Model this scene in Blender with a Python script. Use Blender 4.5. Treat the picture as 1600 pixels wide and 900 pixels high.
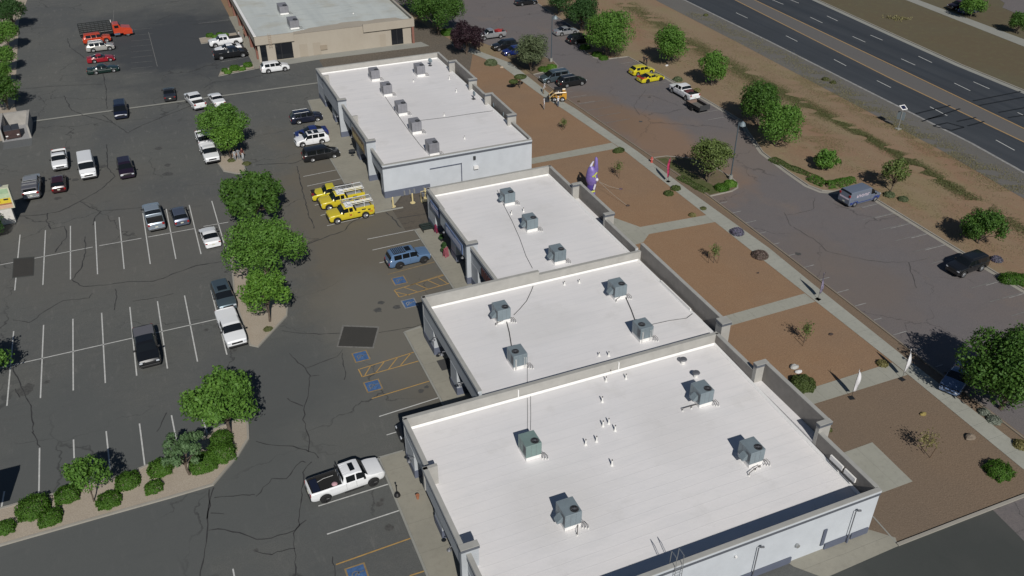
import bpy, bmesh, math, random
import numpy as np
from mathutils import Vector, Matrix
random.seed(7); RNG = np.random.default_rng(7)
for o in list(bpy.data.objects): bpy.data.objects.remove(o)
SC = bpy.context.scene; COL = SC.collection
# ---------------- camera ----------------
CAM_H = 51.5; FOC = 1365.17; YAW = math.radians(22.905); PITCH = math.radians(33.38)
cy, sy, cp, sp = math.cos(YAW), math.sin(YAW), math.cos(PITCH), math.sin(PITCH)
FW = Vector((sy*cp, cy*cp, -sp)); RT = Vector((cy, -sy, 0)); UP = RT.cross(FW)
cd = bpy.data.cameras.new('camera'); cam = bpy.data.objects.new('camera', cd); COL.objects.link(cam)
cam.matrix_world = Matrix(((RT.x, UP.x, -FW.x, 0), (RT.y, UP.y, -FW.y, 0), (RT.z, UP.z, -FW.z, CAM_H), (0, 0, 0, 1)))
cd.sensor_width = 36; cd.lens = FOC/1600*36; cd.clip_end = 3000; cd.clip_start = .5
SC.camera = cam
# ---------------- light ----------------
SUN_EL = math.radians(38.5); SUN_AZ = math.radians(9.8)      # direction the shadows point, from +Y towards +X
w = bpy.data.worlds.new('World'); SC.world = w; w.use_nodes = True
nt = w.node_tree; sky = nt.nodes.new('ShaderNodeTexSky'); sky.sky_type = 'NISHITA'; sky.sun_disc = False
sky.sun_elevation = SUN_EL; sky.sun_rotation = math.radians(189.8); sky.altitude = 1500; sky.air_density = 1.0; sky.dust_density = .6
bg = nt.nodes['Background']; bg.inputs[1].default_value = .05; nt.links.new(sky.outputs[0], bg.inputs[0])
sl = bpy.data.lights.new('sun', 'SUN'); sl.energy = 4.9; sl.angle = math.radians(.53); sl.color = (1, .965, .91)
so = bpy.data.objects.new('sun', sl); COL.objects.link(so)
so.rotation_euler = Vector((math.sin(SUN_AZ)*math.cos(SUN_EL), math.cos(SUN_AZ)*math.cos(SUN_EL), -math.sin(SUN_EL))).to_track_quat('-Z', 'Y').to_euler()
so.location = (-20, -60, 80)
vs = SC.view_settings; vs.view_transform = 'Standard'; vs.look = 'None'; vs.exposure = -.40; vs.gamma = 1; vs.use_curve_mapping = False

# ---------------- helpers ----------------
def G(px, py, z=0.0):
    """the place on the horizontal plane z that a point of the survey photograph shows"""
    d = FW + RT*((px-800)/FOC) + UP*((450-py)/FOC); t = (z-CAM_H)/d.z
    return Vector((d.x*t, d.y*t, z))
def depth(p): return (Vector(p)-Vector((0, 0, CAM_H))).dot(FW)
def srgb(r, g, b):
    f = lambda c: (c/255/12.92 if c/255 <= .04045 else ((c/255+.055)/1.055)**2.4)
    return (f(r), f(g), f(b))
MATS = {}
def mat(name, col, rough=.7, metal=0, var=.0, vscale=3., bump=0., bscale=20., spec=.5, coat=0, col2=None, sub=None):
    if name in MATS: return MATS[name]
    m = bpy.data.materials.new(name); m.use_nodes = True; n = m.node_tree.nodes; l = m.node_tree.links
    b = n['Principled BSDF']; b.inputs['Base Color'].default_value = (*col, 1); b.inputs['Roughness'].default_value = rough
    b.inputs['Metallic'].default_value = metal; b.inputs['Specular IOR Level'].default_value = spec
    if coat: b.inputs['Coat Weight'].default_value = coat; b.inputs['Coat Roughness'].default_value = .06
    if var or col2 or bump:
        g = n.new('ShaderNodeNewGeometry')
    if var or col2:
        t = n.new('ShaderNodeTexNoise'); t.inputs['Scale'].default_value = vscale; t.inputs['Detail'].default_value = 5; t.inputs['Roughness'].default_value = .6
        l.new(g.outputs['Position'], t.inputs['Vector'])
        r = n.new('ShaderNodeValToRGB'); r.color_ramp.elements[0].position = .3; r.color_ramp.elements[1].position = .7
        c2 = col2 or tuple(c*(1+var) for c in col); c1 = col if col2 else tuple(c*(1-var) for c in col)
        r.color_ramp.elements[0].color = (*c1, 1); r.color_ramp.elements[1].color = (*c2, 1)
        l.new(t.outputs['Fac'], r.inputs[0]); l.new(r.outputs[0], b.inputs['Base Color'])
    if bump:
        t2 = n.new('ShaderNodeTexNoise'); t2.inputs['Scale'].default_value = bscale; t2.inputs['Detail'].default_value = 4
        l.new(g.outputs['Position'], t2.inputs['Vector'])
        bp = n.new('ShaderNodeBump'); bp.inputs['Strength'].default_value = bump; bp.inputs['Distance'].default_value = .05
        l.new(t2.outputs['Fac'], bp.inputs['Height']); l.new(bp.outputs[0], b.inputs['Normal'])
    MATS[name] = m; return m

def layered(name, base, layers, rough=.9, bump=.3, bscale=30, cracks=None, zone=None, seams=None):
    """ground material: base colour, then layers (scale, lo, hi, colour, strength, stretch) mixed over it by noise"""
    m = bpy.data.materials.new(name); m.use_nodes = True; n = m.node_tree.nodes; l = m.node_tree.links
    b = n['Principled BSDF']; b.inputs['Roughness'].default_value = rough; b.inputs['Specular IOR Level'].default_value = .25
    g = n.new('ShaderNodeNewGeometry'); cur = None
    rgb = n.new('ShaderNodeRGB'); rgb.outputs[0].default_value = (*base, 1); cur = rgb.outputs[0]
    for i, (sc, lo, hi, col, st, stretch) in enumerate(layers):
        mp = n.new('ShaderNodeMapping'); mp.inputs['Scale'].default_value = stretch; mp.inputs['Location'].default_value = (i*17.3, i*7.1, 0)
        l.new(g.outputs['Position'], mp.inputs[0])
        t = n.new('ShaderNodeTexNoise'); t.inputs['Scale'].default_value = sc; t.inputs['Detail'].default_value = 6; t.inputs['Roughness'].default_value = .62
        l.new(mp.outputs[0], t.inputs['Vector'])
        mr = n.new('ShaderNodeMapRange'); mr.inputs[1].default_value = lo; mr.inputs[2].default_value = hi; mr.inputs[4].default_value = st
        l.new(t.outputs['Fac'], mr.inputs[0])
        mx = n.new('ShaderNodeMix'); mx.data_type = 'RGBA'; mx.inputs['B'].default_value = (*col, 1)
        l.new(mr.outputs[0], mx.inputs['Factor']); l.new(cur, mx.inputs['A']); cur = mx.outputs['Result']
    if zone:      # worn patches (cx, cy, rx, ry, colour, strength) that fade out and are broken up by noise
        nz = n.new('ShaderNodeTexNoise'); nz.inputs['Scale'].default_value = .10; nz.inputs['Detail'].default_value = 6; nz.inputs['Roughness'].default_value = .65; l.new(g.outputs['Position'], nz.inputs['Vector'])
        for cx_, cy2, rx_, ry_, zc, zs in zone:
            mp = n.new('ShaderNodeMapping'); mp.inputs['Location'].default_value = (-cx_/rx_, -cy2/ry_, 0); mp.inputs['Scale'].default_value = (1/rx_, 1/ry_, 0); l.new(g.outputs['Position'], mp.inputs[0])
            ln = n.new('ShaderNodeVectorMath'); ln.operation = 'LENGTH'; l.new(mp.outputs[0], ln.inputs[0])
            a_ = n.new('ShaderNodeMath'); a_.operation = 'MULTIPLY_ADD'; a_.inputs[1].default_value = 1.6; l.new(nz.outputs['Fac'], a_.inputs[0]); l.new(ln.outputs['Value'], a_.inputs[2])
            r_ = n.new('ShaderNodeMapRange'); r_.inputs[1].default_value = 1.35; r_.inputs[2].default_value = 1.95; r_.inputs[3].default_value = zs; r_.inputs[4].default_value = 0; l.new(a_.outputs[0], r_.inputs[0])
            mx = n.new('ShaderNodeMix'); mx.data_type = 'RGBA'; mx.inputs['B'].default_value = (*zc, 1)
            l.new(r_.outputs[0], mx.inputs['Factor']); l.new(cur, mx.inputs['A']); cur = mx.outputs['Result']
    if cracks:
        sc, wd, col, st = cracks
        nz = n.new('ShaderNodeTexNoise'); nz.inputs['Scale'].default_value = .5; nz.inputs['Detail'].default_value = 6
        l.new(g.outputs['Position'], nz.inputs['Vector'])
        va = n.new('ShaderNodeVectorMath'); va.operation = 'MULTIPLY_ADD'; va.inputs[1].default_value = (3.5, 3.5, 0)
        l.new(nz.outputs['Color'], va.inputs[0]); l.new(g.outputs['Position'], va.inputs[2])
        vo = n.new('ShaderNodeTexVoronoi'); vo.feature = 'DISTANCE_TO_EDGE'; vo.inputs['Scale'].default_value = sc
        l.new(va.outputs[0], vo.inputs['Vector'])
        mr = n.new('ShaderNodeMapRange'); mr.inputs[1].default_value = 0; mr.inputs[2].default_value = wd; mr.inputs[3].default_value = st; mr.inputs[4].default_value = 0
        l.new(vo.outputs['Distance'], mr.inputs[0])
        nb = n.new('ShaderNodeTexNoise'); nb.inputs['Scale'].default_value = .09; l.new(g.outputs['Position'], nb.inputs['Vector'])
        m2 = n.new('ShaderNodeMapRange'); m2.inputs[1].default_value = .45; m2.inputs[2].default_value = .6; l.new(nb.outputs['Fac'], m2.inputs[0])
        mm = n.new('ShaderNodeMath'); mm.operation = 'MULTIPLY'; l.new(mr.outputs[0], mm.inputs[0]); l.new(m2.outputs[0], mm.inputs[1])
        mx = n.new('ShaderNodeMix'); mx.data_type = 'RGBA'; mx.inputs['B'].default_value = (*col, 1)
        l.new(mm.outputs[0], mx.inputs['Factor']); l.new(cur, mx.inputs['A']); cur = mx.outputs['Result']
    if seams:     # (axis, spacing, width, colour): lines across a surface at a regular distance
        ax, spc, wd, col, st = seams
        sx = n.new('ShaderNodeSeparateXYZ'); l.new(g.outputs['Position'], sx.inputs[0])
        nz = n.new('ShaderNodeTexNoise'); nz.inputs['Scale'].default_value = .35; l.new(g.outputs['Position'], nz.inputs['Vector'])
        ad = n.new('ShaderNodeMath'); ad.operation = 'MULTIPLY_ADD'; ad.inputs[1].default_value = .18; l.new(nz.outputs['Fac'], ad.inputs[0]); l.new(sx.outputs[ax], ad.inputs[2])
        md = n.new('ShaderNodeMath'); md.operation = 'PINGPONG'; md.inputs[1].default_value = spc/2; l.new(ad.outputs[0], md.inputs[0])
        mr = n.new('ShaderNodeMapRange'); mr.inputs[1].default_value = 0; mr.inputs[2].default_value = wd; mr.inputs[3].default_value = st; mr.inputs[4].default_value = 0
        l.new(md.outputs[0], mr.inputs[0])
        mx = n.new('ShaderNodeMix'); mx.data_type = 'RGBA'; mx.inputs['B'].default_value = (*col, 1)
        l.new(mr.outputs[0], mx.inputs['Factor']); l.new(cur, mx.inputs['A']); cur = mx.outputs['Result']
        seamh = mr.outputs[0]
    l.new(cur, b.inputs['Base Color'])
    t2 = n.new('ShaderNodeTexNoise'); t2.inputs['Scale'].default_value = bscale; t2.inputs['Detail'].default_value = 3
    l.new(g.outputs['Position'], t2.inputs['Vector'])
    bp = n.new('ShaderNodeBump'); bp.inputs['Strength'].default_value = bump; bp.inputs['Distance'].default_value = .03
    l.new(t2.outputs['Fac'], bp.inputs['Height']); l.new(bp.outputs[0], b.inputs['Normal'])
    if seams:
        b2 = n.new('ShaderNodeBump'); b2.inputs['Strength'].default_value = .6; b2.inputs['Distance'].default_value = .02
        l.new(seamh, b2.inputs['Height']); l.new(bp.outputs[0], b2.inputs['Normal']); l.new(b2.outputs[0], b.inputs['Normal'])
    MATS[name] = m; return m

def tag(o, label=None, cat=None, group=None, kind=None):
    if label: o['label'] = label
    if cat: o['category'] = cat
    if group: o['group'] = group
    if kind: o['kind'] = kind
    return o
def empty(name, loc, rz=0, label=None, cat=None, group=None):
    o = bpy.data.objects.new(name, None); COL.objects.link(o); o.location = loc; o.rotation_euler = (0, 0, rz)
    o.empty_display_size = .3
    return tag(o, label, cat, group)
def link(name, me, parent=None, loc=None, rz=0):
    o = bpy.data.objects.new(name, me); COL.objects.link(o)
    if parent: o.parent = parent
    if loc is not None: o.location = loc
    if rz: o.rotation_euler = (0, 0, rz)
    return o
class MB:
    """collects boxes, prisms, tubes, discs into one mesh"""
    def __init__(s): s.bm = bmesh.new()
    def box(s, a, b, rot=0, piv=None, bev=0):
        (x0, y0, z0), (x1, y1, z1) = a, b
        c = [(x0, y0, z0), (x1, y0, z0), (x1, y1, z0), (x0, y1, z0), (x0, y0, z1), (x1, y0, z1), (x1, y1, z1), (x0, y1, z1)]
        if rot:
            p = piv or ((x0+x1)/2, (y0+y1)/2); ca, sa = math.cos(rot), math.sin(rot)
            c = [(p[0]+(x-p[0])*ca-(y-p[1])*sa, p[1]+(x-p[0])*sa+(y-p[1])*ca, z) for x, y, z in c]
        v = [s.bm.verts.new(q) for q in c]
        fs = [s.bm.faces.new([v[i] for i in f]) for f in ((0, 3, 2, 1), (4, 5, 6, 7), (0, 1, 5, 4), (1, 2, 6, 5), (2, 3, 7, 6), (3, 0, 4, 7))]
        if bev:
            bmesh.ops.bevel(s.bm, geom=list({e for f in fs for e in f.edges}), offset=bev, segments=1, affect='EDGES')
        return s
    def prism(s, pts, z0, z1):
        lo = [s.bm.verts.new((p[0], p[1], z0)) for p in pts]; hi = [s.bm.verts.new((p[0], p[1], z1)) for p in pts]; n = len(pts)
        s.bm.faces.new(hi); s.bm.faces.new(lo[::-1])
        for i in range(n): s.bm.faces.new((lo[i], lo[(i+1) % n], hi[(i+1) % n], hi[i]))
        return s
    def sheet(s, pts, z=None):
        v = [s.bm.verts.new((p[0], p[1], p[2] if z is None else z)) for p in pts]; s.bm.faces.new(v); return s
    def sideprism(s, pts, y0, y1):      # profile in xz, extruded over y
        lo = [s.bm.verts.new((p[0], y0, p[1])) for p in pts]; hi = [s.bm.verts.new((p[0], y1, p[1])) for p in pts]; n = len(pts)
        s.bm.faces.new(lo); s.bm.faces.new(hi[::-1])
        for i in range(n): s.bm.faces.new((lo[(i+1) % n], lo[i], hi[i], hi[(i+1) % n]))
        return s
    def tube(s, pts, r, seg=8, r1=None, cap=True):
        pts = [Vector(p) for p in pts]; rings = []
        n = len(pts)
        for i, p in enumerate(pts):
            d = (pts[min(i+1, n-1)]-pts[max(i-1, 0)]).normalized()
            a = Vector((0, 0, 1)) if abs(d.z) < .9 else Vector((1, 0, 0))
            u = d.cross(a).normalized(); v = d.cross(u)
            rr = r if r1 is None else r+(r1-r)*i/max(1, n-1)
            if isinstance(r, (list, tuple)): rr = r[i]
            rings.append([s.bm.verts.new(p+u*rr*math.cos(2*math.pi*k/seg)+v*rr*math.sin(2*math.pi*k/seg)) for k in range(seg)])
        for a, b in zip(rings, rings[1:]):
            for k in range(seg): s.bm.faces.new((a[k], a[(k+1) % seg], b[(k+1) % seg], b[k]))
        if cap:
            s.bm.faces.new(rings[0][::-1]); s.bm.faces.new(rings[-1])
        return s
    def ball(s, c, r, sub=2, sc=(1, 1, 1)):
        m = Matrix.Translation(c) @ Matrix.Diagonal((r*sc[0], r*sc[1], r*sc[2], 1))
        bmesh.ops.create_icosphere(s.bm, subdivisions=sub, radius=1, matrix=m); return s
    def mesh(s, name, m, smooth=False, angle=40):
        bm = s.bm; bmesh.ops.recalc_face_normals(bm, faces=bm.faces)
        if smooth:
            for f in bm.faces: f.smooth = True
            for e in bm.edges:
                if len(e.link_faces) == 2: e.smooth = e.calc_face_angle(0) < math.radians(angle)
        me = bpy.data.meshes.new(name); bm.to_mesh(me); bm.free()
        for mm in (m if isinstance(m, (list, tuple)) else [m]): me.materials.append(mm)
        return me
    def build(s, name, m, parent=None, smooth=False, loc=None, rz=0, angle=40):
        return link(name, s.mesh(name, m, smooth, angle), parent, loc, rz)
def flat(name, pts, z, m, kind='structure'):
    """a ground sheet; pts are (x, y)"""
    mb = MB(); mb.sheet([(p[0], p[1], z) for p in pts])
    for fc in mb.bm.faces: fc.normal_update()
    bmesh.ops.triangulate(mb.bm, faces=mb.bm.faces[:], quad_method='BEAUTY', ngon_method='EAR_CLIP')
    me = mb.mesh(name, m)
    o = link(name, me); tag(o, kind=kind)
    # make sure the sheet faces up
    if len(me.polygons) and me.polygons[0].normal.z < 0: me.flip_normals()
    return o
def PX(*pts): return [G(a, b) for a, b in pts]
# ---------------- materials ----------------
one = (1, 1, 1)
M_DIRT = layered('verge_dirt', (0.265, 0.193, 0.124), [(.06, .42, .60, (0.285, 0.165, 0.105), .7, (1.6, .35, 1)), (.16, .5, .62, (0.2470, 0.2275, 0.1159), .6, (1, .45, 1)), (.25, .4, .62, (0.2860, 0.2145, 0.1403), .7, (1, .4, 1)), (1.3, .55, .72, (0.3250, 0.2665, 0.1525), .5, one), (3, .5, .66, (0.2080, 0.1430, 0.0915), .35, one), (6, .35, .75, (0.1040, 0.0715, 0.0427), .35, one)], rough=.95, bump=.8, bscale=5)
M_VERGE2 = layered('far_verge', (0.1256, 0.1120, 0.0722), [(.06, .4, .62, (0.1302, 0.1000, 0.0616), .8, (1, .5, 1)), (.8, .5, .7, (0.1488, 0.1400, 0.0748), .6, one), (5, .35, .7, (0.0791, 0.0700, 0.0396), .3, one)], rough=.95, bump=.6, bscale=5)
M_ASPH_W = layered('asphalt_west', (0.1290, 0.1328, 0.1248), [(.035, .42, .60, (0.0967, 0.1021, 0.1056), .9, one), (.09, .45, .65, (0.1513, 0.1501, 0.1368), .8, (1, .6, 1)), (.4, .5, .7, (0.0992, 0.1033, 0.0984), .55, (1, 2.5, 1)), (.75, .55, .7, (0.1860, 0.1796, 0.1656), .3, one), (2.6, .45, .75, (0.1860, 0.1820, 0.1680), .3, one), (9, .42, .62, (0.0868, 0.0886, 0.0840), .65, one), (22, .35, .7, (0.0930, 0.0947, 0.0900), .4, one), (1.7, .58, .7, (0.2046, 0.1993, 0.1860), .35, (1, .25, 1)), (1.1, .6, .7, (0.0744, 0.0763, 0.0768), .5, (.3, 1, 1)), (.9, .68, .78, (0.0372, 0.0369, 0.0360), .6, one)], bump=.35, bscale=45, cracks=(.085, .0085, (.03, .03, .031), .75), zone=[(18, 88, 9, 36, (.145, .128, .10), .85), (6, 172, 17, 26, (.05, .055, .062), .85), (-17, 116, 14, 9, (.125, .118, .104), .5), (-8, 98, 18, 12, (.128, .122, .11), .5), (8, 60, 6, 9, (.13, .13, .12), .5), (-10, 56, 22, 17, (.098, .104, .102), .75), (4, 66, 7, 9, (.088, .093, .092), .6), (16, 72, 6, 10, (.165, .162, .145), .5)])
M_ASPH_E = layered('asphalt_east', (0.1822, 0.1663, 0.1677), [(.06, .42, .62, (0.2001, 0.1690, 0.1562), .8, one), (.12, .56, .7, (0.2622, 0.1980, 0.1536), .6, (1, .6, 1)), (.6, .5, .75, (0.1449, 0.1360, 0.1382), .5, one), (3, .5, .7, (0.2277, 0.2072, 0.1984), .3, one), (9, .42, .62, (0.1242, 0.1162, 0.1178), .65, one), (25, .35, .7, (0.0828, 0.0766, 0.0742), .35, one), (.9, .7, .78, (0.0414, 0.0396, 0.0384), .5, one)], bump=.35, bscale=45, cracks=(.085, .008, (.035, .034, .035), .6), zone=[(65, 96, 6, 17, (.26, .16, .095), .7), (63, 112, 4.5, 12, (.20, .135, .09), .6), (73, 92, 6, 9, (.20, .16, .13), .4), (66, 60, 5, 9, (.17, .14, .12), .5)])
M_ASPH_S = layered('asphalt_south', (.062, .068, .064), [(.09, .4, .65, (.088, .09, .084), .8, one), (.5, .5, .7, (.048, .053, .05), .6, (1, .3, 1)), (25, .35, .7, (.045, .046, .045), .4, one)], bump=.35, bscale=45)
M_ASPH_B = layered('asphalt_brown', (.12, .105, .086), [(.3, .4, .65, (.135, .112, .086), .7, one), (1.6, .5, .7, (.06, .055, .05), .5, one), (25, .35, .7, (.05, .047, .042), .4, one)], bump=.35, bscale=45, cracks=(.2, .015, (.03, .03, .03), .6))
M_ROAD = layered('highway_asphalt', (.038, .046, .057), [(.35, .35, .62, (.068, .075, .085), .8, (1, .012, 1)), (.1, .4, .7, (.040, .045, .053), .5, one), (20, .35, .7, (.03, .034, .04), .3, one)], bump=.25, bscale=40)
M_SHOULD = layered('shoulder_gravel', (.155, .15, .14), [(.3, .4, .65, (.135, .13, .12), .7, (1, .2, 1)), (2, .5, .7, (.19, .165, .13), .5, one), (18, .35, .7, (.09, .085, .08), .4, one)], bump=.5, bscale=20)
M_MEDIAN = layered('median_asphalt', (.135, .128, .122), [(.2, .4, .65, (.125, .12, .12), .6, (1, .1, 1)), (20, .35, .7, (.1, .1, .1), .3, one)], bump=.3, bscale=40)
M_CONC = layered('concrete', (.30, .30, .27), [(.2, .4, .65, (.26, .26, .235), .7, one), (2.2, .5, .75, (.22, .22, .19), .4, one), (14, .4, .75, (.34, .33, .30), .3, one)], rough=.85, bump=.2, bscale=30)
M_CONC_T = layered('concrete_walk_tan', (.30, .285, .235), [(.3, .4, .65, (.25, .24, .20), .7, one), (2.2, .5, .75, (.215, .20, .165), .5, one), (14, .4, .75, (.34, .33, .29), .3, one)], rough=.85, bump=.2, bscale=30, seams=(1, 3.0, .02, (.16, .15, .13), .7))
M_CONC_E = layered('concrete_walk_grey', (.36, .36, .315), [(.3, .4, .65, (.30, .30, .26), .6, one), (2.2, .5, .75, (.22, .225, .20), .4, one)], rough=.85, bump=.2, bscale=30, seams=(1, 1.83, .02, (.16, .165, .15), .7))
M_CONC_X = layered('concrete_walk_cross', (.345, .34, .29), [(.3, .4, .65, (.29, .29, .245), .6, one), (2.2, .5, .75, (.225, .22, .19), .4, one)], rough=.85, bump=.2, bscale=30, seams=(0, 1.83, .02, (.165, .16, .14), .7))
M_KERB = layered('kerb_concrete', (.33, .31, .27), [(.4, .4, .65, (.27, .25, .215), .7, one), (8, .4, .7, (.38, .36, .32), .4, one)], rough=.85, bump=.2, bscale=30)
M_KERB_D = layered('kerb_dusty', (.26, .225, .18), [(.4, .4, .65, (.20, .165, .125), .7, one)], rough=.9, bump=.2, bscale=30)
M_GRAV = layered('brown_gravel', (.29, .180, .105), [(.05, .4, .62, (.25, .172, .115), .8, one), (.4, .45, .7, (.31, .205, .125), .5, one), (8, .40, .62, (.17, .108, .066), .45, one), (16, .55, .7, (.42, .30, .20), .5, one)], rough=.95, bump=1.0, bscale=9)
M_GRAVS = layered('brown_gravel_south', (.21, .152, .105), [(.05, .4, .62, (.185, .142, .105), .8, one), (8, .40, .62, (.12, .088, .062), .45, one), (16, .55, .7, (.32, .245, .18), .5, one)], rough=.95, bump=1.0, bscale=9)
M_GRAVP = layered('pale_gravel', (.42, .365, .295), [(.6, .4, .65, (.37, .315, .25), .6, one), (9, .4, .65, (.24, .19, .145), .45, one), (18, .5, .7, (.46, .39, .31), .4, one)], rough=.95, bump=.7, bscale=12)
M_ROCKG = layered('rock_mulch', (.15, .13, .105), [(.3, .4, .65, (.185, .15, .115), .6, one), (3.5, .42, .6, (.075, .065, .052), .6, one), (7, .55, .68, (.25, .225, .19), .5, one)], rough=.95, bump=1, bscale=6)
M_PATCH = layered('asphalt_patch', (.052, .05, .046), [(.5, .4, .65, (.062, .058, .052), .6, one), (12, .4, .7, (.04, .039, .037), .5, one)], bump=.4, bscale=40)
M_PATCHE = mat('patch_edge', (.17, .165, .152), .9, var=.3, vscale=3)
M_SEAL = mat('crack_sealant', (.038, .038, .039), .75, var=.25, vscale=2)
M_SEALE = mat('hairline_crack', (.075, .07, .068), .9)
M_STAIN = mat('oil_stain', (.075, .074, .07), .7, var=.3, vscale=4)
M_WHITE = mat('white_paint_line', (.52, .52, .50), .7, var=.16, vscale=2.5)
M_WHITEF = mat('worn_white_line', (.27, .265, .255), .8, var=.3, vscale=1.5)
M_WHITEF2 = mat('very_worn_white_line', (.17, .168, .16), .8, var=.3, vscale=1.5)
M_YEL = mat('yellow_paint_line', (.42, .26, .085), .7, var=.16, vscale=2.5)
M_YELF = mat('worn_yellow_line', (.27, .19, .09), .8, var=.25, vscale=1.5)
M_HWY = mat('highway_yellow_line', (.36, .235, .11), .8, var=.12)
M_BLUE = mat('accessible_blue_paint', (.055, .12, .26), .75, var=.3, vscale=3)
M_ROOF = layered('white_roof_membrane', (.755, .735, .73), [(.06, .4, .65, (.70, .69, .70), .7, one), (.8, .45, .7, (.64, .635, .64), .45, (.3, 1.6, 1)), (.35, .56, .68, (.60, .585, .57), .4, one), (6, .45, .75, (.75, .73, .71), .3, one)], rough=.6, bump=.25, bscale=3, seams=(1, .9, .05, (.60, .59, .59), .32), zone=[(20, 40, 5, 4, (.58, .565, .545), .35), (33, 44, 4, 5, (.60, .58, .565), .35), (28, 60, 6, 3, (.60, .59, .575), .35), (35, 79, 5, 5, (.60, .585, .57), .3), (33, 112, 6, 12, (.62, .60, .59), .3)])
M_ROOFT = mat('white_flashing', (.80, .79, .77), .55, var=.04)
M_PARIN = mat('parapet_inner_shaded', (.21, .195, .178), .8, var=.12, vscale=1.2, bump=.2, bscale=6)  # parapet lining for east walls, with their shade darkened into the colour
M_PARINL = mat('parapet_inner_lit', (.37, .36, .335), .8, var=.08, vscale=1.2, bump=.2, bscale=6)  # same lining as a sunlit copy, the light put into the colour
M_PARTOP = mat('parapet_cap_tan', (.36, .355, .33), .8, var=.08, vscale=1.2)
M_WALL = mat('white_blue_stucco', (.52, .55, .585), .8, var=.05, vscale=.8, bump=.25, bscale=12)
M_WALLW = mat('shaded_stucco', (.42, .445, .47), .8, var=.06, vscale=.8, bump=.25, bscale=12)  # stucco dimmed for walls in grazing light, shade put into the colour
M_BASE = mat('slate_blue_base', (.105, .12, .165), .75, var=.08, vscale=1)
M_BAND = mat('slate_cornice', (.10, .11, .13), .7, var=.08)
M_SHOP = mat('storefront_glass', (.012, .014, .018), .08)
M_FRAME = mat('dark_window_frame', (.03, .03, .032), .5)
M_BEIGE = layered('beige_stucco', (.385, .345, .285), [(.25, .4, .65, (.35, .31, .255), .7, one), (1.2, .45, .7, (.41, .37, .31), .4, (1, 1, .3))], rough=.85, bump=.2, bscale=20)
M_BEIGEROOF = layered('grey_roof_membrane', (.52, .55, .53), [(.5, .4, .65, (.45, .48, .47), .8, (1, .08, 1)), (.12, .5, .68, (.40, .38, .31), .7, one), (1.2, .55, .72, (.27, .30, .30), .5, (.2, 1, 1))], rough=.7, bump=.2, bscale=10)
M_TERRA = mat('reddish_column', (.22, .10, .075), .8, var=.1)
M_HVAC = mat('hvac_grey_steel', (.20, .245, .27), .5, metal=.1, var=.08, vscale=2)
M_HVACG = mat('hvac_green_steel', (.19, .265, .25), .5, metal=.1, var=.08, vscale=2)
M_HVACD = mat('hvac_side_dark', (.15, .155, .17), .55, metal=.3)
M_BLACK = mat('black_metal', (.012, .012, .013), .5)
M_DKGREY = mat('dark_grey_metal', (.05, .052, .055), .5)
M_STEEL = mat('galvanised_steel', (.42, .43, .43), .4, metal=.6)
M_PIPE = mat('brown_gas_pipe', (.09, .08, .07), .6)
M_WPIPE = mat('white_vent_boot', (.74, .73, .70), .5)
M_POLE = mat('blue_grey_pole', (.06, .085, .105), .5)
M_YPOST = mat('cream_bollard', (.62, .52, .27), .6, var=.08)
M_TYRE = mat('tyre_rubber', (.014, .014, .015), .85)
M_RIM = mat('alloy_rim', (.52, .53, .54), .3, metal=.7)
M_RIMD = mat('dark_rim', (.05, .05, .052), .4, metal=.5)
M_GLASS = mat('car_glass', (.008, .010, .012), .06, spec=.6)
M_UNDER = mat('underbody', (.01, .01, .01), .9)
M_HEAD = mat('headlight_lens', (.55, .58, .62), .12, spec=.8)
M_TAIL = mat('taillight_lens', (.28, .012, .012), .2)
M_TRIM = mat('black_plastic_trim', (.018, .018, .019), .6)
M_CHROME = mat('chrome', (.75, .75, .76), .15, metal=1)
M_PLATE = mat('licence_plate', (.6, .6, .5), .5)
M_SKIN = mat('skin', (.36, .20, .13), .6)
M_BARK = mat('bark', (.11, .085, .065), .9, var=.3, vscale=6)
M_TIE = mat('tie_strap', (.5, .5, .48), .6)
def paint(name, rgb, metal=0, rough=.28):
    return mat(name, rgb, rough, metal=metal, coat=.6, spec=.5)

M_SEALH = mat('highway_seal', (.010, .011, .012), .6)
M_SOIL = layered('island_soil', (.17, .125, .085), [(.5, .42, .6, (.12, .12, .05), .6, one), (2.5, .45, .65, (.12, .085, .06), .5, one), (8, .5, .7, (.25, .20, .14), .4, one)], rough=.95, bump=.8, bscale=8)
M_GRASS = layered('green_soil', (.085, .10, .035), [(.8, .42, .6, (.13, .125, .06), .6, one), (5, .45, .65, (.05, .06, .02), .5, one)], rough=.95, bump=.8, bscale=12)

M_HVACP = mat('hvac_purple_grey', (.235, .235, .255), .5, metal=.1, var=.1, vscale=2)
# ---------------- ground and paving ----------------
flat('ground', [(-900, -300), (1500, -300), (1500, 1500), (-900, 1500)], 0, M_DIRT)
flat('parking_lot_west', [(-70, 20), (35, 20), (44, 29.2), (44, 31), (46, 88), (46, 98), (46, 137), (28, 150.5), (28, 153.5), (16.6, 156), (16.6, 275), (-90, 275), (-90, 150), (-60, 134)], .006, M_ASPH_W)
flat('planting_bed_northwest', [(-75, 136), (-22.1, 136), (-22.1, 142), (-20, 143), (-21.2, 150), (-22.6, 200), (-20.5, 235), (-75, 235)], .010, M_GRAVP)
flat('service_yard', [(23.6, 88.3), (46, 88.3), (46, 97.5), (23.6, 97.5)], .012, M_ASPH_B)
flat('parking_lot_east', [(61.3, -20), (80.7, -20), (80.6, 75), (80.3, 101.5), (79.6, 121.7), (78.7, 133.3), (73.6, 133.3), (72.9, 138.3), (74.5, 143.5), (77.3, 149.6), (78.3, 171), (77, 230), (45, 230), (53, 165), (59.3, 146), (59.3, 131.3), (61, 100), (61.7, 82)], .006, M_ASPH_E)
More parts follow.
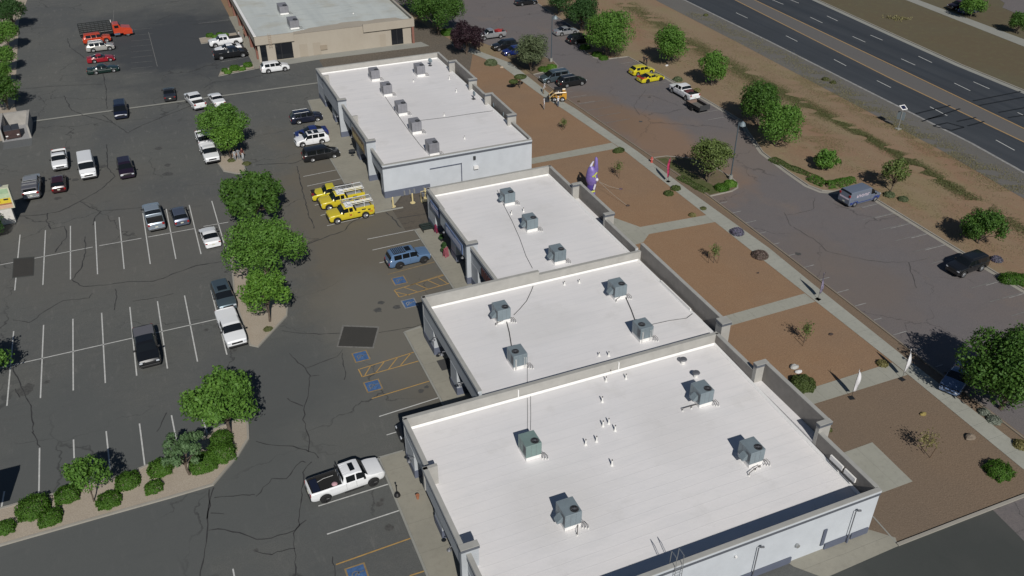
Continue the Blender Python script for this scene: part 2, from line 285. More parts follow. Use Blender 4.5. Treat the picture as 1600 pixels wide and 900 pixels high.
flat('service_road_south', [(20, -20), (61.5, -20)]+[(p.x, p.y) for p in PX((1720, 731), (1600, 777), (1402, 853.5))]+[(20, 29.0)], .026, M_ASPH_S)
flat('service_road_edge', [(p.x, p.y) for p in PX((1550, 796), (1720, 731), (1720, 960), (1612, 858))], .031, M_ASPH_E)
flat('gravel_garden', [(43.9, 46), (58.7, 46), (59.2, 60), (59.4, 98), (59, 120), (54, 147), (46, 150), (43.6, 136), (43.9, 66)], .02, M_GRAV)
flat('gravel_garden_south', [(43.0, 29.2)]+[(p.x, p.y) for p in PX((1402, 851), (1600, 775), (1660, 752))]+[(60.5, 34), (58.8, 46), (43.9, 46), (42.2, 46), (42.2, 31)], .02, M_GRAVS)
flat('rock_garden_north', [(27, 136), (46, 136.5), (50, 137), (54, 146), (50, 175), (46.5, 178), (46, 154), (27.5, 153)], .022, M_ROCKG)
flat('gravel_strip', [(60.3, 31), (61.7, 31), (61.5, 82), (60.8, 100), (59.7, 122), (59.2, 132), (58.2, 132), (59.2, 115), (60.3, 97)], .024, M_GRAVS)
def ribbon(name, pts, wid, z, m, kind='structure', mb=None):
    own = mb is None; mb = mb or MB(); pts = [Vector((p[0], p[1], 0)) for p in pts]; prev = None; n = len(pts)
    for i, p in enumerate(pts):
        d = (pts[min(i+1, n-1)]-pts[max(i-1, 0)]).normalized(); nrm = Vector((-d.y, d.x, 0)); ww = wid[i] if isinstance(wid, (list, tuple)) else wid
        a, b = p+nrm*ww/2, p-nrm*ww/2
        cur = (mb.bm.verts.new((a.x, a.y, z)), mb.bm.verts.new((b.x, b.y, z)))
        if prev: mb.bm.faces.new((prev[0], prev[1], cur[1], cur[0]))
        prev = cur
    if own:
        return tag(mb.build(name, m), kind=kind)
# walks
flat('sidewalk_east', [(58.3, 31), (60.3, 31), (60.3, 46), (60.6, 60), (60.9, 68), (60.3, 84), (60.2, 97), (59.2, 115), (58.2, 122), (58.2, 138), (53.5, 152), (51.8, 152), (56, 138), (56.7, 122), (57.4, 115), (58.6, 98), (58.7, 46)], .05, M_CONC_E)
flat('sidewalk_front_south', [(10.4, 20), (14.4, 20), (14.4, 52.6), (10.4, 52.6)], .12, M_CONC_T)
flat('sidewalk_front_middle', [(17.5, 52.6), (21, 52.6), (21, 68.9), (17.5, 68.6)], .12, M_CONC_T)
flat('sidewalk_front_north', [(24.7, 68.6), (29, 68.6), (29, 87.7), (24.7, 87.9)], .12, M_CONC_T)
flat('sidewalk_front_far', [(20.0, 98), (21.2, 94.1), (23.5, 94.1), (25.7, 97), (25.7, 134.1), (21.7, 134.2), (21.2, 126), (20.0, 122)], .12, M_CONC_T)
for nm, pts in (('kerb_front_south', [(10.3, 20), (10.3, 52.7), (12.4, 52.7)]), ('kerb_front_middle', [(17.4, 54), (17.4, 68.7), (19.2, 69)]), ('kerb_front_north', [(24.6, 68.8), (24.6, 88), (26.6, 87.9)]), ('kerb_front_far', [(25, 94), (21.2, 94), (19.9, 98), (19.9, 122), (21.1, 126), (21.6, 134.3), (23.8, 134.2)])):
    mb = MB()
    for a, b in zip(pts, pts[1:]):
        d = Vector((b[0]-a[0], b[1]-a[1], 0)).normalized(); nn = Vector((-d.y, d.x, 0))*.09
        mb.prism([(a[0]-nn.x, a[1]-nn.y), (b[0]-nn.x, b[1]-nn.y), (b[0]+nn.x, b[1]+nn.y), (a[0]+nn.x, a[1]+nn.y)], 0, .117)
    tag(mb.build(nm, M_CONC), kind='structure')
for nm, pts in (('walkway_far', [(43.6, 99.2), (58.4, 99.2), (58.3, 101.2), (43.6, 100.9)]),
                ('walkway_north', [(42.9, 84.5), (44.2, 84.6), (47.9, 81.5), (49.7, 78.2), (59.2, 77.6), (59.2, 75.7), (49.8, 76.3), (48.2, 74.9), (44, 74.4), (42.9, 74.4)]),
                ('walkway_middle', [(43.0, 58.6), (58.6, 58.9), (58.6, 57.2), (43.0, 57.0)]),
                ('walkway_south', [(42.4, 44.2), (58.6, 44.1), (58.6, 46.1), (42.4, 46.0)]),
                ('concrete_pad', [(41.9, 38.2), (49.2, 38.3), (49.0, 33.5), (41.9, 33.5)])):
    flat(nm, pts, .045, M_CONC_X)
flat('concrete_apron', [(34.6, 31.2), (34.9, 30.4), (36.3, 28.7), (43.2, 28.9), (43.6, 29.6), (42.1, 31.2)], .04, M_CONC_T)
ribbon('apron_stripe', [(43.5, 31.9), (43.3, 29.2)], .12, .048, M_CONC)
def kerb(name, pts, wid=.16, h=.13, m=None):
    mb = MB(); pts = [Vector((p[0], p[1], 0)) for p in pts]; prev = None; n = len(pts)
    for i, p in enumerate(pts):
        d = (pts[min(i+1, n-1)]-pts[max(i-1, 0)]).normalized(); nn = Vector((-d.y, d.x, 0))*wid/2
        a, b = p+nn, p-nn
        cur = [mb.bm.verts.new(q) for q in ((a.x, a.y, 0), (a.x, a.y, h), (b.x, b.y, h), (b.x, b.y, 0))]
        if prev:
            for k in range(3): mb.bm.faces.new((prev[k], prev[k+1], cur[k+1], cur[k]))
        else: mb.bm.faces.new(cur[::-1])
        prev = cur
    mb.bm.faces.new(prev)
    return tag(mb.build(name, m or M_KERB), kind='structure')
_k = PX((1402, 852), (1500, 814), (1600, 775.5), (1720, 730))
kerb('kerb_south_garden', [(p.x, p.y) for p in _k], .24, .15)
kerb('kerb_east_near', [(61.2, 20), (61.5, 45), (61.7, 59), (61.8, 70), (61.8, 81.8), (60.8, 100), (59.7, 120), (59.3, 131.3)], .16, .13, M_KERB_D)
kerb('kerb_island_middle', [(61.9, 81.7), (65.3, 81.8), (66.5, 82.3), (67.2, 83.3), (67.5, 85), (67.1, 89), (65.5, 92.5), (63, 94.2), (61.2, 94.4)])
kerb('kerb_island_north', [(59.4, 131.3), (64.1, 132.3), (65.1, 133.5), (65.4, 136), (65, 139), (63, 142), (60.6, 143.0), (58.6, 143.2)])
flat('island_soil_middle', [(61.9, 81.7), (65.3, 81.8), (66.5, 82.3), (67.2, 83.3), (67.5, 85), (67.1, 89), (65.5, 92.5), (63, 94.2), (61.2, 94.4)], .10, M_SOIL)
flat('island_grass_middle', [(62.1, 82.0), (64.2, 82.1), (63.6, 86), (62.6, 93.6), (61.5, 93.9)], .115, M_GRASS)
flat('island_soil_north', [(59.4, 131.3), (64.1, 132.3), (65.1, 133.5), (65.4, 136), (65, 139), (63, 142), (60.6, 143.0), (58.6, 143.2)], .10, M_SOIL)
flat('verge_soil_bays', [(81, 73), (79.9, 75.6), (78.9, 76.6), (77.3, 76.6), (76.1, 77.4), (75.4, 79.3), (75.6, 84), (76.2, 90), (78.6, 96.8), (80.2, 100.5), (83, 101)], .10, M_DIRT)
flat('verge_soil_bay_north', [(79, 133.2), (76, 133.4), (73.9, 133.5), (72.9, 135.3), (72.8, 138.3), (73.7, 142.7), (77.3, 149.6), (81, 150)], .10, M_DIRT)
# far kerb with its gutter
fk = [(80.7, 0), (80.6, 51), (80.8, 72.6), (79.9, 75.6), (78.9, 76.6), (77.3, 76.6), (76.1, 77.4), (75.4, 79.3), (75.6, 84), (76.2, 90), (78.6, 96.8), (80.2, 100.5), (80.1, 108), (79.5, 122), (78.8, 133.2), (76, 133.4), (73.9, 133.5), (72.9, 135.3), (72.8, 138.3), (73.7, 142.7), (77.3, 149.6), (78, 171), (77, 215)]
kerb('kerb_far_east', fk)
ribbon('gutter_far_east', [(p[0]-.35, p[1]) for p in fk[:3]]+[(79.6, 75.2), (78.8, 76.2), (77.1, 76.2), (75.6, 77.2), (75.0, 79.3)]+[(p[0]-.35, p[1]) for p in fk[8:14]], .5, .022, M_KERB)
# islands in the west lot
def island(name, pts, m=M_GRAVP, kw=.16):
    flat(name, pts, .10, m); kerb('kerb_'+name, pts+[pts[0], pts[1]], kw, .14)
island('planter_strip', [(p.x, p.y) for p in PX((-260, 905), (-60, 830), (0, 796), (100, 769), (200, 741), (300, 700), (335, 672), (375, 655), (387, 662), (388, 686), (372, 712), (333, 758), (265, 778), (165, 806), (0, 853), (-100, 884), (-220, 930))], kw=.2)
island('planter_island_middle', [(p.x, p.y) for p in PX((361, 400), (368, 360), (392, 300), (402, 310), (412, 380), (436, 450), (449, 480), (448, 494), (403, 543), (391, 540), (368, 470))])
island('planter_island_north', [(p.x, p.y) for p in PX((341, 256), (345, 246), (358, 240), (372, 242), (380, 254), (384, 270), (372, 272), (350, 268))])
for nm, pts in (('planter_by_beige_south', [(10.0, 151.4), (16.2, 152.7), (16.4, 155.3), (10.9, 154.3)]), ('planter_by_beige_north', [(9.3, 170.5), (16.2, 171.3), (16.2, 174.6), (9.3, 173.8)])):
    island(nm, pts)
flat('sidewalk_beige', [(16.3, 152.2), (18.2, 152.6), (18.2, 186), (16.4, 186)], .12, M_CONC_T)
flat('concrete_walk_beige', [(17.6, 152.4), (28, 153.2), (48, 152.8), (47.3, 155.7), (18, 156.2)], .03, M_CONC)
ribbon('drainage_gutter', [(-18.3, 142.2), (25.5, 141.7), (27.5, 141.7)], .5, .018, M_CONC)
ribbon('drainage_gutter_shade', [(-18.3, 141.85), (27.5, 141.35)], .14, .02, M_PATCH)  # flat dark strip beside the gutter, painted as its shade
# highway and verge
def line(a, b, s0=-130, s1=260):
    a, b = G(*a), G(*b); d = (b-a).normalized()
    return a-d*abs(s0) if False else a+d*s0, a+d*s1
def strip_between(name, l1, l2, z, m):
    flat(name, [(l1[0].x, l1[0].y), (l1[1].x, l1[1].y), (l2[1].x, l2[1].y), (l2[0].x, l2[0].y)], z, m)
edge = [G(1065, 0), G(1200, 64), G(1515, 224), G(1600, 271)]
edge = [edge[0]+(edge[0]-edge[1])*3]+edge+[edge[3]+(edge[3]-edge[2])*5]
def off(pts, dx): return [(p.x+dx, p.y) for p in pts]
W1 = [Vector((x, y, 0)) for x, y in ((116.6, 330), (107.9, 161), (107.3, 131), (105.4, 81), (104.3, 71), (98, 0))]
def band(name, dx0, dx1, z, m): flat(name, [(p.x+dx0, p.y) for p in W1]+[(p.x+dx1, p.y) for p in reversed(W1)], z, m)
band('far_ground', 20, 600, .008, M_VERGE2)
band('shoulder_gravel', -5.6, .2, .012, M_SHOULD)
fkb = [G(1275, 0), G(1400, 57), G(1500, 102), G(1600, 143)]; fkb = [fkb[0]+(fkb[0]-fkb[1])*3]+fkb+[fkb[-1]+(fkb[-1]-fkb[-2])*5]
flat('highway', [(p.x, p.y) for p in W1]+[(p.x, p.y) for p in reversed(fkb)], .016, M_ROAD)
band('highway_edge_line', .0, .45, .022, M_WHITEF)
def pl(pts, wid, z, m, name): ribbon(name, pts, wid, z, m)
y1 = [G(1200, 26), G(1400, 127), G(1600, 222)]; y2 = [G(1200, 10), G(1400, 105), G(1600, 201)]
def ext(p): return [p[0]+(p[0]-p[1])*3]+p+[p[-1]+(p[-1]-p[-2])*5]
y1, y2 = ext(y1), ext(y2)
flat('highway_median', [(p.x, p.y) for p in y1]+[(p.x, p.y) for p in reversed(y2)], .021, M_MEDIAN)
ribbon('highway_yellow_line_near', y1, .30, .026, M_HWY); ribbon('highway_yellow_line_far', y2, .30, .026, M_HWY)
flat('highway_far_shoulder', [(p.x-.9, p.y) for p in fkb]+[(p.x+.2, p.y) for p in reversed(fkb)], .022, M_CONC)
kerb('kerb_highway_far', [(p.x+.3, p.y) for p in fkb], .25, .14)
mb = MB()
for a, b in (((1228, 56), (1246, 65)), ((1303, 93), (1322, 103)), ((1370, 126), (1392, 137)), ((1453, 167), (1480, 181)), ((1556, 219), (1585, 235)), ((1150, 20), (1168, 28.5)),
             ((1266, 27), (1285, 36)), ((1332, 57), (1352, 66)), ((1408, 92), (1430, 102)), ((1491, 130), (1516, 142)), ((1590, 176), (1620, 190)), ((1207, 0), (1224, 7)),
             ((1292, 25), (1309, 33)), ((1360, 55), (1379, 63)), ((1435, 88), (1456, 98)), ((1521, 128), (1546, 139)), ((1233, -1), (1248, 5))):
    ribbon('', [G(*a), G(*b)], .17, .030, None, mb=mb)
tag(mb.build('highway_dashes', M_WHITE), kind='structure')
mb = MB()   # sealed joints near the right edge of the highway
for a, b in (((1430, 178), (1485, 165)), ((1440, 190), (1500, 170)), ((1458, 197), (1480, 192)), ((1480, 192), (1506, 199)), ((1506, 199), (1487, 204)), ((1487, 204), (1458, 197)), ((1495, 190), (1525, 184)), ((1512, 197), (1538, 190)), ((1450, 186), (1475, 181)), ((1520, 158), (1595, 143)), ((1530, 165), (1600, 152)), ((1560, 176), (1620, 165)), ((1575, 184), (1630, 176))):
    ribbon('', [G(*a), G(*b)], .32, .034, None, mb=mb)
tag(mb.build('highway_crack_seal', M_SEALH), kind='structure')
fw1 = ext([G(1415, 0), G(1600, 73)]); fw2 = ext([G(1435, 0), G(1600, 61.5)])
flat('far_sidewalk', [(p.x, p.y) for p in fw1]+[(p.x, p.y) for p in reversed(fw2)], .03, M_CONC)
flat('far_parking_lot', [(p.x, p.y) for p in PX((1500, -40), (1570, 5), (1566, 12), (1590, 22), (1640, 44), (1800, 80), (1800, -40))], .03, M_ASPH_E)
# ------- weeds band in the ditch : tufts are built later -------
# ---------------- painted markings ----------------
def marks(name, segs, wid, m, z=.024, world=False):
    mb = MB()
    for a, b in segs:
        ribbon('', [a, b] if world else [G(*a), G(*b)], wid, z, None, mb=mb)
    return tag(mb.build(name, m), kind='structure')
segs = []
for x in [-18.62+2.738*i for i in range(-4, 9)]:      # upper double row
    if x > 4: continue
    segs.append(((x, 105.1), (x, 92.2)))
for a, b in (((0, 414.2), (145, 386.2)), ((155, 384.2), (221, 372.5)), ((231, 370.7), (304, 357.3)), ((318, 354), (357, 347.3))): segs.append((G(*a), G(*b)))
for x in [-18.36+2.72*i for i in range(-6, 8)]: segs.append(((x, 84.1), (x, 71.9)))
segs.append((G(-120, 602), G(338, 499)))
marks('parking_lines_west', segs, .12, M_WHITE, world=True)
segs = [((7, 768), (2, 795)), ((62, 700), (61, 770)), ((115, 687), (116, 716)), ((166, 674), (172, 734)), ((218, 662), (227, 733)), ((268, 649), (276, 690)), ((312, 640), (331, 700))]
marks('parking_lines_planter', segs, .12, M_WHITE)
marks('parking_lines_front', [((511, 835), (625, 797.5)), ((497.5, 791), (609, 756)), ((592.5, 651), (687.5, 621)), ((604, 680), (640, 669)), ((511, 353), (584, 336)), ((574, 374), (649, 359)), ((582, 391), (658, 374)), ((593, 411), (604, 408.5)), ((507, 249), (535, 243.5)), ((474, 276), (542, 262.5)), ((480, 291), (550, 276)), ((487, 305), (512, 299)), ((492, 321), (500, 319)), ((501, 337), (508, 335)), ((364, 889), (367, 905))], .11, M_WHITE)
marks('parking_lines_yellow', [((525, 882.5), (642.5, 841)), ((640, 900), (665, 892)), ((581, 623), (675, 594.5)), ((562, 577), (650, 549.5)), ((566, 589), (657, 563.5)), ((560, 577), (566, 589)), ((616, 453.5), (694, 430)), ((624, 464.5), (702, 443)), ((616, 453.5), (624, 464.5))], .11, M_YEL)
marks('accessible_aisle_hatch', [((570, 587), (579, 572)), ((587, 583), (600, 566)), ((607, 577), (621, 559)), ((626, 571), (642, 552)), ((632, 449.5), (652, 456)), ((650, 444), (669, 452)), ((669, 438.5), (687, 446.5)), ((685, 434), (699, 443)), ((620, 457), (640, 461.5))], .10, M_YEL)
marks('parking_lines_yellow_worn', [((606, 429), (681, 409)), ((640, 446), (693, 428.5))], .11, M_YELF)
def ada(name, cpx, heading=0):
    c = G(*cpx); mb = MB(); mb.sheet([(c.x-.75, c.y-.8, .024), (c.x+.75, c.y-.8, .024), (c.x+.75, c.y+.8, .024), (c.x-.75, c.y+.8, .024)]); tag(mb.build(name, M_WHITEF if heading else M_YELF), kind='structure')
    mb = MB(); mb.sheet([(c.x-.62, c.y-.67, .029), (c.x+.62, c.y-.67, .029), (c.x+.62, c.y+.67, .029), (c.x-.62, c.y+.67, .029)]); tag(mb.build(name+'_field', M_BLUE), kind='structure')
    mb = MB(); q = lambda pts, wd: ribbon('', [(c.x+v*.85, c.y+u*.85) for u, v in pts], wd, .034, None, mb=mb)
    # wheelchair symbol, read from the stall entrance
    R_ = .30
    q([(R_*math.cos(a)-.02, R_*math.sin(a)-.12) for a in [math.radians(t) for t in range(-150, 100, 18)]][::1], .08)
    q([(.10, .42), (.05, .12), (.02, -.12), (-.22, -.14)], .09); q([(-.22, -.12), (-.38, -.42), (-.52, -.38)], .08); q([(.05, .14), (-.2, .12)], .07)
    q([(.16, .55), (.04, .55)], .14)
    tag(mb.build(name+'_symbol', M_WHITEF2 if not heading else M_WHITEF), kind='structure')
ada('accessible_stall_mark', (624, 438.5)); ada('accessible_stall_mark', (640, 474), 1); ada('accessible_stall_mark', (564, 557)); ada('accessible_stall_mark', (583, 603)); ada('accessible_stall_mark', (558, 897))
# east lot stalls
segs = []
for y in np.arange(30, 76, 2.74): segs.append(((80.1, y+.9), (75.4, y+.9)))
for y in np.arange(103, 133, 2.74): segs.append(((79.6, y), (75.0, y)))
for y in np.arange(146, 170, 2.74): segs.append(((77.0, y), (72.4, y)))
for y in np.arange(108, 131, 2.74): segs.append(((60.6, y), (65.0, y)))
marks('parking_lines_east_worn', segs, .11, M_WHITEF2, world=True)
segs = [((80.1, y+.9), (77.6+random.uniform(-.6, 1), y+.9)) for y in np.arange(38, 76, 2.74)]+[((79.6, y), (76.5+random.uniform(-1, 1), y)) for y in np.arange(103, 133, 2.74)]
segs += [((61.9, y), (62.9+random.uniform(-.2, .9), y)) for y in np.arange(44, 80, 2.74)]+[((60.6, y), (63.5, y)) for y in (128.2, 116.5, 119.4)]
marks('parking_lines_east', segs, .11, M_WHITEF, z=.028, world=True)
segs = [((x, 205), (x, 158)) for x in (-14, -2, 4)]
marks('parking_lines_northwest_worn', [((30, 14), (190, -5)), ((178, 15), (176, 50))]+[((205, 47+i*8.6), (238, 44+i*8.6)) for i in range(9)]+[((232, 50), (246, 104))], .10, M_WHITEF2)
marks('parking_lines_beige', [((345, 97), (389, 89)), ((310, 37), (366, 30))], .10, M_WHITEF)
# asphalt patches
flat('asphalt_patch_edge', [(p.x, p.y) for p in PX((535, 508), (593, 510.5), (584, 545), (526, 542.5))], .026, M_PATCHE)
flat('asphalt_patch', [(p.x, p.y) for p in PX((537.5, 510.5), (590, 512.5), (582, 542.5), (528.5, 541))], .032, M_PATCH)
flat('asphalt_patch_edge_west', [(p.x, p.y) for p in PX((21, 404), (54, 401), (53, 431), (19, 435))], .026, M_ASPH_S)
flat('asphalt_patch_west', [(p.x, p.y) for p in PX((22, 405.5), (53, 402.5), (52, 430), (20, 433.5))], .032, M_PATCH)
# sealed cracks
CR = [[(327, 765), (328, 790), (323, 820), (322, 850), (316, 880), (311, 905)], [(334, 762), (326, 790), (322, 812)], [(329, 802), (352, 804)], [(326, 829), (352, 828), (375, 833), (400, 842), (423, 843), (460, 828), (478, 812)],
      [(335, 778), (365, 775), (390, 773), (400, 773)], [(400, 776), (425, 748), (448, 748), (470, 721), (478, 722)], [(400, 862), (425, 866), (440, 861), (460, 857)], [(487, 722), (474, 737), (470, 790), (468, 823), (458, 832), (461, 870), (461, 905)],
      [(400, 690), (425, 696), (450, 696), (475, 702), (482, 706), (492, 708), (497, 716)], [(482, 706), (483, 690), (481, 675), (474, 655), (480, 620), (483, 596), (485, 588), (478, 576), (500, 567), (525, 558), (535, 547)], [(485, 588), (500, 586)],
      [(478, 576), (465, 567), (452, 553)], [(474, 635), (458, 630), (450, 622)], [(441, 517), (470, 521), (500, 522), (530, 521)], [(592, 520), (620, 516), (645, 511), (665, 505)], [(535, 552), (536, 570), (541, 582), (538, 594)],
      [(480, 382), (510, 370), (538, 361), (548, 348), (572, 337)], [(603, 332), (618, 345), (626, 356)], [(620, 342), (645, 337), (668, 334)], [(464, 260), (470, 285), (478, 320), (484, 340), (491, 357)], [(160, 180), (200, 208), (222, 196), (258, 181), (300, 165)],
      [(100, 150), (112, 172), (130, 180), (175, 192)] , [(105, 60), (110, 74), (122, 83), (132, 90)], [(20, 140), (50, 138), (80, 135), (120, 133), (160, 132)], [(160, 112), (166, 140), (167, 170)], [(167, 226), (168, 262), (180, 276), (155, 298), (125, 315), (95, 330), (70, 335), (30, 338)],
      [(125, 315), (140, 324), (158, 330), (190, 327), (225, 324)], [(158, 330), (148, 340), (146, 352)], [(75, 333), (73, 345), (80, 358), (102, 354), (104, 370), (92, 385), (86, 394)], [(133, 370), (134, 395), (126, 420), (112, 438), (130, 448), (170, 445), (200, 440), (240, 440), (262, 432), (300, 417), (352, 408)],
      [(20, 500), (45, 505), (80, 480), (100, 470), (140, 466), (145, 458)], [(180, 452), (182, 468), (178, 485)], [(207, 471), (240, 466), (270, 459)], [(20, 575), (32, 600), (42, 620), (50, 640), (52, 675)], [(24, 608), (30, 622)], [(245, 675), (262, 645)], [(50, 675), (57, 690), (62, 700)],
      [(400, 258), (430, 256), (460, 255), (478, 247)], [(1225, 332), (1232, 345), (1236, 354)], [(1273, 310), (1270, 328), (1240, 335), (1228, 336)], [(1240, 355), (1275, 376), (1290, 392), (1330, 402), (1380, 410), (1420, 410), (1447, 404)],
      [(1420, 410), (1425, 430), (1432, 450)], [(985, 150), (1020, 150), (1060, 165)], [(1010, 140), (990, 165), (1000, 180)], [(300, 38), (345, 36), (366, 32)], [(318, 138), (335, 128), (380, 124), (410, 118)], [(435, 400), (470, 385), (500, 372)], [(520, 870), (524, 905)]]
mb = MB(); mbe = MB(); rr = random.Random(3)
for c in CR:
    east = G(*c[0]).x > 55
    pts = [G(*p) for p in c]; out = [pts[0]]
    for a, b in zip(pts, pts[1:]):
        n = max(2, int((b-a).length/.5))
        for k in range(1, n+1):
            t = k/n; q = a.lerp(b, t); out.append(q+Vector((rr.uniform(-.09, .09), rr.uniform(-.09, .09), 0)))
    wd = .085 if depth(out[0]) < 100 else .12
    if east: wd = .07
    ribbon('', out, [wd*rr.uniform(.4, 1.35) for _ in out], .028, None, mb=mbe if east else mb)
tag(mb.build('crack_seal_lines', M_SEAL), kind='structure'); tag(mbe.build('hairline_cracks', M_SEALE), kind='structure')
mb = MB()
for px, py, r in ((592, 788, .35), (597, 781, .22), (608, 825, .4), (658, 611, .3), (667, 605, .25), (1247, 397, .4), (1001, 190, .3), (160, 260, .6), (118, 281, .45), (40, 609, .9), (65, 566, .3), (90, 310, .5), (262, 258, .5), (248, 232, .6), (262, 272, .7), (354, 157, .5), (1015, 152, .3), (590, 485, .5), (620, 480, .45), (595, 473, .4), (105, 232, .5), (400, 860, .2), (73, 597, .3), (322, 516, .3)):
    c = G(px, py); n = 14
    mb.sheet([(c.x+r*rr.uniform(.6, 1.1)*math.cos(2*math.pi*k/n), c.y+r*rr.uniform(.6, 1.1)*math.sin(2*math.pi*k/n), .023) for k in range(n)])
tag(mb.build('oil_stains', M_STAIN), kind='structure')
# ---------------- the four white-roofed units ----------------
TH = .24
def sidewall(root, side, fix, segs, inward):
    """segs: (a, b, ztop, outset, zbottom). side 'W','E' run along Y, 'N','S' along X"""
    for a, b, zt, out, zb in segs:
        o = out
        def bx(mb, d0, d1, z0, z1, a=a, b=b):
            if side == 'W': mb.box((fix-d1, a, z0), (fix-d0, b, z1))
            if side == 'E': mb.box((fix+d0, a, z0), (fix+d1, b, z1))
            if side == 'S': mb.box((a, fix-d1, z0), (b, fix-d0, z1))
            if side == 'N': mb.box((a, fix+d0, z0), (b, fix+d1, z1))
        wall = MB(); bx(wall, -TH/2+o, TH/2+o, zb, zt-.06)
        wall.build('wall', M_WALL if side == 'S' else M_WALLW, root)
        thin = True
        inn = MB(); bx(inn, -TH/2-.02+(o if thin else 0), -TH/2+o, 2.4, zt-.062, a+.01, b-.01)
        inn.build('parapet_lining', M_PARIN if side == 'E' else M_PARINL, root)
        if thin and o > .2:      # the roof runs out to the set-out wall, with a return wall at each end
            zr = 3.3; e = MB(); e.box((fix-TH/2-.02, a, zr-.3), (fix+o-TH/2, b, zr+.06)) if side == 'E' else e.box((fix-o+TH/2, a, zr-.3), (fix+TH/2+.02, b, zr+.06)); e.build('roof_bay', M_ROOF, root)
        cap = MB(); bx(cap, -TH/2-.02+(o if thin else min(o, 0)), TH/2+.095+o, zt-.06, zt); cap.build('parapet_cap', M_PARTOP if side != 'S' else M_PARTOP, root)
        if side in 'WSE':
            c = MB(); bx(c, TH/2+o+.002, TH/2+o+.09, zt-.26, zt-.061); c.build('fascia', M_WALL, root)
            c = MB(); bx(c, TH/2+o+.003, TH/2+o+.07, zt-.55, zt-.262); c.build('cornice_band', M_BAND, root)
def pier(root, x, y0, y1, depth=.85, h=2.88):
    p = MB().box((x-.14, y0, 0.9), (x+depth, y1, h)).build('pier', M_WALLW, root)
    MB().box((x-.19, y0-.05, .12), (x+depth+.03, y1+.05, .9)).build('pier_base', M_BASE, p)
def return_block(root, x0, x1, y0, y1, z0, zt):
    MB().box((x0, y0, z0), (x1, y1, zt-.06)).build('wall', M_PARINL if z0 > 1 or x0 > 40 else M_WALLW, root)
    if z0 == 0 and x0 < 40: MB().box((x0-.05, y0-.05, .1), (x1+.04, y1+.03, .9)).build('wall_base', M_BASE, root)
    MB().box((x0-.05, y0-.07, zt-.06), (x1+.05, y1+.05, zt)).build('parapet_cap', M_PARTOP, root)
    MB().box((x0-.06, y0-.06, zt-.32), (x1+.06, y1+.02, zt-.063)).build('cornice_band', M_BAND, root)
def unit(name, label, X0, X1, Y0, Y1, zn, zs, W, E, N, S, piers, ztopS):
    root = empty(name, ((X0+X1)/2, (Y0+Y1)/2, 0), 0, label, 'building', 'white-roofed commercial units in a stepped row')
    # children are placed in world coordinates
    inv = Matrix.Translation(-Vector(root.location))
    before = set(bpy.data.objects)
    mb = MB(); mb.sheet([(X0+.1, Y0+.1, zs), (X1-.1, Y0+.1, zs), (X1-.1, Y1-.1, zn), (X0+.1, Y1-.1, zn)]); mb.build('roof', M_ROOF, root)
    # flashing up the foot of each parapet
    mb = MB()
    zz = lambda y: zs+(zn-zs)*(y-Y0)/(Y1-Y0)
    mb.bm.faces.new([mb.bm.verts.new(v) for v in ((X0+.2, Y1-.19, zn+.16), (X1-.2, Y1-.19, zn+.16), (X1-.2, Y1-.36, zn+.012), (X0+.2, Y1-.36, zn+.012))])
    mb.bm.faces.new([mb.bm.verts.new(v) for v in ((X1-.19, Y0+.2, zs+.2), (X1-.19, Y1-.2, zn+.2), (X1-.36, Y1-.2, zn+.012), (X1-.36, Y0+.2, zs+.012))])
    mb.build('roof_flashing', M_ROOFT, root)
    sidewall(root, 'W', X0, W, 1); sidewall(root, 'E', X1, E, 1); sidewall(root, 'N', Y1, N, 1); sidewall(root, 'S', Y0, S, 1)
    # storefront behind the piers
    MB().box((X0+2.0, Y0+.2, 0), (X0+2.3, Y1-.2, 2.65)).build('storefront_wall', M_FRAME, root)
    MB().box((X0+.17, Y0+.2, 2.6), (X0+2.3, Y1-.2, 2.7)).build('soffit', M_WALLW, root)
    ys = sorted([Y0]+[q for p in piers for q in p]+[Y1])
    for (a0, a1), (b0, b1) in zip(piers, piers[1:]):
        lo, hi = min(a1, b1), max(a0, b0); n = max(2, int((hi-lo)/1.3))
        for k in range(n):
            ya = lo+(hi-lo)*k/n+.06; yb = lo+(hi-lo)*(k+1)/n-.06
            MB().box((X0+1.93, ya, .35), (X0+1.995, yb, 2.7)).build('shop_window', M_SHOP, root)
    for p in piers: pier(root, X0, *p)
    return root
def local(root):
    """children were modelled in world coordinates: bind them without moving"""
    for c in root.children:
        c.matrix_parent_inverse = Matrix.Translation(-Vector(root.location))
def Z(z): return z
LOW, HI = 4.5, 5.3
r4 = unit('commercial_unit', 'nearest and largest white-roofed unit, at the bottom of the photo', 12.55, 41.95, 31.0, 51.65, 3.45, 2.75,
    W=[(45.35, 51.65, 4.5, 0, 2.9), (37.3, 45.35, 5.05, .35, 2.9), (30.9, 37.3, 4.5, 0, 2.9)],
    E=[(45.62, 51.65, 4.5, 0, 0), (37.75, 45.6, 5.3, .8, 0), (31.2, 37.75, 4.5, 0, 0)],
    N=[(12.4, 42.1, 4.5, 0, 0)], S=[(12.4, 42.1, 4.5, 0, 0)], piers=[(49.3, 51.6), (42.6, 44.3), (35.9, 37.5), (30.9, 32.3)], ztopS=4.5)
return_block(r4, 12.0, 13.25, 37.1, 37.5, 0, 5.07); return_block(r4, 41.8, 42.93, 37.45, 37.8, 0, 5.32); return_block(r4, 41.8, 42.93, 45.54, 45.95, 0, 5.32)
MB().box((12.0, 45.1, 2.9), (13.1, 45.4, 5.05)).build('wall', M_PARINL, r4)
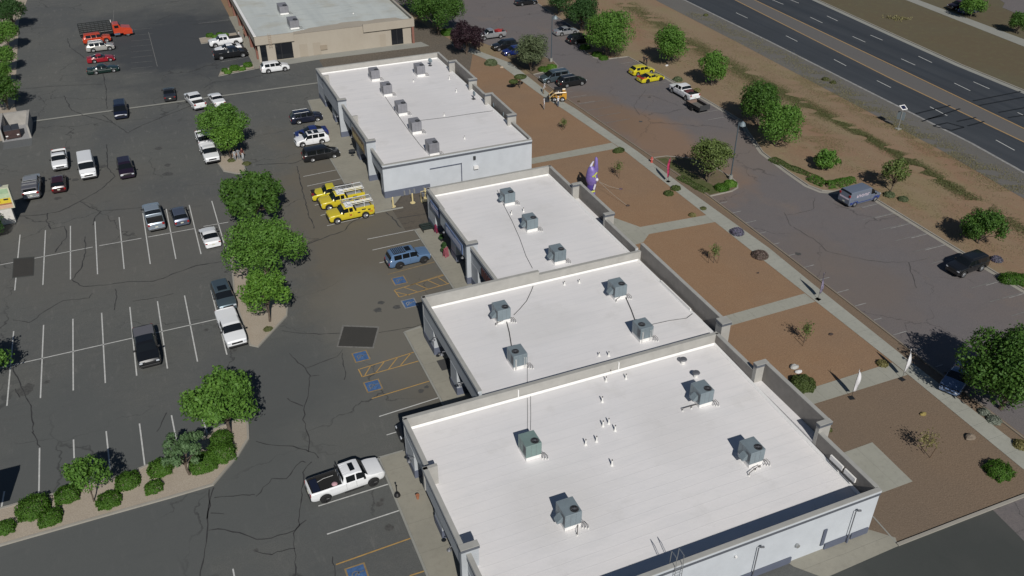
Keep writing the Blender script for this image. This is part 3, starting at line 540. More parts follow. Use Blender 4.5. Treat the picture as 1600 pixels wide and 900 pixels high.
# south wall: base band with gaps, doors, vent
for a, b in ((15, 34.9), (37.9, 40.2), (40.35, 41.95)):
    MB().box((a, 30.76, 0), (b, 30.838, .62)).build('wall_base', M_BASE, r4)
MB().box((37.45, 30.78, .62), (37.75, 30.838, 2.3)).build('door_frame', M_BASE, r4)
mb = MB(); mb.tube([(35.15, 30.84, 1.75), (35.15, 30.66, 1.75)], .16, 12); mb.build('wall_vent', M_STEEL, r4)
mb = MB(); mb.box((29.6, 30.7, 3.05), (29.75, 30.84, 3.2)); mb.build('wall_lamp', M_ROOFT, r4)
r3 = unit('commercial_unit', 'white-roofed unit directly behind the nearest one, four roof cabinets', 19.15, 42.75, 51.98, 67.0, 3.55, 3.5,
    W=[(52.0, 67.15, 4.9, 0, 2.9)], E=[(51.98, 67.15, 5.3, .3, 0)], N=[(19.0, 31.2, 4.9, 0, 0), (31.2, 42.9, 4.5, 0, 0)], S=[(19.5, 24.8, 3.75, 0, 3)],
    piers=[(64.0, 67.1), (57.6, 59.3), (52.0, 53.2)], ztopS=4.5)
return_block(r3, 42.5, 43.45, 51.7, 52.6, 0, 5.35)
r2 = unit('commercial_unit', 'white-roofed unit third from the front, three roof cabinets and a purple flag-side corner', 26.85, 42.6, 67.33, 88.9, 3.6, 3.6,
    W=[(83.3, 89.0, 4.7, 0, 2.9), (74.7, 83.3, 5.1, .35, 2.9), (67.33, 74.7, 4.7, 0, 2.9)],
    E=[(82.1, 89.0, 4.7, 0, 0), (74.4, 82.1, 5.3, .8, 0), (67.33, 74.4, 4.7, 0, 0)], N=[(26.7, 42.75, 4.7, 0, 0)], S=[],
    piers=[(86.3, 88.8), (79.2, 80.9), (72.4, 74.2), (67.5, 68.3)], ztopS=4.5)
return_block(r2, 26.25, 27.5, 74.4, 74.8, 0, 5.12); return_block(r2, 42.45, 43.6, 74.1, 74.45, 0, 5.32); return_block(r2, 42.45, 43.6, 82.05, 82.4, 0, 5.32)
r1 = unit('commercial_unit', 'white-roofed unit farthest back, six roof cabinets and a pale blue side wall', 23.75, 43.75, 97.3, 134.9, 3.9, 4.25,
    W=[(128.6, 135.0, 4.85, 0, 2.9), (118.4, 128.6, 5.75, .35, 2.9), (111.4, 118.4, 5.05, 0, 2.9), (103.0, 111.4, 5.75, .35, 2.9), (97.2, 103.0, 4.7, 0, 2.9)],
    E=[(127.4, 135.0, 4.85, 0, 0), (118.9, 127.4, 5.75, .4, 0), (112.0, 118.9, 5.05, 0, 0), (103.9, 112.0, 5.75, .4, 0), (97.5, 103.9, 4.75, 0, 0)],
    N=[(23.6, 43.9, 4.8, 0, 0)], S=[(23.6, 43.9, 4.65, 0, 0)], piers=[(130.5, 134.8), (123.8, 125.5), (118.4, 119.0), (109.4, 111.1), (103.0, 104.0), (97.2, 98.4)], ztopS=4.5)
for yy in (118.0, 102.6):
    return_block(r1, 23.1, 24.3, yy, yy+.4, 0, 5.77)
for yy in (128.6, 111.4): MB().box((23.3, yy, 3.5), (24.3, yy+.3, 5.7)).build('wall', M_PARINL, r1)
for yy in (127.35, 118.5, 111.95, 103.5): return_block(r1, 43.1, 44.35, yy, yy+.35, 0, 5.77)
MB().box((23.6, 97.04, 0), (29.6, 97.138, 1.0)).build('wall_base', M_BASE, r1)
mb = MB(); mb.box((29.7, 97.05, 3.0), (34.0, 97.138, 3.1)); mb.box((33.9, 97.05, 0), (34.0, 97.138, 3.1)); mb.build('door_frame', M_BASE, r1)
for x in (26.0, 26.7, 27.3, 28.6): MB().box((x, 96.85, .15), (x+.2, 97.04, .75)).build('utility_box', M_STEEL, r1)
MB().box((35.6, 96.8, 2.0), (36.2, 97.138, 2.4)).build('wall_lamp', M_ROOFT, r1)
MB().box((35.6, 96.95, 3.3), (35.9, 97.138, 3.75)).build('wall_lamp', M_DKGREY, r1)
# wall lamps on the street fronts
for r, x, ys in ((r4, 12.1, (48.9, 39.5, 33.6)), (r3, 18.9, (63.2, 60.8, 56)), (r2, 26.5, (82, 76)), (r1, 23.4, (120, 112))):
    for y in ys:
        mb = MB(); mb.tube([(x+.25, y, 2.75), (x-.12, y, 2.8), (x-.18, y, 2.62)], .05, 6); mb.tube([(x-.18, y, 2.62), (x-.18, y, 2.5)], .09, 8, .2); mb.build('wall_lamp', M_HVACD, r)
# shop signs on the front walls
def sign(r, x, y0, y1, z0, z1, bgm, marks_):
    s = MB().box((x-.12, y0, z0), (x, y1, z1), bev=.03).build('shop_sign', bgm, r)
    mb = MB(); rr = random.Random(int(y0*10)); y = y1-.25
    while y > y0+.45:
        wd = rr.uniform(.22, .34)
        mb.box((x-.15, y-wd, z0+.25*(z1-z0)), (x-.121, y, z0+rr.choice((.7, .7, .8))*(z1-z0))); y -= wd+.09
    mb.build('sign_lettering', marks_, s)
sign(r2, 26.3, 75.6, 81.0, 3.1, 4.3, mat('sign_blue', (.12, .17, .30), .5), mat('sign_letter_white', (.34, .36, .44), .5))
sign(r2, 26.65, 84.2, 87.4, 3.1, 4.0, mat('sign_blue', (0, 0, 0)), mat('sign_letter_white', (0, 0, 0)))
sign(r1, 23.25, 104.6, 110.6, 3.1, 4.6, mat('sign_brown', (.10, .075, .05), .5), mat('sign_letter_gold', (.30, .24, .11), .5))
# slats / dark vents
mb = MB()
for k in range(6): mb.box((26.9, 68.2+k*.55, 2.95), (26.67, 68.55+k*.55, 3.9))
mb.build('wall_louvre', mat('dark_red_louvre', (.07, .02, .022), .5), r2)
# a pair of door-swing marks etc on the roof-side wall
for r in (r1, r2, r3, r4): local(r)
def white_drop(r, x, y, z0, z1):
    o = MB().box((x-.05, y-.12, z0), (x+.05, y, z1)).build('white_scupper', M_ROOFT, r); o.matrix_parent_inverse = Matrix.Translation(-Vector(r.location))
white_drop(r4, 22.3, 51.5, 3.5, 4.4); white_drop(r4, 31.8, 51.5, 3.5, 4.4)
# ---------------- beige building ----------------
def beige():
    root = empty('beige_building', (31, 170, 0), 0, 'long beige stucco building with grey roof and reddish columns at the top of the photo', 'building')
    X0, X1, Y0, Y1 = 17.6, 45.5, 155.7, 215
    before = set(bpy.data.objects)
    MB().box((X0, Y0, 0), (X1, Y0+.3, 4.2)).build('wall', M_BEIGE, root)
    MB().box((X1-.3, Y0+.3, 0), (X1, Y1, 4.2)).build('wall', M_BEIGE, root)
    MB().box((X0+2.2, Y0+.3, 0), (X0+2.5, Y1, 3.3)).build('wall', M_BEIGE, root)
    # upper walls that overhang the walks
    MB().box((X0-.35, Y0-.35, 3.15), (X0+6.4, Y0-.002, 4.6)).build('canopy_wall', M_BEIGE, root)
    MB().box((X1-9.0, Y0-.35, 3.15), (X1+.6, Y0-.002, 4.6)).build('canopy_wall', M_BEIGE, root)
    MB().box((X0-.35, Y0+.002, 3.15), (X0, Y1, 4.6)).build('canopy_wall', M_BEIGE, root)
    MB().box((X1+.25, Y0+.002, 3.15), (X1+.6, Y1, 4.75)).build('canopy_wall', M_BEIGE, root)
    MB().box((X0-.4, Y0, 4.6), (X0+.05, Y1, 4.68)).build('parapet_cap', M_ROOFT, root)
    # roof rises from the south wall; beige coating turns up with a ragged edge
    mb = MB(); mb.sheet([(X0, Y0+.3, 4.21), (X1+.3, Y0+.3, 4.21), (X1+.3, Y1, 4.35), (X0, Y1, 4.35)]); mb.build('roof', M_BEIGEROOF, root)
    rag = [(X0+.02, Y0+.3)]
    xs = [0, 5.8, 6.8, 8.8, 9.8, 15, 15.8, 19.2, 20, 21.5, 22, 25.9, 26.8, 27.9]; dd = [.2, .3, 1.2, 1.6, 2.3, 2.8, 3.3, 3.1, 2.5, 2.6, 2.9, 2.5, 1.0, .9]
    mb = MB(); mb.sheet([(X0+x, Y0+.3+d, 4.235) for x, d in zip(xs, dd)][::-1]+[(X0, Y0+.02, 4.235), (X1, Y0+.02, 4.235)])
    [f.normal_update() for f in mb.bm.faces]; bmesh.ops.triangulate(mb.bm, faces=mb.bm.faces[:]); mb.build('roof_edge_coating', M_BEIGE, root)
    for x0, x1, z1 in ((X0+3.0, X0+6.0, 2.9), (X1-3.8, X1-1.6, 3.0), (X0+.4, X0+1.4, 2.9)):
        f = MB().box((x0, Y0-.04, .15), (x1, Y0-.002, z1)).build('window', M_SHOP, root)
        MB().box((x0+1.0, Y0-.07, .15), (x0+1.08, Y0-.042, z1)).build('frame', M_FRAME, f)
    MB().box((X1-6.0, Y0-.05, 0), (X1-4.9, Y0-.002, 2.3)).build('door', mat('beige_door', (.35, .305, .245), .6), root)
    for x in (X0+7.2, X0+9.6): MB().box((x, Y0-.04, .1), (x+1.4, Y0-.002, 2.3)).build('door', mat('beige_door', (0, 0, 0)), root)
    MB().box((X0+10.9, Y0-.2, .9), (X0+12.1, Y0-.002, 1.7)).build('meter_box', mat('brown_box', (.30, .25, .19), .7), root)
    for y in np.arange(Y0+1.5, Y1, 7.2):
        mb = MB(); mb.box((X0-.2, y, .1), (X0+.35, y+.55, 3.14)); mb.build('column', M_TERRA, root)
    mb = MB(); mb.box((X1+.1, Y0-.3, 0), (X1+.5, Y0+.1, 3.14)); mb.build('column', M_TERRA, root)
    mb = MB()     # wall ladder
    for x in (X0+2.0, X0+2.45): mb.tube([(x, Y0-.42, 2.6), (x, Y0-.42, 5.0)], .025, 6)
    for z in np.arange(2.8, 4.9, .3): mb.tube([(X0+2.0, Y0-.42, z), (X0+2.45, Y0-.42, z)], .02, 6)
    mb.build('ladder', mat('beige_pipe', (.36, .27, .19), .5), root)
    mb = MB(); pr = None
    for k in range(24):
        x0 = X1+.62; y = Y0+k*2.4
        mb.tube([(X1+.2, y, 4.8), (X1+.2, y+2.4, 4.8)], .06, 6, cap=False)
    mb.build('roof_rail', M_PARTOP, root)
    local(root)
beige()

# ---------------- roof equipment ----------------
def hvac_proto(kind):
    root = empty('rooftop_unit', (0, 0, 0))
    m = {'green': M_HVACG, 'plain': M_HVACP}.get(kind, M_HVAC)
    sx, sy, h = (.66, .78, 1.2)
    MB().box((-sx+.03, -sy+.03, 0), (sx-.03, sy-.03, .34)).build('roof_kerb', M_ROOFT, root)
    c = MB().box((-sx, -sy, .34), (sx, sy, .34+h), bev=.02).build('cabinet', m, root)
    mb = MB()
    for x in (-.22, .2): mb.box((x-.008, -sy-.006, .38), (x+.008, -sy+.001, .3+h))
    mb.box((-sx-.006, -.2, .38), (-sx+.001, -.18, .3+h)); mb.box((-sx-.006, .3, .38), (-sx+.001, .32, .3+h))
    mb.build('panel_seam', M_HVACD, c)
    mb = MB()
    for k in range(9): mb.box((-sx-.012, -.72+k*.055, .55), (-sx-.002, -.70+k*.055, 1.35))
    mb.build('coil_guard', M_HVACD, root)
    fx, fy = (.24, -.38) if kind != 'flip' else (-.22, -.12)
    f = MB(); f.tube([(fx, fy, .34+h-.01), (fx, fy, .34+h+.035)], .33, 20); f = f.build('fan_shroud', M_DKGREY, root)
    mb = MB(); mb.tube([(fx, fy, .34+h+.036), (fx, fy, .34+h+.042)], .28, 20); mb.build('fan_opening', M_BLACK, f)
    mb = MB()
    for k in range(6):
        a = k*math.pi/6; mb.tube([(fx-.3*math.cos(a), fy-.3*math.sin(a), .34+h+.05), (fx+.3*math.cos(a), fy+.3*math.sin(a), .34+h+.05)], .007, 4)
    mb.tube([(fx, fy, .34+h+.04), (fx, fy, .34+h+.07)], .08, 10)
    mb.build('fan_grille', M_HVACD, f)
    if kind == 'hood':
        mb = MB(); mb.bm.faces.ensure_lookup_table()
        prof = [(-sx-.004, .62), (-sx-.004, 1.12), (-sx-.16, 1.08), (-sx-.48, .74), (-sx-.46, .62)]
        mb.sideprism(prof, -.45, .1); mb.build('intake_hood', m, root)
    mb = MB()
    for k, dx in enumerate((.0, .14, .27)):
        mb.tube([(sx-.1+dx, -sy-.02, .5), (sx-.02+dx, -sy-.12, .42), (sx-.0+dx+.05*k, -sy-.2-.05*k, .3), (sx+dx+.05*k, -sy-.2-.1*k, .02)], .022, 6)
    mb.build('gas_pipe', M_PIPE, root)
    mb = MB()
    for k, dx in enumerate((.0, .14, .27)): mb.tube([(sx+dx+.05*k, -sy-.2-.1*k, 0), (sx+dx+.05*k, -sy-.2-.1*k, .12)], .06, 8, .03)
    mb.build('pipe_boot', M_WPIPE, root)
    if kind in ('flip',):
        mb = MB()
        for x in (-.5, -.42, .35, .5): mb.tube([(x, -sy-.02, 1.2), (x, -sy-.1, 1.15), (x-.02, -sy-.12, .1)], .02, 6)
        mb.build('white_conduit', M_WPIPE, root)
    return root
def copy_tree(o, parent=None):
    c = o.copy(); COL.objects.link(c)
    if parent: c.parent = parent
    for ch in list(o.children): copy_tree(ch, c)
    return c
PROTO = {k: hvac_proto(k) for k in ('hood', 'plain', 'flip', 'green')}
def roofz(x, y):
    for X0, X1, Y0, Y1, zn, zs in ((12.5, 42, 31, 51.65, 3.45, 2.75), (19, 43, 51.9, 67, 3.55, 3.5), (26.8, 42.7, 67.2, 89, 3.6, 3.6), (23.7, 43.8, 97, 135, 3.9, 4.25), (17, 46, 155, 215, 4.22, 4.35)):
        if X0 <= x <= X1 and Y0 <= y <= Y1: return zs+(zn-zs)*(y-Y0)/(Y1-Y0)
    return 3.5
def on_roof(px, py, dz):
    z = 3.6+dz
    for _ in range(4):
        p = G(px, py, z); z = roofz(p.x, p.y)+dz
    return Vector((p.x, p.y, z-dz))
used = {}
HV = [((889, 791), 'hood', 1.54, 'nearest grey roof cabinet, close to the front parapet of the nearest roof'), ((1176, 695), 'hood', 1.54, 'grey roof cabinet nearest the right edge of the nearest roof, bent pipe in front'),
      ((1098, 604), 'hood', 1.54, 'grey roof cabinet just below the two round cap vents on the nearest roof'), ((828, 685), 'green', 1.54, 'greenish roof cabinet at the left of the nearest roof'),
      ((783, 477), 'hood', 1.54, 'roof cabinet nearest the front-left corner of the second roof'), ((965, 441), 'hood', 1.54, 'roof cabinet at the back right of the second roof'),
      ((808, 547), 'flip', 1.54, 'roof cabinet with white conduits at the lower left of the second roof'), ((1005, 505), 'flip', 1.54, 'roof cabinet with white conduits beside the long cable on the second roof'),
      ((793, 298), 'hood', 1.54, 'farthest of the three cabinets on the third roof'), ((828, 338), 'hood', 1.54, 'middle one of the three cabinets on the third roof'), ((871, 387), 'hood', 1.54, 'nearest of the three cabinets on the third roof'),
      ((584, 109), 'plain', 1.54, 'cabinet at the back left of the farthest white roof'), ((655, 102), 'plain', 1.54, 'cabinet at the back right of the farthest white roof'), ((603, 132), 'plain', 1.54, 'second cabinet down the diagonal row on the farthest white roof'),
      ((626, 161), 'plain', 1.54, 'third cabinet down the diagonal row on the farthest white roof'), ((648, 189), 'plain', 1.54, 'fourth cabinet down the diagonal row on the farthest white roof'), ((675, 222), 'plain', 1.54, 'last cabinet of the row, at the front edge of the farthest white roof'),
      ((441, 7), 'plain', 1.54, 'old cabinet farther back on the grey roof of the beige building'), ((457, 29), 'plain', 1.54, 'old cabinet nearer the edge of the grey roof of the beige building')]
for (px, kind, dz, lab) in HV:
    p = on_roof(*px, dz); o = PROTO[kind] if kind not in used else copy_tree(PROTO[kind]); used[kind] = 1
    o.location = p; tag(o, lab, 'rooftop unit', 'roof-top air conditioning cabinets')
    if px[0] < 460: o.scale = (1.25, 1.9, 1)
    if p.y > 95 and p.y < 140: o.scale = (1.02, 1.15, 1.1)
# vents
def vent(px, h, lab, kind='pipe'):
    p = on_roof(*px, 0)
    r = empty('roof_vent', p, 0, lab, 'roof vent', 'small vent pipes on the white roofs')
    if kind == 'pipe':
        MB().tube([(0, 0, 0), (0, 0, .16), (0, 0, h)], [.15, .07, .06], 10).build('boot', M_WPIPE, r)
        MB().tube([(0, 0, h-.02), (0, 0, h+.1)], .045, 8).build('pipe', M_PIPE, r)
    else:
        MB().tube([(0, 0, 0), (0, 0, h)], .2, 14).build('stack', M_WPIPE, r)
        MB().tube([(0, 0, h), (0, 0, h+.06), (0, 0, h+.14), (0, 0, h+.16)], [.3, .33, .28, .1], 16).build('rain_cap', M_HVACD, r)
VL = [((947, 596), .45, 'paired vent pipes nearest the back parapet of the nearest roof'), ((978, 592), .45, 'lone vent pipe right of the paired ones near the back parapet'), ((954, 583), .25, 'shortest vent pipe at the back parapet of the nearest roof'),
      ((941, 628), .5, 'slanting-shadow vent pipe in the upper middle of the nearest roof'), ((942, 666), .5, 'left one of the three clustered vent pipes in mid roof'), ((951, 662), .5, 'upper one of the three clustered vent pipes in mid roof'), ((961, 673), .5, 'right one of the three clustered vent pipes in mid roof'),
      ((915, 695), .5, 'left one of the two vent pipes right of the greenish cabinet'), ((932, 690), .5, 'right one of the two vent pipes right of the greenish cabinet'), ((956, 727), .5, 'vent pipe standing alone in the centre of the nearest roof'),
      ((882, 445), .35, 'left vent pipe by the back parapet of the second roof'), ((905, 442), .35, 'right vent pipe by the back parapet of the second roof'), ((936, 556), .3, 'vent pipe left of the parapet step on the second roof'), ((951, 556), .4, 'dark vent pipe against the near parapet of the second roof'),
      ((799, 335), .4, 'vent pipe left of the middle cabinet on the third roof'), ((818, 331), .45, 'vent pipe close behind the middle cabinet on the third roof'),
      ((646, 128), .3, 'small vent right of the second cabinet on the farthest roof'), ((702, 124), .5, 'stubby vent nearest the back right parapet of the farthest roof'), ((713, 144), .5, 'stubby vent in front of the right-hand parapet of the farthest roof'),
      ((694, 181), .35, 'small vent by the seam across the farthest roof'), ((726, 217), .35, 'small vent near the front right of the farthest roof'),
      ((552, 22), .3, 'small white vent on the grey roof of the beige building')]
for px, h, lab in VL: vent(px, h, lab)
vent((1067, 568), .42, 'round cap vent nearer the back parapet of the nearest roof', 'cap'); vent((1087, 589), .42, 'round cap vent just behind a grey cabinet on the nearest roof', 'cap')
# dishes on the farthest roof
for px, lab in (((740, 152), 'satellite dish in the shade step of the farthest roof'), ((770, 170), 'satellite dish against the right parapet of the farthest roof'), ((786, 184), 'dish and box at the notch of the right parapet of the farthest roof'), ((672, 100), 'small weather station at the back corner of the farthest roof')):
    p = on_roof(*px, .3); r = empty('satellite_dish', p, random.uniform(0, 3), lab, 'satellite dish')
    MB().tube([(0, 0, 0), (0, 0, .7)], .03, 6).build('mast', M_DKGREY, r)
    mb = MB(); mb.ball((0, -.1, .85), .38, 2, (1, .25, 1)); mb.build('dish', M_HVAC, r, smooth=True)
    MB().box((-.25, -.25, 0), (.25, .25, .08)).build('base', M_DKGREY, r)
# cable runs on the roofs
def cable(name, pts, r, m, lab, z=.06):
    P = [on_roof(*p, z)+Vector((0, 0, z)) for p in pts]; out = [P[0]]
    for a, b in zip(P, P[1:]):
        for k in range(1, 5): out.append(a.lerp(b, k/4))
    o = MB().tube(out, r, 5).build(name, m); return tag(o, lab, 'cable' if 'cable' in name else 'pipe')
cable('roof_pipe_run', [(791, 500), (796, 520), (800, 545)], .045, M_DKGREY, 'dark pipe between the two left cabinets of the second roof')
cable('roof_pipe_run', [(977, 463), (986, 483), (993, 502)], .045, M_DKGREY, 'dark pipe between the two right cabinets of the second roof')
cable('roof_cable', [(803, 492), (812, 483), (823, 470), (830, 455), (833, 447)], .03, M_DKGREY, 'curved cable from a cabinet to the back parapet of the second roof')
cable('roof_cable', [(1018, 507), (1045, 501), (1073, 497), (1082, 490), (1085, 486)], .03, M_DKGREY, 'long cable from a cabinet to the right parapet of the second roof')
cable('roof_cable', [(777, 297), (787, 320), (800, 345), (812, 372), (822, 400), (832, 419)], .02, M_DKGREY, 'thin seam cable down the left of the third roof')
cable('roof_cable', [(599, 147), (616, 172), (636, 200), (656, 226), (668, 239)], .025, M_DKGREY, 'thin cable along the diagonal row of cabinets')
cable('roof_cable', [(657, 188), (700, 183), (740, 177), (770, 173)], .025, M_DKGREY, 'thin cable across the farthest white roof')
cable('roof_cable', [(824, 567), (824, 590), (824, 605)], .015, M_DKGREY, 'left one of the pair of cables over the parapet')
cable('roof_cable', [(824, 622), (824.5, 650), (824, 672)], .015, M_DKGREY, 'left cable behind the greenish cabinet')
cable('roof_cable', [(829, 619), (829.5, 650), (829, 672)], .015, M_DKGREY, 'right cable behind the greenish cabinet')
def gaspipe(pts, lab, h=.3):
    P = [on_roof(*p, h)+Vector((0, 0, h)) for p in pts]
    r = empty('gas_pipe_run', P[0]-Vector((0, 0, h)), 0, lab, 'pipe'); o = P[0]-Vector((0, 0, h))
    MB().tube([p-o for p in P], .03, 6).build('pipe', M_PIPE, r)
    mb = MB()
    for p in P: mb.tube([p-o-Vector((0, 0, h)), p-o], .035, 6)
    mb.build('support', M_PIPE, r)
    mb = MB()
    for p in P: mb.tube([p-o-Vector((0, 0, h)), p-o-Vector((0, 0, h-.1))], .07, 8)
    mb.build('pipe_boot', M_WPIPE, r)
gaspipe([(1067, 638), (1081, 634), (1106, 627)], 'straight gas pipe in front of the cabinet below the cap vents'); gaspipe([(1171, 739), (1181, 731), (1188, 727)], 'bent gas pipe at the right of the nearest roof')
gaspipe([(902, 832), (903, 820)], 'short upright gas pipe in front of the nearest cabinet'); gaspipe([(775, 505), (788, 500)], 'short gas pipe below the front-left cabinet of the second roof'); gaspipe([(963, 468), (975, 459)], 'short gas pipe below the back-right cabinet of the second roof')
# long white scupper gutters against the east parapets
def gutter(p0, p1, lab, x):
    a, b = G(*p0, 4.1), G(*p1, 4.1); r = empty('white_gutter_panel', (x, min(a.y, b.y), 3.2), 0, lab, 'panel')
    MB().box((-.16, 0, .2), (-.02, abs(a.y-b.y), .62)).build('panel', M_ROOFT, r); MB().box((-.2, .05, .0), (-.165, abs(a.y-b.y)-.05, .2)).build('bracket', M_DKGREY, r)
gutter((1035, 434), (1083, 478), 'long white panel against the right parapet of the second roof', 42.6)
gutter((1295, 708), (1313, 727), 'farther white panel against the right parapet of the nearest roof', 41.8); gutter((1316, 730), (1333, 746), 'nearer white panel against the right parapet of the nearest roof', 41.8)
# roof hatch ladder at the front parapet
r = empty('roof_ladder', (24.9, 30.75, 0), 0, 'steel ladder with raised handrails over the front parapet', 'ladder')
mb = MB()
for x in (-.28, .28): mb.tube([(x, -.12, .3), (x, -.12, 4.6), (x, -.05, 5.5), (x, .55, 5.5), (x, .62, 3.1)], .025, 6)
mb.build('handrail', M_STEEL, r)
mb = MB()
for z in np.arange(.5, 4.6, .3): mb.tube([(-.28, -.12, z), (.28, -.12, z)], .018, 6)
mb.tube([(-.28, .6, 3.9), (.28, .6, 3.9)], .018, 6)
mb.build('rung', M_STEEL, r)
# ---------------- vehicles ----------------
def interp(pts, t):
    if t <= pts[0][0]: return pts[0][1]
    for (a, va), (b, vb) in zip(pts, pts[1:]):
        if t <= b: return va+(vb-va)*(t-a)/max(1e-6, b-a)
    return pts[-1][1]
K = {
 'sedan': dict(L=4.75, W=1.83, H=1.45, belt=.93, zb=.2, wb=2.8, r=.33, prof=[(0, .58), (.03, .72), (.12, .82), (.28, .97), (.44, 1.40), (.52, 1.45), (.64, 1.43), (.83, 1.08), (.97, 1.02), (1, .8)], ws=(.28, .435), rw=(.66, .83), win=[(.36, .52), (.535, .68), (.69, .76)]),
 'coupe': dict(L=4.55, W=1.84, H=1.32, belt=.88, zb=.18, wb=2.6, r=.33, prof=[(0, .52), (.03, .64), (.14, .76), (.33, .90), (.48, 1.27), (.55, 1.31), (.64, 1.29), (.82, 1.0), (.97, .94), (1, .75)], ws=(.33, .475), rw=(.66, .82), win=[(.41, .60), (.615, .72)]),
 'hatch': dict(L=4.25, W=1.78, H=1.50, belt=.95, zb=.2, wb=2.6, r=.32, prof=[(0, .62), (.03, .76), (.12, .86), (.26, 1.0), (.40, 1.45), (.5, 1.5), (.85, 1.44), (.965, 1.05), (1, .8)], ws=(.26, .395), rw=(.86, .96), win=[(.33, .50), (.515, .68), (.70, .84)]),
 'suv': dict(L=4.75, W=1.90, H=1.72, belt=1.10, zb=.26, wb=2.8, r=.37, prof=[(0, .75), (.025, .92), (.12, 1.04), (.25, 1.14), (.37, 1.64), (.46, 1.72), (.88, 1.68), (.975, 1.15), (1, .85)], ws=(.25, .365), rw=(.90, .97), win=[(.32, .49), (.505, .67), (.69, .86)]),
 'boxsuv': dict(L=4.85, W=1.94, H=1.84, belt=1.20, zb=.36, wb=2.85, r=.41, prof=[(0, .95), (.02, 1.10), (.12, 1.16), (.27, 1.22), (.36, 1.76), (.42, 1.83), (.92, 1.80), (.975, 1.22), (.985, 1.0), (1, .75)], ws=(.27, .355), rw=(.935, .972), win=[(.32, .49), (.505, .67), (.69, .87)]),
 'minivan': dict(L=5.05, W=1.97, H=1.76, belt=1.08, zb=.22, wb=3.0, r=.35, prof=[(0, .7), (.02, .86), (.08, .98), (.18, 1.10), (.34, 1.68), (.42, 1.76), (.92, 1.72), (.985, 1.1), (1, .8)], ws=(.18, .335), rw=(.93, .98), win=[(.26, .42), (.435, .63), (.65, .89)]),
 'van': dict(L=5.6, W=2.03, H=2.15, belt=1.25, zb=.26, wb=3.5, r=.37, prof=[(0, .85), (.02, 1.02), (.12, 1.22), (.17, 1.32), (.26, 2.0), (.31, 2.13), (.96, 2.12), (.985, 1.9), (1, 1.2)], ws=(.17, .265), rw=(2, 3), win=[(.22, .33)]),
 'panelvan': dict(L=5.3, W=2.05, H=2.05, belt=1.20, zb=.24, wb=3.4, r=.36, prof=[(0, .85), (.02, 1.0), (.10, 1.18), (.16, 1.28), (.29, 1.93), (.35, 2.05), (.96, 2.03), (.985, 1.8), (1, 1.2)], ws=(.16, .285), rw=(.962, .985), win=[(.22, .34)]),
 'crew': dict(L=5.95, W=2.03, H=1.90, belt=1.28, zb=.40, wb=3.75, r=.42, prof=[(0, 1.0), (.02, 1.18), (.12, 1.26), (.24, 1.33), (.325, 1.83), (.38, 1.90), (.57, 1.87), (.60, 1.36), (.605, 1.33), (.985, 1.33), (1, 1.2)], ws=(.24, .325), rw=(.572, .598), win=[(.29, .42), (.435, .545)], bed=(.612, .975)),
 'longcrew': dict(L=6.0, W=1.98, H=1.95, belt=1.33, zb=.48, wb=3.9, r=.43, prof=[(0, 1.05), (.02, 1.22), (.12, 1.32), (.225, 1.40), (.30, 1.91), (.35, 1.98), (.545, 1.95), (.565, 1.42), (.57, 1.38), (.985, 1.38), (1, 1.25)], ws=(.225, .30), rw=(.547, .563), win=[(.265, .385), (.40, .52)], bed=(.578, .975)),
 'regcab': dict(L=5.4, W=1.95, H=1.78, belt=1.20, zb=.38, wb=3.3, r=.38, prof=[(0, .92), (.02, 1.06), (.12, 1.14), (.26, 1.22), (.35, 1.70), (.40, 1.78), (.53, 1.75), (.555, 1.26), (.56, 1.24), (.985, 1.24), (1, 1.1)], ws=(.26, .35), rw=(.532, .553), win=[(.31, .50)], bed=(.568, .975)),
}
K['extcab'] = dict(K['crew'], L=5.6, wb=3.5, win=[(.29, .43), (.445, .525)], bed=(.58, .975), prof=[(0, 1.0), (.02, 1.16), (.12, 1.22), (.25, 1.28), (.335, 1.80), (.39, 1.86), (.54, 1.83), (.565, 1.32), (.57, 1.28), (.985, 1.28), (1, 1.15)], ws=(.25, .335), rw=(.542, .563))
K['oldsedan'] = dict(K['sedan'], L=5.1, H=1.40, prof=[(0, .60), (.02, .74), (.10, .82), (.32, .93), (.44, 1.36), (.50, 1.40), (.62, 1.38), (.74, 1.0), (.97, .95), (1, .78)], ws=(.32, .435), rw=(.64, .735), win=[(.385, .52), (.535, .67)])
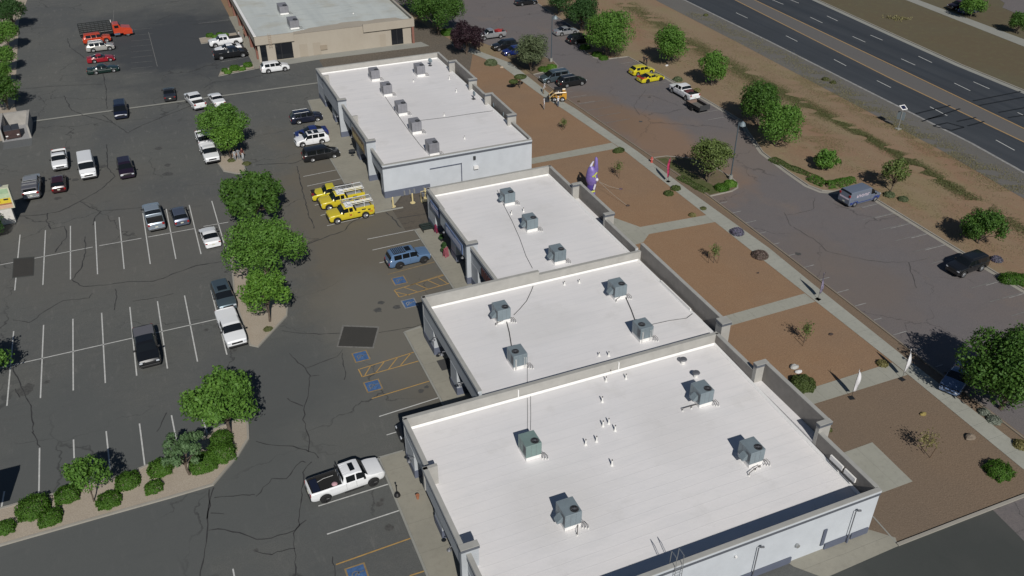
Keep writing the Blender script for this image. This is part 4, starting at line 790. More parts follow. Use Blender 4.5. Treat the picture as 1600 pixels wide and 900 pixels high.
def body_meshes(kind, cover=None):
    k = K[kind]; L, W, H = k['L'], k['W'], k['H']; zb0 = k['zb']; r = k['r']; R = r+.07
    # wheel x (from the nose): fractions
    fo = {'van': .17, 'panelvan': .17}.get(kind, .175 if L < 5.3 else .165)
    xf = L*fo; xr = xf+k['wb']; whl = (xf, xr)
    ts = set(round(v, 4) for v in np.arange(0, 1.0001, .035))
    for p in k['prof']: ts.add(p[0])
    for a, b in [k['ws'], k['rw']]+k['win']:
        if b < 1.01: ts.add(a); ts.add(b)
    ts.update((.008, .992, .02, .98))
    for xw in whl:
        for a in np.linspace(0, math.pi, 13): ts.add(round((xw+R*math.cos(a))/L, 4))
    bed = k.get('bed')
    if bed:
        for b in bed: ts.update((b-.0015, b+.0015))
        ts = {t for t in ts if not any(0 < abs(t-b) < .0014 for b in bed)}
    ts = sorted(t for t in ts if 0 <= t <= 1)
    tt = [ts[0]]
    for t in ts[1:]:
        if t-tt[-1] > .0012: tt.append(t)
    ts = tt; rows = []
    for t in ts:
        x = t*L; zt = interp(k['prof'], t)
        wt = interp([(0, .84), (.012, .90), (.04, .96), (.12, 1), (.9, 1), (.97, .97), (.99, .94), (1, .90)], t)
        w = W/2*wt; zb = zb0+interp([(0, .12), (.03, 0), (.96, 0), (1, .14)], t); arch = False
        for xw in whl:
            d = abs(x-xw)
            if d < R-.001: zb = max(zb, r+math.sqrt(R*R-d*d)); arch = True
        belt = min(k['belt'], zt-.03); zb = min(zb, belt-.12)
        c = max(0, min(1, (zt-k['belt']-.05)/(H-k['belt']-.05))); c = c*c*(3-2*c) if c < 1 else 1
        wr = W/2*(.80 if H < 1.6 else .83 if H < 2 else .88)
        inbed = bed and bed[0] < t < bed[1]
        h = belt-zb
        pts = [(w*.93, zb), (w*.985, zb+min(.1, h*.3)), (w*(1.0+(.012 if arch else 0)), zb+.5*h), (w*.99, belt-.05), (w*.95, belt)]
        if inbed:
            zf = zt-.5 if not cover else zt-.03
            pts += [(w-.11, zt-.01), (w-.12, zf), (.35*w, zf), (0, zf)]
        else:
            pts += [(w*.88*(1-c)+wr*c, zt-.025-.06*c), (w*.74*(1-c)+(wr-.09)*c, zt-.004-.01*c), (.38*w, zt+.012), (0, zt+.02)]
        rows.append((x, t, pts))
    groups = {}
    def add(key, quad): groups.setdefault(key, []).append(quad)
    X = lambda x: L/2-x
    for (xa, ta, A), (xb, tb, B) in zip(rows, rows[1:]):
        tm = (ta+tb)/2
        for j in range(8):
            key = 'body'
            if j == 4 and any(a+.001 < tm < b-.001 for a, b in k['win']): key = 'side_window'
            if k['ws'][0] < tm < k['ws'][1] and j >= 5: key = 'windshield'
            if k['rw'][0] < tm < k['rw'][1] and j >= 5: key = 'rear_window'
            if bed and bed[0] < tm < bed[1] and j >= 5: key = 'bed_liner'
            for s in (1, -1):
                q = [(X(xa), s*A[j][0], A[j][1]), (X(xb), s*B[j][0], B[j][1]), (X(xb), s*B[j+1][0], B[j+1][1]), (X(xa), s*A[j+1][0], A[j+1][1])]
                if key == 'side_window': add('side_window_%d' % s, q)
                else: add(key, q)
    for (x, t, P) in (rows[0], rows[-1]):
        for j in range(8):
            for s in (1, -1):
                if P[j+1][0] > -1: add('body', [(X(x), s*P[j][0], P[j][1]), (X(x), s*P[j+1][0], P[j+1][1]), (X(x), 0, P[j+1][1]), (X(x), 0, P[j][1])])
    out = {}
    for key, quads in groups.items():
        bm = bmesh.new()
        for q in quads:
            vs_ = []
            for v in q:
                if not vs_ or (Vector(v)-Vector(vs_[-1])).length > 1e-5: vs_.append(v)
            if (Vector(vs_[0])-Vector(vs_[-1])).length < 1e-5: vs_.pop()
            if len(vs_) >= 3: bm.faces.new([bm.verts.new(v) for v in vs_])
        bmesh.ops.remove_doubles(bm, verts=bm.verts, dist=.0008)
        bmesh.ops.recalc_face_normals(bm, faces=bm.faces)
        for f in bm.faces: f.smooth = True
        for e in bm.edges:
            if len(e.link_faces) == 2: e.smooth = e.calc_face_angle(0) < math.radians(32)
        # closed shape orientation check for open shells: point outwards
        me = bpy.data.meshes.new(key.split('_%')[0]); bm.to_mesh(me); bm.free(); out[key] = me
    return out, (X(xf), X(xr))
BODY = {}
def get_body(kind, cover):
    if (kind, cover) not in BODY: BODY[(kind, cover)] = body_meshes(kind, cover)
    return BODY[(kind, cover)]
WHEEL = {}
def wheel_meshes(r, rim):
    if (r, rim) in WHEEL: return WHEEL[(r, rim)]
    mb = MB(); w = .12
    prof = [(r*.62, -w), (r*.9, -w*1.02), (r, -w*.7), (r, w*.7), (r*.9, w*1.02), (r*.62, w)]
    n = 22; rings = [[mb.bm.verts.new((q*math.cos(2*math.pi*i/n), y, q*math.sin(2*math.pi*i/n))) for q, y in prof] for i in range(n)]
    for i in range(n):
        for j in range(len(prof)-1): mb.bm.faces.new((rings[i][j], rings[i][j+1], rings[(i+1) % n][j+1], rings[(i+1) % n][j]))
    ty = mb.mesh('tyre', M_TYRE, True)
    mb = MB()
    for s in (-1, 1):
        mb.tube([(0, s*.03, 0), (0, s*.045, 0)], r*.62, 20)
        mb.tube([(0, s*.05, 0), (0, s*.10, 0)], r*.16, 10)
        for k in range(6):
            a = k*math.pi/3; mb.tube([(r*.1*math.cos(a), s*.08, r*.1*math.sin(a)), (r*.6*math.cos(a), s*.10, r*.6*math.sin(a))], r*.085, 5)
        for k in range(18):
            a, b = 2*math.pi*k/18, 2*math.pi*(k+1)/18
            q = [(r*f*math.cos(t), s*.115, r*f*math.sin(t)) for f, t in ((.56, a), (.56, b), (.64, b), (.64, a))]
            mb.bm.faces.new([mb.bm.verts.new(v) for v in q])
    rm = mb.mesh('rim', M_RIM if rim == 'l' else M_RIMD)
    WHEEL[(r, rim)] = (ty, rm); return ty, rm
def boxmesh(a, b, m, bev=.02):
    return MB().box(a, b, bev=bev).mesh('part', m)
VCACHE = {}
def vehicle(px, head, kind, pm, label, cat, group=None, rim='l', cover=None, extras=(), z=.8, loc=None, bedm=None, name=None, roofm=None):
    """head: degrees from +X; px is where the photo shows the middle of the vehicle"""
    p = G(px[0], px[1], z) if loc is None else Vector(loc)
    nm = name or {'sedan': 'parked_car', 'oldsedan': 'parked_car', 'coupe': 'sports_car', 'hatch': 'hatchback_car', 'suv': 'parked_suv', 'boxsuv': 'offroad_suv', 'minivan': 'minivan', 'van': 'white_van', 'panelvan': 'cargo_van'}.get(kind, 'pickup_truck')
    root = empty(nm, (p.x, p.y, .02), math.radians(head), label, cat, group)
    k = K[kind]; L, W, H, r = k['L'], k['W'], k['H'], k['r']
    meshes, (xf, xr) = get_body(kind, cover)
    def part(name, me, m, parent=root, loc=(0, 0, 0), rot=None):
        o = bpy.data.objects.new(name, me); COL.objects.link(o); o.parent = parent; o.location = loc
        if rot: o.rotation_euler = rot
        if m:
            if not me.materials: me.materials.append(m)
            o.material_slots[0].link = 'OBJECT'; o.material_slots[0].material = m
        return o
    for key, me in meshes.items():
        if key == 'body': body = part('body', me, pm)
        elif key == 'bed_liner': part('truck_bed', me, bedm or M_TRIM)
        else: part(key.split('_1')[0].split('_-1')[0], me, M_GLASS)
    ub = VCACHE.get(('ub', kind)) or boxmesh((-L/2+.15, -W/2+.14, k['zb']-.02), (L/2-.15, W/2-.14, k['belt']-.2), M_UNDER, 0)
    VCACHE[('ub', kind)] = ub; part('underbody', ub, None)
    ty, rm = wheel_meshes(r, rim)
    for x in (xf, xr):
        for s in (1, -1):
            t = part('wheel', ty, None, loc=(x, s*(W/2-.11), r)); part('rim', rm, None, t)
    zt0 = interp(k['prof'], .03); hw = W/2
    key = ('bits', kind)
    if key not in VCACHE:
        truck = kind in ('crew', 'longcrew', 'regcab', 'extcab', 'boxsuv', 'van')
        hz = zt0-.22 if not truck else zt0-.30
        d = {}
        d['headlight'] = boxmesh((L/2-.13, hw*.58, hz), (L/2+.005, hw*.88, hz+.15), M_HEAD)
        d['headlight2'] = boxmesh((L/2-.13, -hw*.88, hz), (L/2+.005, -hw*.58, hz+.15), M_HEAD)
        d['grille'] = boxmesh((L/2-.08, -hw*.52, hz-.08), (L/2+.012, hw*.52, hz+.14), M_TRIM)
        d['front_bumper'] = boxmesh((L/2-.1, -hw*.86, k['zb']+.08), (L/2+.05 if truck else L/2+.02, hw*.86, k['zb']+.30), M_CHROME if kind in ('longcrew', 'regcab') else M_TRIM, .03)
        d['rear_bumper'] = boxmesh((-L/2-(.06 if truck else .02), -hw*.86, k['zb']+.06), (-L/2+.1, hw*.86, k['zb']+.26), M_CHROME if kind in ('crew', 'regcab', 'extcab') else M_TRIM, .03)
        zr = interp(k['prof'], .985)-.38 if kind not in ('sedan', 'coupe', 'oldsedan') else .72
        if 'bed' in k: zr = 1.0
        d['taillight'] = boxmesh((-L/2-.01, hw*.66, zr), (-L/2+.10, hw*.92, zr+(.28 if kind not in ('sedan', 'coupe', 'oldsedan') else .14)), M_TAIL)
        d['taillight2'] = boxmesh((-L/2-.01, -hw*.92, zr), (-L/2+.10, -hw*.66, zr+(.28 if kind not in ('sedan', 'coupe', 'oldsedan') else .14)), M_TAIL)
        d['licence_plate'] = boxmesh((-L/2-.025, -.16, k['zb']+.36), (-L/2+.01, .16, k['zb']+.50), M_PLATE, 0)
        mx = L/2-L*(k['ws'][0]+.055)
        d['mirror'] = boxmesh((mx-.08, hw-.03, k['belt']-.01), (mx+.08, hw+.19, k['belt']+.16), M_TRIM, .03)
        d['mirror2'] = boxmesh((mx-.08, -hw-.19, k['belt']-.01), (mx+.08, -hw+.03, k['belt']+.16), M_TRIM, .03)
        mb = MB()
        for a, b in k['win'][:2]:
            xs = L/2-L*(b+.006)
            for s in (1, -1): mb.box((xs-.006, s*(hw*.985)-.02, k['zb']+.22), (xs+.006, s*(hw*.985)+.022, k['belt']-.04))
        d['door_seam'] = mb.mesh('s', M_TRIM)
        mb = MB()
        for a, b in k['win'][:2]:
            xs = L/2-L*(b-.02)
            for s in (1, -1): mb.box((xs-.01, s*(hw*.995)-.02, k['belt']-.17), (xs+.16, s*(hw*.995)+.03, k['belt']-.13))
        d['door_handle'] = mb.mesh('s', M_TRIM)
        VCACHE[key] = d
    d = VCACHE[key]
    for n_, me in d.items():
        nn = n_.rstrip('2'); mt = None
        o = part(nn, me, None)
        if nn == 'mirror' and 'chrome' not in extras: pass
        if nn in ('front_bumper', 'rear_bumper') and kind in ('sedan', 'coupe', 'hatch', 'suv', 'minivan', 'oldsedan') : o.material_slots[0].link = 'OBJECT'; o.material_slots[0].material = pm
        if nn in ('door_handle',) : o.material_slots[0].link = 'OBJECT'; o.material_slots[0].material = pm
    def B(name, a, b, m, par=root, bev=.015, rz=0): return MB().box(a, b, bev=bev).build(name, m, par)
    zr_ = H
    for e in extras:
        if e == 'rack':
            xm = -L*.10
            mb = MB()
            for s in (1, -1): mb.tube([(L*.08, s*hw*.68, H+.05), (-L*.38, s*hw*.68, H+.03)], .025, 6)
            mb.build('roof_rail', M_TRIM, root)
        if e == 'silver_rails':
            mb = MB()
            for s in (1, -1): mb.tube([(L*.08, s*hw*.70, H+.04), (-L*.38, s*hw*.70, H+.02)], .025, 6)
            mb.build('roof_rail', M_STEEL, root)
        if e == 'basket':
            MB().box((-1.75, -.62, H-.02), (-.35, .62, H+.07)).build('roof_rack', M_TRIM, root)
            mb = MB()
            for i in range(7): mb.box((-1.7+i*.21, -.6, H+.071), (-1.62+i*.21, .6, H+.10))
            mb.build('rack_slat', pm, root)
            MB().box((-.3, -.45, H-.02), (.3, .45, H+.05)).build('sunroof', M_GLASS, root)
        if e == 'sunroof': MB().box((-.35, -.45, H-.03), (.45, .45, H+.045)).build('sunroof', M_GLASS, root)
        if e == 'sunroof_front': MB().box((.38, -.44, H-.05), (.78, .44, H+.05)).build('sunroof', M_GLASS, root)
        if e == 'roof_ribs':
            mb = MB()
            for i in range(6): mb.box((-.24, -.66+i*.24, H-.04), (.28, -.62+i*.24, H+.025))
            mb.build('roof_rib', pm, root)
        if e == 'boards':
            mb = MB(); mb.box((-L*.06, -hw-.05, .42), (L*.2, -hw+.1, .47)); mb.box((-L*.06, hw-.1, .42), (L*.2, hw+.05, .47)); mb.build('running_board', M_TRIM, root)
        if e == 'pinkbag':
            mb = MB(); mb.ball((-.95, -.38, 1.05), .24, 2, (1.1, 1.2, .8)); mb.build('cargo_bag', mat('pink_bag', (.55, .33, .36), .7), root, smooth=True)
            mb = MB(); mb.tube([(-.8, .5, 1.2), (-1.6, .45, 1.25), (-2.4, .35, 1.1)], .02, 5); mb.tube([(-1.9, .2, 1.0), (-2.1, .1, 1.05), (-2.3, .25, 1.0)], .02, 5); mb.build('cargo_strap', M_TIE, root)
            MB().box((-2.72, -.72, .93), (-2.15, .72, 1.28)).build('bed_toolbox', mat('dark_blue_box', (.012, .016, .035), .4), root)
        if e == 'redload':
            MB().box((-1.9, -.55, .8), (-1.0, .45, 1.45), rot=.3, bev=.05).build('red_load', mat('red_load', (.38, .04, .04), .6), root)
        if e == 'mixedload':
            MB().box((-1.5, -.7, .9), (-.75, .7, 1.4), bev=.03).build('bed_load', mat('maroon_load', (.10, .03, .03), .7), root)
            MB().box((-2.2, -.3, .9), (-1.6, .6, 1.3), rot=.3, bev=.03).build('bed_load', M_TRIM, root)
        if e == 'headache':
            mb = MB(); xc = -L*.09
            for y in (-.8, -.27, .27, .8): mb.tube([(xc, y, 1.3), (xc, y, 1.95)], .03, 6)
            mb.tube([(xc, -.82, 1.95), (xc, .82, 1.95)], .03, 6); mb.build('headache_rack', M_TRIM, root)
        if e == 'opendoors':
            for s, a in ((-1, -1),):
                for xh in (.95, -.15):
                    o = MB().box((-.02, -.95, .32), (.03, 0, 1.05), bev=.02).build('open_door', pm, root); o.location = (xh, s*hw*.98, 0); o.rotation_euler = (0, 0, .55)
                    MB().box((-.015, -.85, 1.06), (.02, -.05, 1.45)).build('window', M_GLASS, o)
            for xh in (.55, -.55): MB().box((xh-.36, -hw-.012, .45), (xh+.36, -hw+.03, 1.15)).build('door_opening', mat('pale_interior', (.17, .15, .12), .8), root)
            MB().box((-.1, -.5, H), (.5, .5, H+.03)).build('sunroof', M_GLASS, root); MB().box((-1.0, -.5, H-.01), (-.35, .5, H+.03)).build('sunroof', M_GLASS, root)
        if e == 'stripe':
            for s in (1, -1): MB().box((-L*.46, s*hw*.99-.012, .66), (L*.42, s*hw*.99+.014, .71)).build('side_stripe', M_STEEL, root)
        if e == 'spoiler': MB().box((-L/2+.02, -hw*.8, 1.0), (-L/2+.3, hw*.8, 1.06), bev=.02).build('spoiler', pm, root)
        if e == 'shell':
            rr_ = MB().box((-L*.485, -hw*.93, k['belt']+.06), (-L*.10, hw*.93, H-.05), bev=.1).build('camper_shell', mat('shell_grey', (.10, .10, .115), .4), root)
            MB().box((-L*.488, -hw*.72, k['belt']+.18), (-L*.484, hw*.72, H-.15)).build('rear_window', M_GLASS, rr_)
            for xx in (-.9, -1.7): MB().box((xx-.03, -hw*.85, H-.03), (xx+.03, hw*.85, H+.03)).build('roof_bar', M_STEEL, rr_)
        if e == 'spare':
            MB().tube([(-L/2-.22, 0, 1.0), (-L/2, 0, 1.0)], .36, 18).build('spare_wheel', M_TYRE, root)
        if e == 'arches':
            mb = MB()
            for xw in (xf, xr):
                for s in (1, -1):
                    pts = [(xw+(r+.12)*math.cos(a), s*(hw+.03), r+(r+.12)*math.sin(a)) for a in np.linspace(.05, math.pi-.05, 12)]
                    mb.tube(pts, .05, 5)
            mb.build('arch_trim', M_TRIM, root)
        if e == 'utilitybed':
            for s in (1, -1): MB().box((-L*.49, s*hw-.25*s-.0 if s > 0 else -hw, 1.25), (-L*.10, s*hw if s > 0 else -hw+.25, 1.62), bev=.03).build('tool_cabinet', pm, root)
            MB().box((-L*.45, -.45, 1.2), (-L*.12, .45, 1.32)).build('cargo', mat('mixed_cargo_grey', (.35, .36, .36), .6, var=.4, vscale=4), root)
    return root
W_ = paint('paint_white', (.80, .81, .82)); SIL = paint('paint_silver', (.42, .43, .44), .5); PLAT = paint('paint_platinum', (.55, .54, .51), .4); BLK = paint('paint_black', (.010, .011, .013)); NAVY = paint('paint_navy', (.012, .016, .035), .2)
GRY = paint('paint_grey', (.14, .145, .15), .5); DGRY = paint('paint_dark_grey', (.035, .037, .042), .4); BLU = paint('paint_blue', (.015, .03, .16), .2); LBLU = paint('paint_cement_blue', (.10, .175, .30)); ICE = paint('paint_ice_blue', (.33, .39, .45), .4)
SLB = paint('paint_slate_blue', (.12, .14, .19), .5); RED = paint('paint_red', (.30, .012, .022)); ORG = paint('paint_orange_red', (.50, .055, .02)); GRN = paint('paint_dark_green', (.010, .028, .024)); MAR = paint('paint_maroon', (.035, .006, .009)); PUR = paint('paint_dark_plum', (.018, .010, .022))
YEL = paint('paint_yellow', (.62, .50, .03)); YEL2 = paint('paint_bright_yellow', (.60, .52, .02)); TEAL = paint('paint_steel_teal', (.10, .14, .165), .5)
gA, gB, gC, gD, gE = 'cars parked in a row in the far left of the lot', 'vehicles standing in the left lot', 'vehicles parked in front of the farthest white-roofed unit', 'vehicles parked in the right-hand lot', 'vehicles beside the beige building'
V = vehicle
V((151, 60), 3, 'boxsuv', ORG, 'orange-red wagon half hidden below the stake truck', 'SUV', gA)
V((156, 72), 1, 'suv', PLAT, 'pale gold wagon between the orange-red one and the red car', 'SUV', gA, extras=('silver_rails',))
V((157, 89), 1, 'coupe', RED, 'glossy red sports car in the far left row', 'sports car', gA)
V((160, 106), 1, 'oldsedan', GRN, 'dark green sedan with a pale side stripe, last in the far left row', 'car', gA, extras=('stripe',))
V((352, 64), 183, 'crew', W_, 'white crew cab pickup nearest the planter by the beige building', 'pickup', gE)
V((356, 74), 183, 'sedan', W_, 'white sedan squeezed between a white pickup and a black one', 'car', gE)
V((360, 83), 1, 'crew', BLK, 'black pickup parked beside the beige building', 'pickup', gE, cover=True)
V((429, 104), 1, 'suv', W_, 'white SUV in front of the corner of the beige building', 'SUV', gE)
V((188, 171), -91, 'minivan', NAVY, 'dark blue van facing the camera on the concrete gutter', 'van', gB, rim='d')
V((264, 144), 88, 'oldsedan', DGRY, 'dark sedan with its boot towards the camera, just beyond the gutter', 'car', gB)
V((305, 157), 100, 'crew', W_, 'white pickup with its tailgate towards the camera, left of the leafy tree', 'pickup', gB, bedm=mat('light_bed', (.25, .26, .27), .5))
V((338, 153), 96, 'oldsedan', W_, 'white sedan just behind the leafy tree', 'car', gB)
V((320, 219), -88, 'extcab', W_, 'white pickup behind another one, partly under the leafy tree', 'pickup', gB)
V((327, 238), -87, 'extcab', W_, 'white pickup facing the camera beside the three people at the tree', 'pickup', gB, bedm=mat('light_bed', (0, 0, 0)))
V((93, 249), -88, 'regcab', W_, 'older white pickup facing the camera in the left lot', 'pickup', gB, bedm=W_)
V((136, 261), -87, 'van', W_, 'tall white passenger van in the left lot', 'van', gB)
V((196, 262), -87, 'suv', PUR, 'dark plum SUV facing the camera, right of the white van', 'SUV', gB, rim='d')
V((50, 291), 90, 'crew', SIL, 'silver pickup with a grey camper shell near the left edge', 'pickup', gB, extras=('shell',))
V((91, 284), 91, 'hatch', MAR, 'dark red hatchback with its tail to the camera', 'car', gB, rim='d')
V((240, 338), 93, 'crew', ICE, 'ice blue pickup in the upper row of stalls', 'pickup', gB, bedm=mat('dark_bed', (.05, .052, .055), .6))
V((280, 334), 93, 'hatch', SLB, 'slate blue hatchback beside the ice blue pickup', 'car', gB)
V((327, 366), 94, 'coupe', W_, 'white coupe with a rear spoiler next to the trees', 'car', gB, extras=('spoiler',))
V((349, 461), -86, 'suv', TEAL, 'steel grey SUV with a dark sunroof, directly behind a white pickup', 'SUV', gB, extras=('sunroof',))
V((361, 512), -86, 'crew', W_, 'white pickup with a white bed cover beside the gravel island', 'pickup', gB, cover=True, bedm=W_)
V((229, 541), -88, 'crew', BLK, 'black pickup with a grey bed cover in the middle row of stalls', 'pickup', gB, cover=True, bedm=mat('cover_grey', (.12, .12, .135), .5))
V((539, 747), 4.0, 'longcrew', W_, 'large white crew cab pickup with a pink bag in its bed, alone at the front', 'pickup', None, rim='d', extras=('sunroof_front', 'roof_ribs', 'boards', 'pinkbag', 'headache'), z=1.0)
V((478, 182), 0, 'suv', NAVY, 'dark navy SUV at the top of the row by the farthest unit', 'SUV', gC, extras=('silver_rails',))
V((486, 205), 180, 'sedan', BLU, 'blue sedan mostly hidden behind the white SUV with open doors', 'car', gC)
V((487, 216), 181, 'suv', W_, 'white SUV with its side doors standing open', 'SUV', gC, extras=('opendoors', 'rack'))
V((501, 239), 1, 'minivan', BLK, 'black minivan in front of the farthest unit', 'minivan', gC)
r = V((520, 300), 176, 'regcab', YEL2, 'yellow pickup with an open dark front end, behind two yellow service trucks', 'pickup', gC)
MB().box((1.55, -.85, .7), (2.66, .85, 1.13), bev=.04).build('engine_bay', mat('engine_dark', (.02, .016, .018), .6), r); MB().box((2.4, .3, 1.0), (2.7, .8, 1.16)).build('red_fitting', M_TAIL, r)
def service(px, lab, h=181):
    r = V(px, h, 'extcab', YEL, lab, 'service truck', gC, extras=('utilitybed',), roofm=W_, z=1.0)
    k = K['extcab']; L = k['L']
    MB().box((-.25, -.80, k['H']-.015), (.65, .80, k['H']+.035), bev=.02).build('white_roof', W_, r)
    mb = MB()
    for s in (.86, -.86):
        mb.tube([(-2.7, s, 1.3), (-2.7, s, 2.2), (.5, s, 2.2), (.75, s, 2.05)], .035, 6)
        mb.tube([(-1.6, s, 1.3), (-1.6, s, 2.2)], .035, 6)
    for x in (-2.7, -1.7, -.7, .3): mb.tube([(x, -.86, 2.2), (x, .86, 2.2)], .03, 6)
    mb.build('ladder_rack', W_, r)
    mb = MB()
    for y in (-.55, -.15): mb.box((-2.9, y-.025, 2.24), (1.0, y+.025, 2.32))
    for x in np.arange(-2.8, .9, .3): mb.box((x, -.55, 2.26), (x+.04, -.15, 2.30))
    mb.build('ladder', M_STEEL, r)
    mb = MB()
    for y in (.3, .6): mb.tube([(-2.6, y, 2.27), (.4, y, 2.27)], .05, 8)
    mb.build('conduit_tube', W_, r)
    for s in (1, -1):
        mb = MB()
        for x, w_, z in ((-2.3, .35, 1.1), (-1.7, .5, 1.25), (-1.0, .35, .95)): mb.box((x, s*1.016-.006, z), (x+w_, s*1.016+.006, z+.16))
        mb.build('decal', mat('decal_black', (.02, .02, .02), .5), r)
        MB().box((.05, s*1.012-.006, .82), (.32, s*1.012+.006, 1.0)).build('decal', mat('decal_red', (.40, .05, .03), .5), r)
        MB().box((-2.55, s*1.012-.006, .80), (-2.1, s*1.012+.006, 1.02)).build('decal', mat('decal_orange', (.55, .22, .02), .5), r)
    return r
service((534, 309), 'yellow service truck with ladders, second from the end of the row'); service((547, 329), 'yellow service truck with ladders nearest the camera', 182)
V((637, 401), 2, 'boxsuv', LBLU, 'cement blue off-road SUV with black roof rack by the accessible stalls', 'SUV', None, rim='d', extras=('basket', 'arches', 'spareless'))
V((0, 0), 180, 'suv', BLK, 'black car nose just showing in the shade behind the nearest unit', 'SUV', None, rim='d', loc=(14.85, 54.2, 0))
V((822, 1), 1, 'sedan', BLK, 'dark sedan at the very top edge of the right-hand lot', 'car', gD)
V((768, 53), 181, 'regcab', SIL, 'silver pickup with a red load behind the purple-leaved tree', 'pickup', gD, extras=('redload',), bedm=mat('red_bed', (.2, .03, .03), .7))
V((789, 70), 181, 'suv', BLK, 'black SUV next to the small blue car', 'SUV', gD)
V((803, 78), 181, 'hatch', BLU, 'small blue car tucked under the grey-green tree', 'car', gD)
V((884, 47), 1, 'sedan', SIL, 'silver-blue sedan near the tall lamp post', 'car', gD)
V((906, 60), 1, 'suv', BLK, 'dark car deep in the shade of the big green tree', 'car', gD)
V((867, 119), 181, 'minivan', TEAL, 'grey-blue minivan behind the skid loader', 'minivan', gD, extras=('silver_rails',))
V((893, 126), 1, 'suv', BLK, 'black SUV between the minivan and the skid loader', 'SUV', gD, extras=('silver_rails',))
V((1003, 108), 1, 'hatch', YEL2, 'all-yellow hatchback at the far kerb', 'car', gD)
r = V((1017, 119), 3, 'coupe', YEL2, 'yellow sports car with red and black tail at the far kerb', 'sports car', gD, rim='d')
MB().box((-2.24, -.86, .62), (-1.25, .86, .985), bev=.05).build('rear_wrap', mat('red_wrap', (.40, .03, .02), .35), r); MB().box((-2.0, -.5, .96), (-1.2, .5, 1.06), bev=.03).build('engine_cover', M_TRIM, r)
tr = V((1069, 143), 93, 'crew', W_, 'white pickup towing a black trailer along the far kerb', 'pickup', gD, extras=('mixedload',))
van = V((1344, 302), 3, 'panelvan', paint('paint_wrap_grey', (.17, .20, .26), .2), 'blue and grey wrapped cargo van with pinkish lettering', 'van', gD, z=1.1)
for s in (1, -1):
    o = MB().sideprism([(-2.5, .45), (2.3, .45), (2.4, .80), (1.0, .98), (-.6, .86), (-2.5, .72)], s*1.012-.006, s*1.012+.012).build('blue_wrap', mat('blue_wrap', (.025, .05, .20), .3), van)
    MB().sideprism([(-2.4, .74), (-.9, .84), (.9, 1.0), (2.2, .86), (1.0, .92), (-.6, .80)], s*1.012-.002, s*1.012+.016).build('pale_swoosh', mat('pale_wrap', (.50, .54, .72), .4), van)
    mb = MB(); x = -1.55; rr = random.Random(5)
    for k_ in range(8):
        wd = .19; h0 = 1.24; yy = (s*.985-.004, s*.985+.008)
        mb.box((x, min(yy), h0), (x+.06, max(yy), h0+.34)); mb.box((x+.06, min(yy), h0+(.28 if k_ % 2 else .14)), (x+wd, max(yy), h0+(.34 if k_ % 2 else .20)))
        if k_ % 3 == 0: mb.box((x+.06, min(yy), h0), (x+wd, max(yy), h0+.06))
        x += .26
    mb.build('lettering', mat('letter_pink_white', (.70, .60, .68), .5), van)
MB().box((-2.665, -.75, 1.05), (-2.63, .75, 1.25)).build('lettering', mat('letter_pink_white', (0, 0, 0)), van)
V((1512, 413), 184, 'boxsuv', BLK, 'black boxy off-road SUV facing left at the far kerb', 'SUV', gD, extras=('rack', 'arches'), rim='l')
V((1497, 588), 205, 'coupe', paint('paint_pale_blue', (.13, .19, .33), .1), 'pale blue car in the shade of the big tree by the sidewalk', 'car', gD)
V((1499, 8), 175, 'suv', MAR, 'dark red car beyond the highway at the top right', 'car', 'cars beyond the highway'); V((1514, 14), 178, 'hatch', BLU, 'blue car under a tree beyond the highway', 'car', 'cars beyond the highway')
V((1583, 600), 185, 'hatch', DGRY, 'dark car hidden beneath the big tree at the right', 'car', gD) if False else None

# ---- stake truck ----
p = G(166, 50, 1.0); t = empty('stake_truck', (p.x, p.y, 0), math.radians(3), 'long orange-red truck with a black stake bed at the far left', 'truck')
MB().box((-4.6, -1.2, .95), (1.1, 1.2, 1.12)).build('flatbed', M_TRIM, t)
mb = MB()
for s in (1, -1):
    for z in (1.35, 1.7, 2.05, 2.4, 2.7): mb.box((-4.6, s*1.17-.03, z), (1.1, s*1.17+.03, z+.14))
    for x in np.arange(-4.6, 1.1, .71): mb.box((x, s*1.2-.03, 1.1), (x+.09, s*1.2+.03, 2.84))
for x in (-4.6, 1.02):
    for z in (1.35, 1.7, 2.05, 2.4, 2.7): mb.box((x, -1.15, z), (x+.06, 1.15, z+.14))
mb.build('stake_sides', mat('stake_black', (.015, .018, .018), .6), t)
MB().box((-4.6, -1.23, 1.5), (1.1, -1.21, 1.56)).build('side_stripe', M_WHITEF, t)
cabp = [(1.25, .75), (1.25, 2.35), (1.5, 2.5), (2.35, 2.45), (2.75, 1.8), (4.3, 1.55), (4.55, 1.2), (4.55, .7)]
cab = MB().sideprism(cabp, -1.05, 1.05).build('cab', ORG, t)
MB().sideprism([(2.42, 2.36), (2.74, 1.85), (2.78, 1.86), (2.46, 2.38)], -.9, .9).build('windshield', M_GLASS, cab)
for s in (1, -1): MB().box((1.55, s*1.05-.01, 1.75), (2.3, s*1.05+.015, 2.25)).build('side_window', M_GLASS, cab)
for s in (1, -1): MB().sideprism([(2.9, .5), (2.9, .95), (3.25, 1.25), (4.1, 1.25), (4.5, .9), (4.5, .5)], s*1.0-.2, s*1.0+.2).build('fender', ORG, t)
MB().box((4.5, -1.1, .45), (4.7, 1.1, .75), bev=.03).build('front_bumper', M_CHROME, t)
MB().tube([(1.2, .6, 2.5), (1.2, .6, 3.0)], .07, 8).build('beacon', M_ROOFT, t); MB().tube([(1.3, -1.0, .62), (2.3, -1.0, .62)], .26, 12).build('fuel_tank', M_CHROME, t)
MB().box((-4.5, -.5, .6), (4.3, .5, .95)).build('chassis', M_TRIM, t)
ty, rm = wheel_meshes(.48, 'l')
for x in (3.65, -2.9):
    for s in (1, -1): q = link('wheel', ty, t, (x, s*1.0, .48)); link('rim', rm, q)
